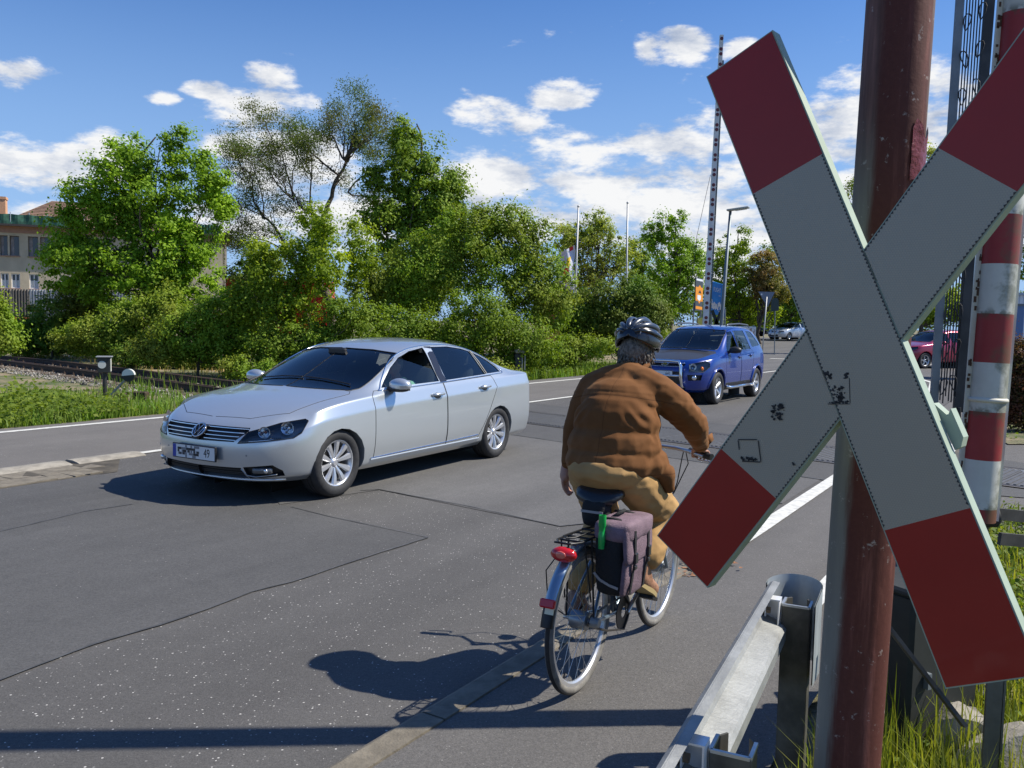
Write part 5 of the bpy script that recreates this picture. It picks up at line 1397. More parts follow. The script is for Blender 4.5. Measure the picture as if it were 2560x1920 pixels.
# --- driver in the silver sedan (seat local: f 2.3, y .37)
SKIN = mat('skin', (.42, .22, .15), .55, var=.1, vscale=12); MINT = mat('mint_cloth', (.24, .50, .38), .85, var=.1, bump=.4, bscale=20)
HAIRG = mat('grey_hair', (.16, .14, .12), .7, var=.45, vscale=40, bump=.8, bscale=90)
def skin_body(name, joints, edges, m, parent=None, vox=.012, extra=(), smooth=6, tf=None):
    """one continuous surface from tapered limbs (capsules) fused together. joints: {k:(pos,r or (rx,ry,rz))}"""
    b = MB()
    for a, c in edges:
        pa, ra = joints[a]; pc, rc = joints[c]; pa, pc = Vector(pa), Vector(pc); n = max(2, int((pc-pa).length/(min(ra, rc)*.5))+1)
        if n > 14: n = 14
        b.tube([pa.lerp(pc, i/n) for i in range(n+1)], [ra+(rc-ra)*i/n for i in range(n+1)], 12); 
        b.ball(pa, ra, 12); b.ball(pc, rc, 12)
    for e in extra: b.ball(e[0], e[1], 16, e[2] if len(e) > 2 else None)
    me = bpy.data.meshes.new(name); me.from_pydata(b.v, [], b.f); me.update(); o = bpy.data.objects.new(name, me); COL.objects.link(o)
    r = o.modifiers.new('r', 'REMESH'); r.mode = 'VOXEL'; r.voxel_size = vox
    s = o.modifiers.new('s', 'SMOOTH'); s.iterations = smooth; s.factor = .5
    dg = bpy.context.evaluated_depsgraph_get(); m2 = bpy.data.meshes.new_from_object(o.evaluated_get(dg)); bpy.data.objects.remove(o)
    if tf: tf(m2)
    m2.materials.clear(); return link_mesh(name, m2, m, parent, True)
drv = empty('person', (0, 0, 0), 0, 'person in a mint green short-sleeved shirt driving the silver sedan', 'person')
drv.location = car1.matrix_basis @ Vector((-2.26, .37, .345)); 
drv.rotation_euler = car1.rotation_euler; drv.scale = car1.scale*.95
J = dict(hip=((-.15, 0, .18), .15), chest=((-.20, 0, .50), .155), neck=((-.16, 0, .66), .055), shl=((-.17, .19, .56), .062), ell=((.02, .25, .38), .045), wrl=((.24, .16, .42), .03), hl=((.31, .13, .46), .034), shr=((-.17, -.19, .56), .062), elr=((.04, -.22, .38), .045), wrr=((.26, -.10, .44), .03), hr=((.33, -.08, .47), .034), knl=((.38, .12, .20), .075), knr=((.38, -.12, .20), .075), ftl=((.62, .1, -.05), .05), ftr=((.62, -.1, -.05), .05))
hd = [((-.12, 0, .79), (.095, .075, .115)), ((-.05, 0, .76), (.05, .055, .07)), ((-.015, 0, .775), (.022, .014, .022)), ((-.13, .075, .78), (.018, .012, .03)), ((-.13, -.075, .78), (.018, .012, .03))]
skin_body('body', J, [('hip', 'chest'), ('chest', 'neck'), ('chest', 'shl'), ('shl', 'ell'), ('ell', 'wrl'), ('wrl', 'hl'), ('chest', 'shr'), ('shr', 'elr'), ('elr', 'wrr'), ('wrr', 'hr'), ('hip', 'knl'), ('hip', 'knr'), ('knl', 'ftl'), ('knr', 'ftr')], SKIN, drv, .014, hd)
J2 = {k: (v[0], v[1]+.014) for k, v in J.items()}; J2['ml'] = ((-.06, .23, .46), .075); J2['mr'] = ((-.06, -.21, .46), .075)
skin_body('shirt', J2, [('hip', 'chest'), ('chest', 'shl'), ('shl', 'ml'), ('chest', 'shr'), ('shr', 'mr')], MINT, drv, .014)
b = MB(); b.ball((-.15, 0, .81), (.09, .082, .115), 16); b.build('hair', HAIRG, drv, True)
# ------------------------------------------------------------------ bicycle
WZ = walk_z(3.5)
br0, bf0 = G(1445, 1725, WZ), G(1640, 1558, WZ)
bd = (bf0-br0); bs = bd.length/1.08; bang = math.atan2(bd.y, bd.x)
bike = empty('bicycle', br0, bang, 'silver-blue city bicycle with rear rack and red tail lamp, ridden away along the kerb', 'bicycle', scale=bs)
FRM = mat('frame_paint', (.16, .22, .27), .3, .6, coat=.6, var=.1); FRM2 = mat('frame_wine', (.22, .03, .06), .35, .2, coat=.5)
BLKM = mat('black_metal', (.02, .02, .022), .4, .3); TYW = mat('tyre_wall', (.15, .14, .125), .8, var=.2, vscale=20, col2=(.20, .19, .17)); STEEL = mat('spoke_steel', (.5, .5, .5), .3, .9)
RIMA = mat('rim_aluminium', (.66, .66, .66), .3, .75)
def bwheel(x, hub_r, hub_w):
    w = bpy.data.objects.new('wheel', None); COL.objects.link(w); w.parent = bike; w.location = (x, 0, .345)
    R = .345
    b = MB(); b.tube([((R-.020)*math.cos(a), 0, (R-.020)*math.sin(a)) for a in [i*math.pi/36 for i in range(72)]], .0205, 12, closed=True); t = b.build('tyre', TYW, w, True)
    b = MB(); b.lathe([(R-.008, -.0135), (R+.0012, -.008), (R+.0022, 0), (R+.0012, .008), (R-.008, .0135)], axis=(0, 1, 0), seg=72); b.build('tread', RUBBER, t, True)
    b = MB(); b.lathe([(R-.036, -.012), (R-.052, -.012), (R-.060, -.004), (R-.060, .004), (R-.052, .012), (R-.036, .012)], axis=(0, 1, 0), seg=64); b.build('rim', RIMA, w, math.radians(40))
    b = MB(); b.lathe([(.001, -hub_w), (.012, -hub_w), (.014, -hub_w*.8), (hub_r*.9, -hub_w*.72), (hub_r, -hub_w*.6), (hub_r*.95, 0), (hub_r, hub_w*.6), (hub_r*.9, hub_w*.72), (.014, hub_w*.8), (.012, hub_w), (.001, hub_w)], axis=(0, 1, 0), seg=24); b.build('hub', mat('hub_grey', (.28, .30, .32), .35, .7), w, math.radians(40))
    b = MB()
    for k in range(36):
        a = 2*math.pi*k/36; s_ = 1 if k % 2 else -1; a2_ = a+(.55 if (k//2) % 2 else -.55)
        b.tube([(hub_r*.95*math.cos(a2_), s_*hub_w*.62, hub_r*.95*math.sin(a2_)), ((R-.055)*math.cos(a), s_*.003, (R-.055)*math.sin(a))], .0013, 3, cap=False)
    so_ = b.build('spokes', STEEL, w); so_['kind'] = 'stuff'
    b = MB(); a = -2.2; b.tube([(.285*math.cos(a), 0, .285*math.sin(a)), (.255*math.cos(a), 0, .255*math.sin(a))], .004, 6); b.build('valve', BLKM, w)
    return w
bwheel(0, .045, .058); bwheel(1.08, .038, .05)
def bt(nm, pts, r, m=FRM, par=bike, seg=10, sm=True): b = MB(); b.tube(pts, r, seg); return b.build(nm, m, par, math.radians(45))
BB = (.42, 0, .27); ST_ = (.30, 0, .80)
fr = bpy.data.objects.new('frame', None); COL.objects.link(fr); fr.parent = bike
bt('seat_tube', [BB, ST_], .017, FRM, fr); bt('down_tube', [(.95, 0, .70), (.75, 0, .46), BB], .021, FRM, fr); bt('down_tube', [(.93, 0, .80), (.72, 0, .58), (.355, 0, .545)], .016, FRM, fr)
bt('head_tube', [(.925, 0, .88), (.965, 0, .68)], .020, FRM2, fr)
for s_ in (-1, 1):
    bt('chain_stay', [(.42, s_*.03, .27), (.25, s_*.05, .30), (0, s_*.068, .345)], .010, FRM, fr); bt('seat_stay', [(.325, s_*.02, .72), (.15, s_*.045, .52), (0, s_*.068, .345)], .008, FRM, fr)
    bt('fork_blade', [(.97, s_*.035, .67), (.99, s_*.052, .55), (1.03, s_*.055, .42), (1.08, s_*.055, .345)], [.014, .014, .012, .009], FRM, fr)
bt('seat_post', [ST_, (.277, 0, .90)], .014, STEEL)
# saddle
def saddle():
    vs = []; n = 16; secs = [(.12, .02, .90, .012), (.15, .105, .925, .03), (.19, .125, .945, .038), (.25, .115, .942, .038), (.31, .07, .938, .034), (.37, .04, .934, .028), (.43, .028, .925, .02), (.45, .012, .915, .01)]
    b = MB()
    for x, hw_, zc_, h in secs:
        for k in range(n):
            a = 2*math.pi*k/n; y = hw_*math.copysign(abs(math.cos(a))**.7, math.cos(a)); z = zc_-.02+h*math.sin(a)*(1 if math.sin(a) > 0 else 1.2); vs.append((x, y, z))
    fs = [(i*n+k, i*n+(k+1) % n, (i+1)*n+(k+1) % n, (i+1)*n+k) for i in range(len(secs)-1) for k in range(n)]+[tuple(range(n)), tuple(range(len(vs)-1, len(vs)-n-1, -1))]
    b.add(vs, fs); return b.build('saddle', mat('saddle_vinyl', (.016, .017, .02), .32, coat=.1, bump=.15, bscale=30), bike, True)
sd = saddle(); bt('saddle_spring', [(.2, .05, .86), (.2, .05, .90)], .016, BLKM, sd); bt('saddle_spring', [(.2, -.05, .86), (.2, -.05, .90)], .016, BLKM, sd); bt('saddle_rail', [(.17, .03, .88), (.36, .02, .885)], .005, STEEL, sd); bt('saddle_rail', [(.17, -.03, .88), (.36, -.02, .885)], .005, STEEL, sd)
# mudguards
def guard(cx, a0, a1, r, nm, m, w=.030):
    b = MB(); n = 28; vs = []
    for i in range(n+1):
        a = a0+(a1-a0)*i/n
        for rr_, y in ((r-.016, -w), (r-.002, -w*.8), (r+.004, 0), (r-.002, w*.8), (r-.016, w)): vs.append((cx+rr_*math.cos(a), y, .345+rr_*math.sin(a)))
    b.add(vs, [(i*5+j, i*5+j+1, (i+1)*5+j+1, (i+1)*5+j) for i in range(n) for j in range(4)]); o = b.build(nm, m, bike, True)
    md = o.modifiers.new('t', 'SOLIDIFY'); md.thickness = .002; return o
g_ = guard(0, 2.72, .2, .375, 'rear_mudguard', mat('mudguard_silver', (.30, .36, .42), .28, .75, coat=.3)); guard(1.08, 2.5, 1.15, .375, 'front_mudguard', MATS['mudguard_silver'])
guard(0, 2.95, 2.72, .374, 'mudguard_flap', BLKM)
b = MB(); b.box((-.345, 0, .52), (.022, .075, .04), Matrix.Rotation(.35, 3, 'Y'), bev=.006); b.build('rear_reflector', REDL, bike)
b = MB(); b.box((-.351, -.012, .49), (.01, .04, .03), Matrix.Rotation(.35, 3, 'Y')); b.build('reflector_mount', mat('cream_plastic', (.7, .65, .45), .5), bike)
# rack with lamp
RK = BLKM; rk = bpy.data.objects.new('rack', None); COL.objects.link(rk); rk.parent = bike
for s_ in (-1, 1):
    bt('rack_rail', [(.24, s_*.03, .745), (.14, s_*.06, .745), (-.14, s_*.06, .755), (-.19, s_*.03, .755)], .0055, RK, rk); bt('rack_stay', [(-.02, s_*.06, .745), (-.0, s_*.072, .35)], .005, RK, rk); bt('rack_stay', [(-.10, s_*.06, .745), (-.03, s_*.068, .45)], .004, RK, rk)
for x in (-.18, -.12, -.04, .04, .12): bt('rack_cross', [(x, -.055, .752), (x, .055, .752)], .005, RK, rk)
bt('rack_clamp', [(.05, -.03, .765), (-.14, -.03, .775), (-.17, 0, .775), (-.14, .03, .775), (.05, .03, .765)], .004, RK, rk)
b = MB(); b.ball((-.195, 0, .705), (.035, .066, .036), 16); o = b.build('tail_lamp', REDL, bike, True)
b = MB(); b.box((-.172, 0, .705), (.03, .10, .05), bev=.01); b.build('tail_lamp_base', BLKM, o, True)
b = MB(); b.ball((-.228, .0, .71), (.006, .026, .018), 12); b.build('lamp_centre', mat('lamp_clear_red', (.7, .15, .1), .1, coat=1), o, True)
bt('lamp_cable', [(-.17, .05, .68), (-.20, .085, .62), (-.18, .085, .50), (-.12, .07, .42), (-.02, .07, .36)], .003, BLKM)
# drivetrain
b = MB(); b.lathe([(.03, .0), (.092, 0), (.095, .004), (.03, .004)], (.42, -.055, .27), (0, 1, 0), 28); b.build('chainring', BLKM, bike)
b = MB(); b.tube([(0, -.058, .37), (.2, -.058, .37), (.42, -.058, .36), (.51, -.058, .27), (.42, -.058, .18), (.2, -.058, .24), (0, -.058, .32), (-.025, -.058, .345)], .006, 5, closed=True); b.build('chain', mat('chain_steel', (.06, .055, .05), .5, .6), bike)
PR, PL = Vector((.53, -.145, .335)), Vector((.31, .145, .205))
bt('crank', [(.42, -.075, .27), (.53, -.078, .335)], .012, STEEL); bt('crank', [(.42, .075, .27), (.31, .078, .205)], .012, STEEL)
for P0, s_ in ((PR, -1), (PL, 1)):
    b = MB(); b.box(P0, (.085, .08, .022), Matrix.Rotation(.4 if s_ < 0 else .2, 3, 'Y'), bev=.004); b.build('pedal', BLKM, bike)
bt('kickstand', [(.10, .07, .30), (.36, .12, .33)], .008, BLKM)
bt('axle_nut', [(0, -.085, .345), (0, .085, .345)], .009, STEEL)
b = MB(); b.lathe([(.001, -.10), (.02, -.10), (.026, -.085), (.026, -.06)], (0, 0, .345), (0, 1, 0), 14); b.build('shifter_cap', mat('shifter_grey', (.25, .25, .24), .4, .3), bike)
# handlebar
bt('stem', [(.925, 0, .87), (.905, 0, 1.04), (.95, 0, 1.07)], .014, STEEL)
bt('handlebar', [(.91, -.30, 1.04), (.955, -.20, 1.055), (.99, -.11, 1.06), (.95, 0, 1.07), (.99, .11, 1.06), (.955, .20, 1.055), (.91, .30, 1.04)], .0115, STEEL)
GR0, GR1 = Vector((.965, -.205, 1.056)), Vector((.905, -.345, 1.04))
for s_ in (-1, 1):
    a_, c_ = Vector((GR0.x, -s_*GR0.y, GR0.z)), Vector((GR1.x, -s_*GR1.y, GR1.z))
    b = MB(); b.tube([a_, a_.lerp(c_, .1), a_.lerp(c_, .95), c_], [.019, .017, .0185, .019], 14); b.build('grip', mat('grip_black', (.014, .014, .015), .5, bump=.4, bscale=120), bike, math.radians(50))
    b = MB(); b.tube([a_+Vector((.03, -s_*-.01, -.02)), a_.lerp(c_, .3)+Vector((.05, 0, -.045)), c_+Vector((.045, 0, -.035)), c_+Vector((.035, s_*.008, -.028))], [.007, .006, .005, .006], 8); b.build('brake_lever', STEEL, bike, True)
bt('brake_cable', [(.99, -.16, 1.045), (1.06, -.13, 1.0), (1.08, -.10, .85), (1.02, -.05, .66), (1.0, -.04, .60)], .0032, BLKM); bt('brake_cable', [(.99, .16, 1.045), (1.07, .1, .98), (1.04, .03, .82), (.97, .01, .72)], .0032, BLKM)
bt('gear_cable', [(.97, -.18, 1.045), (1.05, -.17, .97), (1.03, -.10, .80), (.95, -.02, .66)], .0032, BLKM)
b = MB(); b.lathe([(.001, .045), (.035, .04), (.042, 0), (.02, -.03), (.001, -.035)], (1.03, 0, .90), (1, 0, .0), 18); b.build('headlamp', STEEL, bike, True)
# saddle bag
CORD = mat('black_cordura', (.012, .012, .013), .85, bump=.5, bscale=160); REFS = mat('reflective_strip', (.30, .31, .33), .35, .3)
sb = empty('saddle_bag', br0, bang, 'small black wedge bag with grey strip under the bicycle saddle', 'bag', scale=bs)
def softbox(nm, c, sz, m, par, puff=.012, rot=None, sub=3, taper=None):
    bm = bmesh.new(); bmesh.ops.create_cube(bm, size=1.0); bmesh.ops.subdivide_edges(bm, edges=bm.edges, cuts=7, use_grid_fill=True)
    for v in bm.verts:
        p = v.co.copy(); q = Vector([2*x for x in p]); e = Vector([math.copysign(abs(x)**.9, x) for x in q])
        k = 1-.055*max(0, (q.x**4+q.y**4+q.z**4)-1)
        q2_ = Vector((q.x*k, q.y*k, q.z*k)); pf_ = (1-q.y**2)*(1-q.z**2)*(1-q.x**2)
        bul = Vector((math.copysign((1-q.y**2)*(1-q.z**2), q.x) if abs(q.x) > .99 else 0, math.copysign((1-q.x**2)*(1-q.z**2), q.y) if abs(q.y) > .99 else 0, math.copysign((1-q.x**2)*(1-q.y**2), q.z) if abs(q.z) > .99 else 0))*puff
        p = Vector((q2_.x*sz[0]/2, q2_.y*sz[1]/2, q2_.z*sz[2]/2))+bul
        w_ = mathutils.noise.noise(p*14+Vector(c)*3)*.006; p += Vector((w_, w_, w_))
        if taper: f = 1-taper*(.5-p.z/sz[2]); p.y *= f; p.x *= 1-taper*.35*(.5-p.z/sz[2])
        v.co = p
    me = bpy.data.meshes.new(nm); bm.to_mesh(me); bm.free()
    if rot: me.transform(rot.to_4x4())
    me.transform(Matrix.Translation(c)); return link_mesh(nm, me, m, par, True)
softbox('bag_body', (.165, .0, .835), (.10, .115, .115), CORD, sb, .014)
b = MB(); b.box((.104, 0, .845), (.004, .115, .012)); b.build('strip', REFS, sb)
b = MB(); b.tube([(.12, -.05, .885), (.2, -.06, .885), (.2, .06, .885), (.12, .05, .885)], .003, 5, closed=True); b.build('zip', BLKM, sb)
# pannier
MAUVE = mat('mauve_nylon', (.175, .115, .14), .8, var=.2, vscale=14, bump=.5, bscale=150)
MAUVE2 = mat('grey_lilac_nylon', (.26, .21, .25), .8, var=.1, bump=.3, bscale=150)
pn = empty('pannier', br0, bang, 'bulging black and mauve pannier bag with two buckled straps on the right of the rack', 'bag', scale=bs)
softbox('main_pocket', (.115, -.150, .66), (.31, .15, .34), CORD, pn, .012, taper=.15)
softbox('flap', (.12, -.165, .795), (.33, .18, .09), MAUVE, pn, .008)
softbox('flap_front', (.12, -.235, .735), (.325, .03, .17), MAUVE, pn, .004, Matrix.Rotation(-.05, 3, 'X'))
softbox('outer_panel', (.115, -.222, .59), (.28, .03, .20), MAUVE, pn, .005, Matrix.Rotation(.10, 3, 'X'))
for x in (.03, .20):
    s_o = bpy.data.objects.new('strap', None); COL.objects.link(s_o); s_o.parent = pn
    b = MB(); pts = [(x, -.08, .845), (x, -.15, .848), (x, -.225, .835), (x, -.256, .80), (x, -.258, .72), (x, -.256, .66), (x, -.245, .57), (x, -.235, .50)]
    for p, q in zip(pts[:-1], pts[1:]): b.bar(p, q, .022, .004, (0, -1, .3))
    b.build('webbing', CORD, s_o)
    b = MB(); b.box((x, -.262, .675), (.032, .012, .05), bev=.003); b.box((x, -.26, .632), (.028, .010, .02), bev=.002); b.build('buckle', mat('buckle_black', (.02, .02, .022), .3), s_o)
b = MB(); b.tube([(.07, -.12, .838), (.09, -.15, .862), (.15, -.15, .864), (.17, -.12, .838)], .009, 8); b.build('carry_handle', CORD, pn, True)
b = MB()
for p, q in zip([(-.046, -.085, .60), (-.046, -.115, .57), (-.045, -.165, .55)], [(-.046, -.115, .57), (-.045, -.165, .55), (-.042, -.205, .54)]): b.bar(p, q, .012, .003, (-1, 0, 0))
b.build('reflective_strip', REFS, pn)
gt = empty('pump', br0, bang, 'bright green plastic tube clipped upright to the back of the pannier', 'tube', scale=bs)
b = MB(); b.lathe([(.013, .0), (.016, .03), (.0165, .07), (.0145, .075), (.0145, .10), (.0175, .105), (.0175, .155), (.0135, .155), (.0135, .10)], (-.060, -.125, .72), (.05, -.0, 1), 18); b.build('tube_body', mat('green_plastic', (.01, .34, .06), .3), gt, math.radians(40))

# ------------------------------------------------------------------ cyclist
cyc = empty('person', br0, bang, 'person in a brown suede jacket and black helmet riding the bicycle away', 'person', scale=bs)
N_ = mathutils.noise
J = dict(hip=((.28, 0, 1.03), .10), belly=((.36, 0, 1.15), .15), chest=((.46, 0, 1.33), .14), neck=((.555, 0, 1.50), .058), nk2=((.60, 0, 1.54), .056),
    shr=((.50, -.19, 1.42), .06), elr=((.66, -.315, 1.24), .046), wrr=((.862, -.292, 1.125), .029), pr=((.915, -.275, 1.088), .030),
    shl=((.50, .19, 1.42), .06), ell=((.46, .262, 1.19), .044), wrl=((.42, .29, 1.0), .029), pl=((.405, .288, .945), .032),
    hr=((.32, -.11, .985), .085), knr=((.67, -.165, .765), .062), anr=((.38, -.152, .545), .040), tor=((.50, -.15, .41), .034), her=((.335, -.152, .50), .036),
    hl=((.32, .11, .985), .085), knl=((.62, .15, .70), .062), anl=((.27, .148, .345), .040), tol=((.37, .145, .25), .034), hel=((.235, .148, .30), .036))
Edg = [('hip', 'belly'), ('belly', 'chest'), ('chest', 'neck'), ('neck', 'nk2'), ('chest', 'shr'), ('shr', 'elr'), ('elr', 'wrr'), ('wrr', 'pr'), ('chest', 'shl'), ('shl', 'ell'), ('ell', 'wrl'), ('wrl', 'pl'),
       ('hip', 'hr'), ('hr', 'knr'), ('knr', 'anr'), ('anr', 'her'), ('her', 'tor'), ('anr', 'tor'), ('hip', 'hl'), ('hl', 'knl'), ('knl', 'anl'), ('anl', 'hel'), ('hel', 'tol')]
gd = (GR1-GR0).normalized(); side_ = Vector((0, 0, 1)); fwd_ = gd.cross(side_).normalized()
if fwd_.x < 0: fwd_ = -fwd_
for k in range(4):          # fingers curl round the grip
    c = GR0.lerp(GR1, .30+.155*k); rr_ = .029-.0008*k; L_ = [1.0, 1.05, 1.0, .88][k]
    pts = [c+(fwd_*math.cos(a)+side_*math.sin(a))*rr_ for a in [math.radians(x) for x in (115, 70, 25*L_, -25*L_, -75*L_)]]; pts[0] += Vector((-.012, 0, .004))
    for i, p in enumerate(pts): J['f%d%d' % (k, i)] = (tuple(p), .0098-.0007*i-(.001 if k == 3 else 0))
    Edg += [('f%d%d' % (k, i), 'f%d%d' % (k, i+1)) for i in range(4)]+[('pr', 'f%d0' % k)]
th = [GR0.lerp(GR1, .22)+Vector((-.03, 0, .018)), GR0.lerp(GR1, .16)+Vector((-.008, 0, -.024)), GR0.lerp(GR1, .20)+Vector((.020, 0, -.026))]
for i, p in enumerate(th): J['t%d' % i] = (tuple(p), .0115-.001*i)
Edg += [('pr', 't0'), ('t0', 't1'), ('t1', 't2')]
for k in range(4):          # left hand rests, fingers loosely bent down the thigh
    b0 = Vector((.405+.018*(1.5-k)*-1, .292, .925)); pts = [b0, b0+Vector((.004, -.004, -.035)), b0+Vector((.010, -.016, -.062)), b0+Vector((.010, -.03, -.080+.004*abs(k-1)))]
    for i, p in enumerate(pts): J['g%d%d' % (k, i)] = (tuple(p), .0098-.0008*i)
    Edg += [('g%d%d' % (k, i), 'g%d%d' % (k, i+1)) for i in range(3)]+[('pl', 'g%d0' % k)]
J['u0'] = ((.435, .268, .945), .0115); J['u1'] = ((.452, .255, .915), .0105); J['u2'] = ((.458, .25, .89), .0095); Edg += [('pl', 'u0'), ('u0', 'u1'), ('u1', 'u2')]
Rt = Matrix.Rotation(.30, 3, 'Y')
HC = Vector((.640, 0, 1.610))
def hp(x, y, z): return tuple(HC+Rt@Vector((x, y, z)))
head = [(hp(0, 0, .02), (.098, .076, .10), Rt), (hp(.02, 0, -.05), (.072, .062, .075), Rt), (hp(.055, 0, -.095), (.04, .042, .032), Rt), (hp(.098, 0, -.028), (.018, .012, .024), Rt), (hp(.108, 0, -.042), (.012, .015, .010), Rt), (hp(.088, 0, .012), (.016, .055, .012), Rt), (hp(.090, 0, -.075), (.012, .026, .009), Rt)]
for s_ in (-1, 1):
    head += [(hp(-.005, s_*.078, -.03), (.018, .009, .033), Rt@Matrix.Rotation(s_*.35, 3, 'Z')), (hp(-.014, s_*.086, -.028), (.008, .007, .034), Rt), (hp(.06, s_*.045, -.045), (.025, .02, .025), Rt)]
def bodytf(m2): pass
bd_ = skin_body('body', J, Edg, SKIN, cyc, .0062, head, 3)
for s_ in (-1, 1):
    b = MB(); b.ball(hp(.083, s_*.032, -.012), .0125, 12); e_o = b.build('eye', mat('eye_white', (.7, .68, .64), .2), cyc, True)
    b = MB(); b.ball(hp(.0935, s_*.032, -.013), .0045, 8); b.build('iris', mat('iris', (.06, .09, .12), .2), e_o, True)
SUEDE = bpy.data.materials.new('brown_suede'); SUEDE.use_nodes = True; t = NT(SUEDE.node_tree); b_ = t.n['Principled BSDF']; b_.inputs['Roughness'].default_value = .85
b_.inputs['Sheen Weight'].default_value = .12; b_.inputs['Sheen Roughness'].default_value = .4; b_.inputs['Sheen Tint'].default_value = (1, .65, .35, 1); b_.inputs['Specular IOR Level'].default_value = .2
ps = t.new('ShaderNodeTexCoord').outputs['Object']
f1 = t.ramp(t.noise(ps, 3.2, 5, .6), .35, .65); f2 = t.noise(ps, 46, 4, .7)
c = t.mix(f1, (.150, .062, .019), (.215, .095, .034)); c = t.mix(t.math('MULTIPLY', f2, .35), c, (.12, .042, .012))
sp3 = t.new('ShaderNodeSeparateXYZ'); t.l.new(ps, sp3.inputs[0]); ay = t.math('ABSOLUTE', sp3.outputs[1])
def sline(v, w=.0022): return t.math('LESS_THAN', t.math('ABSOLUTE', v), w)
back = t.math('LESS_THAN', sp3.outputs[0], .46)
yoke = sline(t.math('ADD', t.math('SUBTRACT', sp3.outputs[2], 1.40), t.math('MULTIPLY', t.math('MULTIPLY', ay, ay), .6)))
seams = t.math('MAXIMUM', t.math('MAXIMUM', sline(ay, .0016), yoke), sline(t.math('SUBTRACT', sp3.outputs[2], 1.015)))
c = t.mix(t.math('MULTIPLY', t.math('MULTIPLY', seams, back), .55), c, (.05, .018, .006)); t.l.new(c, b_.inputs['Base Color'])
bn = t.new('ShaderNodeBump'); bn.inputs['Strength'].default_value = .15; bn.inputs['Distance'].default_value = .003; t.l.new(t.noise(ps, 180, 4, .7), bn.inputs['Height']); t.l.new(bn.outputs[0], b_.inputs['Normal'])
def ridged(p, k): return 1-abs(N_.noise(p))*2.2
def folds(m2, amp, fn):
    me = m2; me.update(); nn = [v.normal.copy() for v in me.vertices]
    for v, n in zip(me.vertices, nn): v.co = v.co+n*fn(v.co)*amp
def jfold(p):
    x, y, z = p; d = 0
    low = math.exp(-((z-1.04)/.07)**2); mid = math.exp(-((z-1.18)/.10)**2); up = math.exp(-((z-1.40)/.09)**2)
    d += low*ridged(Vector((x*5, y*17+z*6, z*4+2)), 0)*.8
    sg_ = 1 if y < 0 else -1; d += mid*ridged(Vector((x*4+3, y*7-z*sg_*6, z*7+y*sg_*9)), 0)*.42*sstep(abs(y), .0, .2)
    arm = sstep(-y, .16, .24); d += arm*(1-low)*ridged(Vector((x*16+z*9, y*6, z*16-x*8)), 0)*.6*sstep(z, 1.0, 1.2)
    d += up*ridged(Vector((x*7, y*5+1, z*9+y*3)), 0)*.16
    d += .12*ridged(Vector((x*9, y*10+z*8, z*12-y*9)), 0)*(1-low); d += .07*N_.noise(Vector((x*30, y*30+z*22, z*30)));  pit = math.exp(-(((abs(y)-.17)/.06)**2+((z-1.31)/.07)**2)); d += pit*(math.sin((z*1.0+abs(y)*1.1)*105)*.5)
    # vertical back seam and yoke
    d -= .25*math.exp(-(y/.004)**2)*(1 if x < .45 else 0); d -= .3*math.exp(-((z-1.415+(y*y)*.5)/.005)**2)
    return d
JJ = dict(chest=((.45, 0, 1.34), .15), nk=((.53, 0, 1.455), .105), nk1=((.575, 0, 1.492), .078), tl=((.50, .09, 1.45), .088), tr=((.50, -.09, 1.45), .088), shr=((.492, -.175, 1.41), .088), s2r=((.55, -.245, 1.35), .084), elr=((.665, -.312, 1.245), .070), ewr=((.78, -.30, 1.165), .056), wrr=((.868, -.288, 1.122), .044),
    shl=((.492, .175, 1.41), .088), s2l=((.48, .225, 1.32), .078), ell=((.46, .262, 1.19), .064), wrl=((.42, .275, 1.02), .044), hc=((.44, -.245, 1.0), .055), hc2=((.46, -.262, .935), .03))
JE = [('chest', 'nk'), ('nk', 'nk1'), ('nk', 'tl'), ('nk', 'tr'), ('tl', 'shl'), ('tr', 'shr'), ('chest', 'shr'), ('shr', 's2r'), ('s2r', 'elr'), ('elr', 'ewr'), ('ewr', 'wrr'), ('chest', 'shl'), ('shl', 's2l'), ('s2l', 'ell'), ('ell', 'wrl'), ('hc', 'hc2')]
Jx = [((.33, 0, 1.065), (.205, .238, .115)), ((.36, 0, 1.14), (.20, .243, .15)), ((.385, 0, 1.25), (.18, .228, .18)), ((.44, 0, 1.36), (.16, .215, .12)), ((.40, -.045, 1.06), (.185, .225, .12))]
def jtf(m2):
    folds(m2, .0095, jfold)
    for v in m2.vertices:      # hem: flatten at the waist, drooping to the right front
        h = .965-.08*sstep(-v.co.y, .12, .26)*sstep(v.co.x, .30, .46)
        if v.co.z < h and v.co.y > -.30 and abs(v.co.y) < .3 and v.co.x < .60 and not (v.co.y > .24): v.co.z = h+(v.co.z-h)*.15
skin_body('jacket', JJ, JE, SUEDE, cyc, .0085, Jx, 4, jtf)
b = MB()
b.tube([(.572+.072*math.cos(a)+(.02 if math.cos(a) > 0 else 0), .076*math.sin(a), 1.535+.03*math.cos(a)-.0) for a in [i*math.pi/12 for i in range(24)]], .013, 8, closed=True); b.build('collar', SUEDE, cyc, True)
b = MB(); q = Vector((.868, -.288, 1.122)); ax = (Vector(J['wrr'][0])-Vector(J['elr'][0])).normalized(); b.lathe([(.036, -.012), (.047, -.010), (.050, .012), (.048, .028), (.040, .028), (.034, 0)], q, ax, 18)
b.add([q+Vector((.0, -.035, .035)), q+Vector((.055, -.05, .05)), q+Vector((.05, -.062, .012)), q+Vector((.01, -.05, -.01))], [(0, 1, 2, 3)]); o = b.build('cuff', SUEDE, cyc, True); o.modifiers.new('t', 'SOLIDIFY').thickness = .004
KH = mat('khaki_cotton', (.40, .235, .085), .85, var=.10, vscale=6, bump=.1, bscale=250)
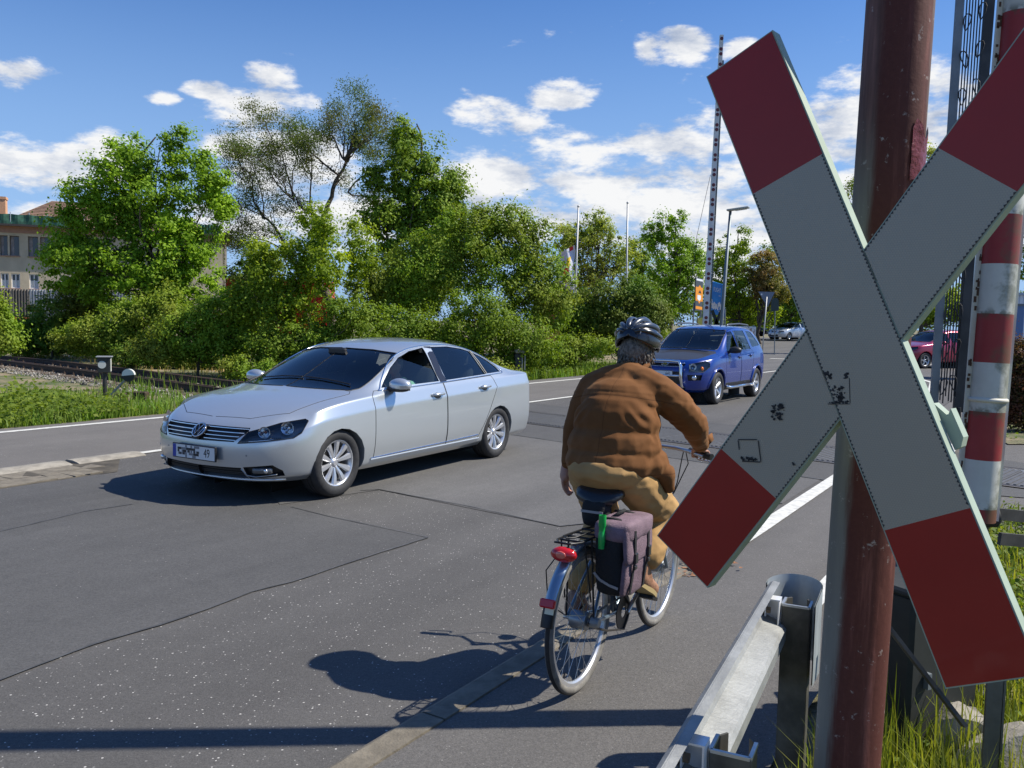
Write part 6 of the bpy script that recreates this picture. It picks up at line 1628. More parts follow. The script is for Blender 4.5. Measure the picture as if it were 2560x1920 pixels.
TJ = dict(hr=((.33, -.115, .985), .108), tm=((.47, -.15, .865), .108), knr=((.665, -.168, .768), .088), sh=((.53, -.168, .665), .083), cu=((.435, -.165, .59), .083), hl=((.33, .115, .985), .108), knl=((.62, .15, .70), .088), anl=((.33, .15, .43), .078))
def ttf(m2):
    folds(m2, .006, lambda p: ridged(Vector((p.x*7-p.z*9, p.y*9, p.z*16+p.x*6)), 0)*.9+(.35*ridged(p*9, 0)))
skin_body('trousers', TJ, [('hr', 'tm'), ('tm', 'knr'), ('knr', 'sh'), ('sh', 'cu'), ('hl', 'knl'), ('knl', 'anl')], KH, cyc, .008, [((.285, 0, 1.015), (.165, .198, .092)), ((.26, 0, 1.03), (.155, .192, .088)), ((.40, 0, .99), (.10, .14, .07))], 3, ttf)
LEA = mat('tan_leather', (.30, .15, .085), .55, var=.2, vscale=20, bump=.4, bscale=60); SOLE = mat('crepe_sole', (.36, .27, .12), .7); SOLED = mat('dark_sole', (.04, .03, .02), .8)
for s_, an, to, he in ((-1, 'anr', 'tor', 'her'), (1, 'anl', 'tol', 'hel')):
    a_, t_, h_ = [Vector(J[k][0]) for k in (an, to, he)]
    d = (t_-h_).normalized(); e = t_+d*.085; up_ = Vector((-d.z, 0, d.x))*(1 if d.x > 0 else -1)
    SJ = dict(a=(tuple(a_-Vector((0, 0, .0))), .052), h=(tuple(h_+up_*.005), .046), m=(tuple(h_.lerp(e, .5)), .046), e=(tuple(e), .038)); sh_o = skin_body('shoe', SJ, [('a', 'h'), ('a', 'm'), ('h', 'm'), ('m', 'e')], LEA, cyc, .007, (), 3)
    b = MB(); n = 22; vs = []
    for k in range(n):
        an_ = 2*math.pi*k/n; u = math.cos(an_); w_ = math.sin(an_); L_ = (e-h_).length/2+.05; cc = h_.lerp(e, .5)+d*.0; wd = .048 if u > 0 else .038
        for z in (-.046, -.022): vs.append(cc+d*(u*L_)+Vector((0, w_*wd, 0))+up_*z)
    b.add(vs, [(2*i, 2*i+1, (2*i+3) % (2*n), (2*i+2) % (2*n)) for i in range(n)]+[tuple(range(0, 2*n, 2)), tuple(range(2*n-1, 0, -2))]); b.build('sole', SOLE, sh_o, math.radians(40))
# hair and helmet
HAIRC = mat('dark_grey_hair', (.15, .135, .115), .75, var=.6, vscale=60, bump=.8, bscale=90)
hb = MB(); rr = random.Random(3)
hb.ball(hp(-.030, 0, -.002), (.084, .084, .084), 16, Rt)
for i in range(240):
    a = rr.uniform(-2.1, 2.1)+math.pi; z = rr.uniform(-.085, .01); r = .088-.25*max(0, -z-.05)
    p0 = Vector(hp(.0+r*math.cos(a)*.95-.005, r*math.sin(a)*.93, z+.02)); tw = Vector((rr.uniform(-.012, .004), rr.uniform(-.012, .012), -.028)); 
    hb.tube([p0, p0+tw*.6+Vector((math.cos(a)*.004, math.sin(a)*.004, 0)), p0+tw*1.3+Vector((math.cos(a)*.008, math.sin(a)*.008, .004))], [.0055, .0045, .001], 4)
hb.build('hair', HAIRC, cyc, True)
HB = mat('helmet_black', (.012, .014, .018), .25, coat=.6); HB2 = mat('helmet_foam', (.012, .012, .012), .8); HG = mat('helmet_blue_grey', (.035, .045, .065), .3, .1, coat=.4)
hm = bpy.data.objects.new('helmet', None); COL.objects.link(hm); hm.parent = cyc; hm.location = HC+Rt@Vector((-.004, 0, .048)); hm.scale = (1.04, 1.0, 1.04); hm.rotation_euler = (0, .26, 0)
def hpt(u, v, r=1.0):      # u: 0 back .. pi front over the crown, v: side angle
    return Vector((-math.cos(u)*.142*r, math.sin(u)*math.sin(v)*.118*r, math.sin(u)*math.cos(v)*.112*r))
b = MB(); n, k_ = 30, 28; vs = []
for i in range(n+1):
    for k in range(k_+1):
        u = math.pi*i/n; v = -math.pi*.62+math.pi*1.24*k/k_; p = hpt(u, v, 1.0)
        low = -.030-.052*sstep(-p.x, .0, .11)
        p.z = max(p.z, low+.006*math.sin(p.x*40)); vs.append(p)
b.add(vs, [(i*(k_+1)+k, i*(k_+1)+k+1, (i+1)*(k_+1)+k+1, (i+1)*(k_+1)+k) for i in range(n) for k in range(k_)]); b.build('helmet_shell', HB, hm, True).modifiers.new('t', 'SOLIDIFY').thickness = .012
for vv, w_ in ((-1.3, .016), (-.82, .020), (-.28, .022), (.28, .022), (.82, .020), (1.3, .016)):
    b = MB(); pts = [hpt(u, vv*(.55+.45*math.sin(u)), .985) for u in [math.pi*(.10+.8*i/16) for i in range(17)]]; b.tube(pts, [w_*.35]+[w_*(.6+.4*math.sin(math.pi*i/16)) for i in range(1, 16)]+[w_*.3], 8); b.build('helmet_rib', HG if abs(vv) < 1 else HB, hm, True)
for s_ in (-1, 1):
    b = MB(); vs = []
    for a in range(7):
        for c_ in range(5): vs.append(hpt(.30+.055*c_, s_*(.35+.17*a), 1.004))
    b.add(vs, [(5*a+c_, 5*a+5+c_, 5*a+6+c_, 5*a+1+c_) for a in range(6) for c_ in range(4)]); b.build('helmet_vent', HB2, hm, True)
    b = MB(); b.tube([hpt(.30, s_*.35, 1.015), hpt(.52, s_*.40, 1.015), hpt(.57, s_*.8, 1.015), hpt(.55, s_*1.2, 1.015), hpt(.50, s_*1.4, 1.01)], .003, 6); b.build('vent_piping', mat('piping_silver', (.35, .36, .38), .3, .5), hm, True)
for i in range(4):
    u = 1.05+.48*i
    for s_ in (-1, 0, 1): b = MB(); b.ball(hpt(u, s_*.55, 1.0), (.026, .010, .006), 10, Matrix.Rotation(.0, 3, 'Y')); b.build('helmet_vent', HB2, hm, True)
b = MB()
for s_ in (-1, 1): b.tube([hp(.0, s_*.085, .0), hp(.01, s_*.088, -.05), hp(.03, s_*.06, -.11), hp(.045, 0, -.132)], .004, 5)
b.build('chin_strap', BLKM, hm).matrix_parent_inverse = Matrix.Identity(4)
st_o = hm.children[-1]; 
for ch in hm.children:
    if ch.name.startswith('chin_strap'): ch.parent = cyc
# ------------------------------------------------------------------ vegetation
def leaf_mesh(name, pos, nrm, size, tint, m, parent=None, asp=.62, kind=None, rng=None, fold=.22):
    n = len(pos); rng = rng or np.random.RandomState(1)
    nrm = nrm/np.maximum(np.linalg.norm(nrm, axis=1, keepdims=True), 1e-6)
    r = rng.normal(size=(n, 3)); d = r-nrm*np.sum(r*nrm, 1, keepdims=True); d /= np.maximum(np.linalg.norm(d, axis=1, keepdims=True), 1e-6)
    s = np.cross(nrm, d); L = (size*rng.uniform(.65, 1.3, n))[:, None] if np.isscalar(size) else size[:, None]
    w = L*asp*.5
    V_ = np.empty((n, 4, 3)); V_[:, 0] = pos-d*L*.5; V_[:, 1] = pos+s*w-nrm*L*fold*.3; V_[:, 2] = pos+d*L*.5-nrm*L*fold; V_[:, 3] = pos-s*w-nrm*L*fold*.3
    V_ = V_.reshape(-1, 3); me = bpy.data.meshes.new(name)
    me.vertices.add(4*n); me.vertices.foreach_set('co', V_.ravel().astype(np.float32))
    me.loops.add(4*n); me.loops.foreach_set('vertex_index', np.arange(4*n, dtype=np.int32))
    me.polygons.add(n); me.polygons.foreach_set('loop_start', np.arange(0, 4*n, 4, dtype=np.int32))
    try: me.polygons.foreach_set('loop_total', np.full(n, 4, dtype=np.int32))
    except Exception: pass
    a = me.attributes.new('tint', 'FLOAT', 'POINT'); a.data.foreach_set('value', np.repeat(tint, 4).astype(np.float32))
    me.update(calc_edges=True); o = link_mesh(name, me, m, parent)
    if kind: o['kind'] = kind
    return o
def EL(px, py, Y, rx, ry, rd=None):
    c = at(px, py, Y); k = Y/FPX*1.0; rd = rd if rd else (rx+ry)/2*k*.9
    return (np.array(c), np.array([rx*k, rd if rd else rx*k, ry*k]))
def clumps(ells, n, rng, shell=.45):
    wts = np.array([np.prod(e[1])**(.66) for e in ells]); wts /= wts.sum(); idx = rng.choice(len(ells), n, p=wts)
    u = rng.normal(size=(n, 3)); u /= np.linalg.norm(u, axis=1, keepdims=True); r = rng.uniform(0, 1, n)**shell
    C = np.array([ells[i][0] for i in idx]); R = np.array([ells[i][1] for i in idx]); out_ = rng.rand(n) < .16; r = np.where(out_, r*rng.uniform(1.02, 1.28, n), r)
    return C+u*R*r[:, None], u
def crown(name, ells, nc, per, cr, size, m, parent, seed, shell=.4, up=.5, flat=.75, zmin=None, sun=.5):
    nc = int(nc*1.25); size *= .86
    rng = np.random.RandomState(seed); c, u = clumps(ells, nc, rng, shell)
    R = cr*rng.uniform(.4, 1.45, nc); tn = rng.uniform(.15, .85, nc)
    v = rng.normal(size=(nc, per, 3)); v /= np.linalg.norm(v, axis=2, keepdims=True); rad = np.abs(rng.normal(.62, .36, (nc, per)))
    off_ = v*rad[..., None]*R[:, None, None]*np.array([1, 1, flat]); pos = (c[:, None]+off_).reshape(-1, 3)
    nr = (off_/R[:, None, None]+u[:, None]*.5+rng.normal(size=off_.shape)*.55+np.array([.25, -.1, up])).reshape(-1, 3)
    t = np.clip(np.repeat(tn, per)+rng.normal(size=nc*per)*.2, 0, 1)
    if zmin is not None: k = pos[:, 2] > zmin; pos, nr, t = pos[k], nr[k], t[k]
    o = leaf_mesh(name, pos, nr, size, t, m, parent, rng=rng); return o, c
BARK = mat('bark', (.085, .066, .048), .9, var=.4, vscale=10, bump=.8, bscale=25); BARKL = mat('bark_grey', (.13, .115, .095), .9, var=.35, vscale=10, bump=.7, bscale=25)
def limb(b, p0, p1, r0, r1, rng, seg=6, sag=.12, n=7):
    p0, p1 = np.array(p0, float), np.array(p1, float); L = np.linalg.norm(p1-p0); w = rng.normal(size=3)*L*.05
    pts = []; 
    for i in range(n+1):
        f = i/n; p = p0*(1-f)+p1*f; p = p+np.array([0, 0, math.sin(f*math.pi)*L*sag])+w*math.sin(f*math.pi*2)+rng.normal(size=3)*L*.008*(0 < i < n); pts.append(Vector(p))
    b.tube(pts, [r0+(r1-r0)*(i/n)**.8 for i in range(n+1)], seg); return pts
def tree(name, base, ells, m, label, group, seed, nc=160, per=110, cr=.45, size=.13, trunk_r=.16, fork=.35, shell=.4, nl=26, cat='tree', bark=BARK, up=.5, flat=.75, limbs=True, lmin=0):
    rng = np.random.RandomState(seed); root = empty(name, base, 0, label, cat, group)
    o, c = crown('crown', ells, nc, per, cr, size, m, root, seed, shell, up, flat); o.matrix_parent_inverse = Matrix.Translation(-Vector(base))
    if limbs:
        base = Vector(base); top = Vector(np.mean([e[0] for e in ells], axis=0)); zt = max(e[0][2]+e[1][2]*.6 for e in ells); apex = Vector((top.x, top.y, zt))
        b = MB(); tp_ = limb(b, base-Vector((0, 0, .2)), apex, trunk_r, trunk_r*.12, rng, 9, .0, 12)
        t = b.build('trunk', bark, root, True); t.matrix_parent_inverse = Matrix.Translation(-base)
        order = sorted(range(len(c)), key=lambda i: rng.rand())[:nl]; 
        for j, i in enumerate(order[:nl]):
            b = MB(); q = Vector(c[i]); hgt_ = q.z-base.z; k = max(2, min(10, int(12*max(fork, (hgt_*.55)/(zt-base.z+.01)))))
            s_ = tp_[k]; limb(b, s_, q, trunk_r*.42*(1-k/16), .012, rng, 6, -.06)
            for _ in range(3):
                i2 = rng.randint(len(c)); q2 = Vector(c[i2])
                if (q2-q).length < 2.6: limb(b, q.lerp(s_, .35), q2, trunk_r*.12, .008, rng, 5, -.04, 5)
            l = b.build('limb', bark, root, True); l.matrix_parent_inverse = Matrix.Translation(-base)
    return root
L_MAPLE = leaf_mat('leaves_bright_green', (0.158, 0.282, 0.014), (0.329, 0.492, 0.027), (0.115, 0.209, 0.014), .4)
L_DARK = leaf_mat('leaves_deep_green', (0.100, 0.183, 0.015), (0.232, 0.326, 0.024), (0.135, 0.194, 0.013), .4, .3)
L_LOC = leaf_mat('leaves_locust', (.12, .115, .030), (.14, .165, .04), (.08, .15, .035), .35, .35)
L_YEL = leaf_mat('leaves_yellow_green', (0.157, 0.234, 0.013), (0.352, 0.423, 0.021), (0.111, 0.188, 0.015), .6, .4)
L_BUSH = leaf_mat('leaves_bush', (0.116, 0.217, 0.013), (0.245, 0.365, 0.027), (0.216, 0.230, 0.032), .5, .3)
L_IVY = leaf_mat('leaves_ivy', (0.057, 0.136, 0.011), (0.129, 0.230, 0.017), (0.144, 0.149, 0.022), .6, .22)
L_PALE = leaf_mat('leaves_pale', (0.239, 0.296, 0.042), (0.446, 0.450, 0.078), (0.160, 0.236, 0.036), .4, .35)
L_RED = leaf_mat('leaves_copper', (0.191, 0.113, 0.038), (0.292, 0.189, 0.057), (0.134, 0.171, 0.025), .6, .3)
L_WINE = leaf_mat('leaves_wine', (0.103, 0.025, 0.018), (0.057, 0.081, 0.018), (0.149, 0.057, 0.032), 3, .3)
L_WEED = leaf_mat('leaves_weed', (0.090, 0.151, 0.016), (0.218, 0.270, 0.036), (0.090, 0.140, 0.018), 2, .35)
L_GRASS = leaf_mat('grass_green', (.085, .19, .018), (.17, .29, .03), (.17, .21, .05), .9, .35)
L_GRASSY = leaf_mat('grass_sunny', (0.141, 0.184, 0.023), (0.346, 0.324, 0.063), (0.128, 0.173, 0.023), 1.5, .38)
L_DRY = leaf_mat('grass_dry', (0.345, 0.241, 0.101), (0.506, 0.380, 0.175), (0.149, 0.196, 0.037), .7, .3)

def es(Y, lst, rd=None): return [EL(x, y, Y+(d[0] if d else 0), rx, ry, rd) for (x, y, rx, ry, *d) in lst]
GT = 'trees behind the railway'
base = lambda px, Y: Vector((at(px, 860, Y).x, Y, -.2))
tree('maple_tree', base(345, 34), es(34, [(325, 425, 70, 72), (435, 385, 42, 66), (530, 455, 52, 48), (250, 520, 100, 80), (400, 520, 110, 90), (560, 520, 32, 40), (470, 610, 85, 65), (190, 640, 80, 100), (330, 680, 150, 105), (460, 710, 100, 75), (500, 400, 20, 30), (240, 415, 25, 25)]),
     L_MAPLE, 'large bright green maple with a lobed crown in front of the cream building', GT, 1, 520, 120, .44, .15, .22, nl=34)
tree('maple_tree', base(1040, 35), es(35, [(1012, 345, 30, 58), (1040, 420, 72, 80), (1085, 520, 82, 90), (975, 540, 75, 85), (1110, 610, 65, 70), (1000, 680, 105, 85), (1128, 470, 38, 55), (1060, 720, 90, 60), (940, 440, 30, 40)]),
     L_DARK, 'dense dark green maple with a pointed top right of the sparse locust', GT, 2, 420, 120, .44, .145, .2, nl=34)
# sparse locust: visible branching
def locust():
    rng = np.random.RandomState(5); Y = 38; b0 = base(830, Y); root = empty('locust_tree', b0, 0, 'tall sparse brownish locust with bare fanning branches against the clouds', 'tree', GT)
    inv = Matrix.Translation(-b0); P = lambda x, y, dy=0: Vector(at(x, y, Y+dy))
    fk = P(800, 560); b = MB(); limb(b, b0, fk, .20, .15, rng, 10, 0, 8); t = b.build('trunk', BARK, root, True); t.matrix_parent_inverse = inv
    main = [(fk, P(862, 400), .12), (fk, P(735, 500), .08), (P(760, 690), P(660, 540), .085), (P(862, 400), P(885, 325), .07), (P(862, 400), P(935, 345), .055), (P(862, 400), P(815, 335), .055), (P(850, 440), P(745, 370), .05), (P(735, 500), P(690, 370), .045), (P(735, 500), P(740, 340), .03), (P(660, 540), P(610, 420), .045), (P(660, 540), P(600, 520), .03), (P(735, 500), P(640, 400), .04), (P(870, 480), P(960, 400), .04), (P(700, 620), P(610, 590), .035), (P(880, 340), P(895, 290), .025), (P(690, 380), P(650, 300), .03), (P(640, 470), P(600, 470), .03), (P(735, 500), P(700, 450), .04), (P(780, 540), P(790, 400), .045), (P(862, 400), P(850, 320), .04), (P(862, 400), P(940, 360), .04), (P(870, 480), P(920, 500), .04), (P(700, 620), P(640, 620), .035), (P(660, 540), P(620, 360), .03)]
    tips = []
    def twig(b, p, d, L, r, lv):
        q = p+d*L; limb(b, p, q, r, r*.55, rng, 5, .03, 4)
        if lv == 0: tips.append(q); tips.append(p.lerp(q, .55)); return
        for k in range(rng.randint(2, 4)):
            dd = (d+Vector(rng.normal(size=3)*.42)+Vector((0, 0, .12))).normalized(); twig(b, p.lerp(q, rng.uniform(.55, 1)), dd, L*rng.uniform(.6, .85), r*.55, lv-1)
    for a, c, r in main:
        c = c+Vector((0, rng.uniform(-1.2, 1.2), 0)); b = MB(); limb(b, a, c, r, r*.5, rng, 7, .05, 8)
        d = (c-a).normalized()
        for k in range(5): dd = (d+Vector(rng.normal(size=3)*.5)).normalized(); twig(b, a.lerp(c, rng.uniform(.35, 1)), dd, rng.uniform(.55, .95), r*.38, 2)
        l = b.build('limb', BARK, root, True); l.matrix_parent_inverse = inv
    T_ = np.array([tuple(t) for t in tips]); n = len(T_); per = 36
    pos = (T_[:, None]+rng.normal(size=(n, per, 3))*np.array([.24, .24, .18])+np.array([0, 0, -.05])).reshape(-1, 3)
    hi = (T_[:, 2]-T_[:, 2].min())/(np.ptp(T_[:, 2])); tn = np.clip(np.repeat(1-hi, per)*.6+rng.uniform(0, .4, n*per), 0, 1)
    o = leaf_mesh('crown', pos, rng.normal(size=pos.shape)+np.array([.2, 0, .5]), .088, tn, L_LOC, root, .45, rng=rng); o.matrix_parent_inverse = inv
locust()
GB = 'overgrown bushes along the track'
def bush(ell, m, label, group, seed, nc, per, cr, size, shell=.45, name='bush', base_=None, up=.5, flat=.8, limbs=True, nl=8, cat='bush'):
    c = np.mean([e[0] for e in ell], axis=0); return tree(name, base_ or Vector((c[0], c[1], -.15)), ell, m, label, group, seed, nc, per, cr, size, .05, .15, shell, nl, cat, up=up, flat=flat, limbs=limbs)
bush(es(26, [(650, 660, 40, 80), (700, 620, 30, 50), (790, 560, 50, 60, 2), (720, 740, 85, 80), (620, 760, 50, 60), (815, 640, 50, 110), (765, 660, 50, 60), (900, 640, 40, 90, 2)]), L_YEL, 'yellow-green saplings climbing in front of the locust trunk', GB, 11, 190, 95, .34, .12, name='sapling_thicket', cat='thicket')
bush(es(29, [(960, 740, 110, 95), (1080, 680, 110, 110), (1215, 630, 110, 110), (1250, 555, 75, 48), (1330, 620, 75, 85), (1160, 575, 60, 60), (1390, 750, 60, 80), (1330, 740, 90, 90)]), L_BUSH, 'towering olive green bush smothered in creepers behind the sedan roof', GB, 12, 520, 120, .42, .105)
bush(es(27, [(1010, 840, 120, 70), (1180, 810, 150, 80), (1320, 860, 90, 60), (1100, 870, 150, 50), (1290, 900, 90, 28)]), L_DARK, 'dark leafy bush spilling towards the cycle lane beyond the sedan', GB, 13, 330, 120, .38, .10)
bush(es(25.5, [(800, 850, 110, 70), (700, 860, 90, 60), (880, 800, 80, 70), (780, 900, 130, 32)]), L_DARK, 'low green bush just above the sedan windscreen', GB, 14, 220, 110, .33, .10)
bush(es(26.5, [(560, 800, 80, 70), (470, 830, 90, 65), (560, 870, 100, 45), (400, 870, 80, 40)]), L_BUSH, 'rounded mid green bush behind the track left of the sedan', GB, 15, 250, 110, .34, .10)
bush(es(31, [(330, 800, 90, 60), (250, 840, 110, 45), (420, 770, 60, 60)]), L_BUSH, 'low shrub under the big maple at the rail bank', GB, 16, 200, 110, .36, .11)
bush(es(35, [(150, 800, 100, 60), (60, 830, 80, 40), (210, 760, 70, 60), (110, 840, 90, 30)]), L_IVY, 'dark shrub bank at the foot of the corrugated fence', GB, 17, 240, 110, .42, .12)
bush(es(27, [(-45, 760, 45, 80), (-12, 800, 38, 50), (-10, 850, 60, 30)]), L_BUSH, 'mid-green bush cut off by the left edge of the picture', GB, 18, 150, 100, .36, .11)
bush(es(33, [(650, 700, 70, 90), (640, 790, 60, 60)]), L_IVY, 'dark ivy-covered mound between the maple and the saplings', GB, 19, 150, 110, .4, .11)
bush(es(33, [(1500, 770, 80, 70), (1440, 800, 45, 55), (1590, 760, 70, 65), (1630, 800, 50, 50), (1540, 820, 90, 40)]), L_IVY, 'dark ivy-clad mound right behind the cyclist helmet', GB, 20, 330, 120, .40, .11)
bush(es(30, [(1400, 880, 80, 38), (1480, 870, 60, 30), (1350, 905, 90, 22)]), L_BUSH, 'low weedy shrubs on the verge left of the cyclist', GB, 21, 170, 100, .28, .085)
bush(es(34, [(1640, 845, 45, 30), (1590, 865, 40, 25), (1540, 870, 50, 22)]), L_YEL, 'bright low shrub beside the helmet and the blue off-roader', GB, 22, 90, 90, .28, .09)
bush(es(24.5, [(600, 920, 60, 26), (680, 925, 70, 26), (760, 930, 70, 24), (860, 930, 70, 28), (950, 925, 70, 30), (1040, 925, 70, 28), (1130, 925, 70, 26), (1220, 925, 70, 24)]), L_BUSH, 'ragged low skirt of brambles between the sedan roof and the bushes', GB, 23, 240, 80, .26, .085, limbs=False)
bush(es(30, [(520, 905, 70, 24), (430, 895, 70, 28), (340, 885, 70, 28)]), L_IVY, 'dark brambles on the rail bank right of the switch lantern', GB, 24, 150, 90, .3, .09, limbs=False)
bush(es(36, [(250, 870, 80, 24), (150, 865, 80, 26), (50, 865, 80, 24)]), L_BUSH, 'low brambles on the rail bank left of the switch lantern', GB, 25, 150, 90, .34, .10, limbs=False)
GR_ = 'trees beyond the junction'
tree('pale_tree', base(1490, 48), es(48, [(1480, 595, 70, 62), (1420, 610, 45, 55), (1550, 650, 50, 60), (1480, 690, 80, 60), (1500, 560, 30, 30)]), L_PALE, 'pale silvery green tree behind the flag and flagpoles', GR_, 31, 210, 70, .42, .15, .2, nl=30, shell=.55)
tree('ash_tree', base(1685, 54), es(54, [(1690, 585, 45, 58), (1640, 590, 32, 50), (1700, 680, 75, 75), (1650, 740, 80, 60), (1730, 640, 40, 50)]), L_MAPLE, 'fresh green tree with two tufted tops left of the far barrier', GR_, 32, 230, 80, .45, .17, .2, nl=30)
tree('dark_tree', base(1600, 60), es(60, [(1600, 640, 40, 50), (1600, 720, 60, 60)]), L_DARK, 'small dark tree top between the pale tree and the tufted tree', GR_, 33, 110, 80, .45, .17, .15, nl=14)
tree('lime_tree', base(1840, 66), es(66, [(1820, 640, 42, 50), (1860, 600, 18, 34), (1850, 700, 70, 70), (1800, 740, 55, 60), (1880, 780, 70, 40)]), L_YEL, 'light green tree behind the street lamp', GR_, 34, 230, 80, .5, .19, .2, nl=26)
tree('copper_tree', base(1915, 64), es(64, [(1910, 680, 42, 60), (1930, 730, 45, 40)]), L_RED, 'brownish copper tree between the street lamp and the big sign', GR_, 35, 120, 80, .45, .18, .18, nl=18)
tree('dark_tree', base(1970, 72), es(72, [(1935, 620, 28, 28), (1975, 680, 60, 70), (1960, 770, 60, 45), (2050, 700, 60, 80)]), L_DARK, 'deep green tree beside the left edge of the big sign', GR_, 36, 210, 80, .5, .2, .2, nl=26)
tree('birch_tree', base(2150, 52), es(52, [(2145, 470, 28, 55), (2150, 560, 40, 60), (2325, 385, 22, 30), (2250, 450, 70, 60)]), L_PALE, 'thin yellowish tree seen between the sign and the red mast', GR_, 37, 110, 50, .42, .13, .2, nl=30, shell=.7)
tree('lime_tree', base(2270, 55), es(55, [(2240, 720, 70, 80), (2340, 760, 60, 70), (2300, 660, 60, 60), (2420, 760, 50, 50)]), L_YEL, 'green tree seen through the hanging grille above the crimson car', GR_, 38, 230, 80, .5, .17, .2, nl=20)
tree('oak_tree', base(2620, 30), es(30, [(2600, 640, 55, 60), (2640, 560, 60, 60)]), L_DARK, 'dark tree just reaching in at the right edge of the picture', GR_, 39, 90, 80, .4, .14, .15, nl=10)
tree('dark_tree', base(2000, 95), es(95, [(x, 770, 80, 45) for x in range(1650, 2600, 110)]), L_DARK, 'far belt of dark trees closing the view behind the parked saloon', GR_, 40, 420, 70, .9, .32, .2, nl=14)
bw = bush(es(14.3, [(2545, 900, 34, 60), (2565, 960, 55, 60), (2535, 1015, 46, 50), (2580, 1040, 60, 40)]), L_WINE, 'dark red leaved shrub at the right edge beyond the barrier', 'shrubs by the barrier', 51, 300, 80, .16, .05, base_=Vector((at(2565, 1060, 14.3).x, 14.3, .0)), name='shrub', cat='shrub')
isl = [G(*p) for p in ((2478, 1085), (2488, 1030), (2520, 990), (2700, 985), (2760, 1110), (2520, 1112))]
sheet('verge_island', [(p.x, p.y) for p in isl], GM, .012)
ipx = [p.x for p in isl]; ipy = [p.y for p in isl]
bush(es(75, [(x, 800, 50, 22) for x in (1800, 1860, 1920, 1990, 2060)]), L_YEL, 'roadside hedge behind the parked saloon and the white trailer', GR_, 52, 150, 70, .5, .2, name='hedge', cat='hedge', limbs=False)

# grass blades
def blades(name, P, hmin, hmax, wd, m, rng, lean=.5, tint=None):
    n = len(P); h = rng.uniform(hmin, hmax, n); a = rng.uniform(0, 2*np.pi, n); dx = np.stack([np.cos(a), np.sin(a), np.zeros(n)], 1); sd_ = np.stack([-np.sin(a), np.cos(a), np.zeros(n)], 1)
    b_ = rng.uniform(0, lean, n); V_ = np.empty((n, 5, 3)); w = (wd*rng.uniform(.6, 1.4, n))[:, None]; H_ = h[:, None]; z = np.array([0, 0, 1.0])
    V_[:, 0] = P-sd_*w; V_[:, 1] = P+sd_*w; mid = P+z*H_*.6+dx*H_*(b_*.3)[:, None]; V_[:, 2] = mid+sd_*w*.8; V_[:, 3] = mid-sd_*w*.8; V_[:, 4] = P+z*H_*(1-.3*b_)[:, None]+dx*H_*b_[:, None]
    me = bpy.data.meshes.new(name); me.vertices.add(5*n); me.vertices.foreach_set('co', V_.ravel().astype(np.float32))
    k = np.arange(n)[:, None]*5; li = np.concatenate([k+0, k+1, k+2, k+3, k+3, k+2, k+4], 1).astype(np.int32); me.loops.add(7*n); me.loops.foreach_set('vertex_index', li.ravel())
    ls = np.stack([np.arange(n)*7, np.arange(n)*7+4], 1).astype(np.int32); me.polygons.add(2*n); me.polygons.foreach_set('loop_start', ls.ravel())
    try: me.polygons.foreach_set('loop_total', np.tile([4, 3], n).astype(np.int32))
    except Exception: pass
    t = tint if tint is not None else rng.uniform(0, 1, n); at_ = me.attributes.new('tint', 'FLOAT', 'POINT'); at_.data.foreach_set('value', np.repeat(t, 5).astype(np.float32)); me.update(calc_edges=True)
    o = link_mesh(name, me, m); o['kind'] = 'stuff'; return o
def scatter(n, s0, s1, t0, t1, rng, keep, z=None, clump=.35):
    s = rng.uniform(s0, s1, n*3); t = rng.uniform(t0, t1, n*3); x = s*U.x+t*V.x; y = s*U.y+t*V.y; k = keep(s, t, x, y)
    nz_ = np.array([N_.noise(Vector((a*1.1, b*1.1, 3)))+.5*N_.noise(Vector((a*4, b*4, 9))) for a, b in zip(x[k], y[k])]) if clump else 0
    kk = np.where(k)[0]; 
    if clump: kk = kk[nz_ > -clump]
    kk = kk[:n]; return s[kk], t[kk], x[kk], y[kk]
rg = np.random.RandomState(21)
pd = lambda x, y: x*P_.x+y*P_.y
def z_of(s, t): return np.where(t < -12.7, -.045-.17*np.clip((-t-12.9)/1.3, 0, 1), np.where(t > -.8, .03, -.05))
s, t, x, y = scatter(34000, -8, 22, -19, -13.05, rg, lambda s, t, x, y: (pd(x, y) < 8.9-.0*x) & (t < -13.05-.12*np.sin(s*3)) & ~((t < -14.3) & (s > 8.5) & (s < 13) & (pd(x, y) > 6.9) & (rg.rand(len(s)) > .25)), clump=.3)
hN = np.array([N_.noise(Vector((a*.6, b*.6, 1))) for a, b in zip(x, y)])
blades('verge_grass', np.stack([x, y, z_of(s, t)], 1), .08, .36, .010, L_GRASS, rg, .9)
s, t, x, y = scatter(16000, 0, 45, -60, -13.0, rg, lambda s, t, x, y: (pd(x, y) > 12.1) & (pd(x, y) < 15.8) & (x < 2) & (t < -13.2), clump=.5)
blades('dry_bank_grass', np.stack([x, y, z_of(s, t)], 1), .05, .22, .012, L_DRY, rg, .7)
s, t, x, y = scatter(9000, 12, 34, -18, -13.0, rg, lambda s, t, x, y: (pd(x, y) > 12.4) & (t < -13.0), clump=.3)
blades('verge_grass', np.stack([x, y, z_of(s, t)], 1), .12, .45, .012, L_GRASS, rg, .6)
s, t, x, y = scatter(2500, 8, 30, -22, -13.0, rg, lambda s, t, x, y: (pd(x, y) > 8.9) & (pd(x, y) < 10.6) & (x < -2), clump=.1)
blades('track_weeds', np.stack([x, y, z_of(s, t)], 1), .15, .45, .008, L_GRASS, rg, .4)
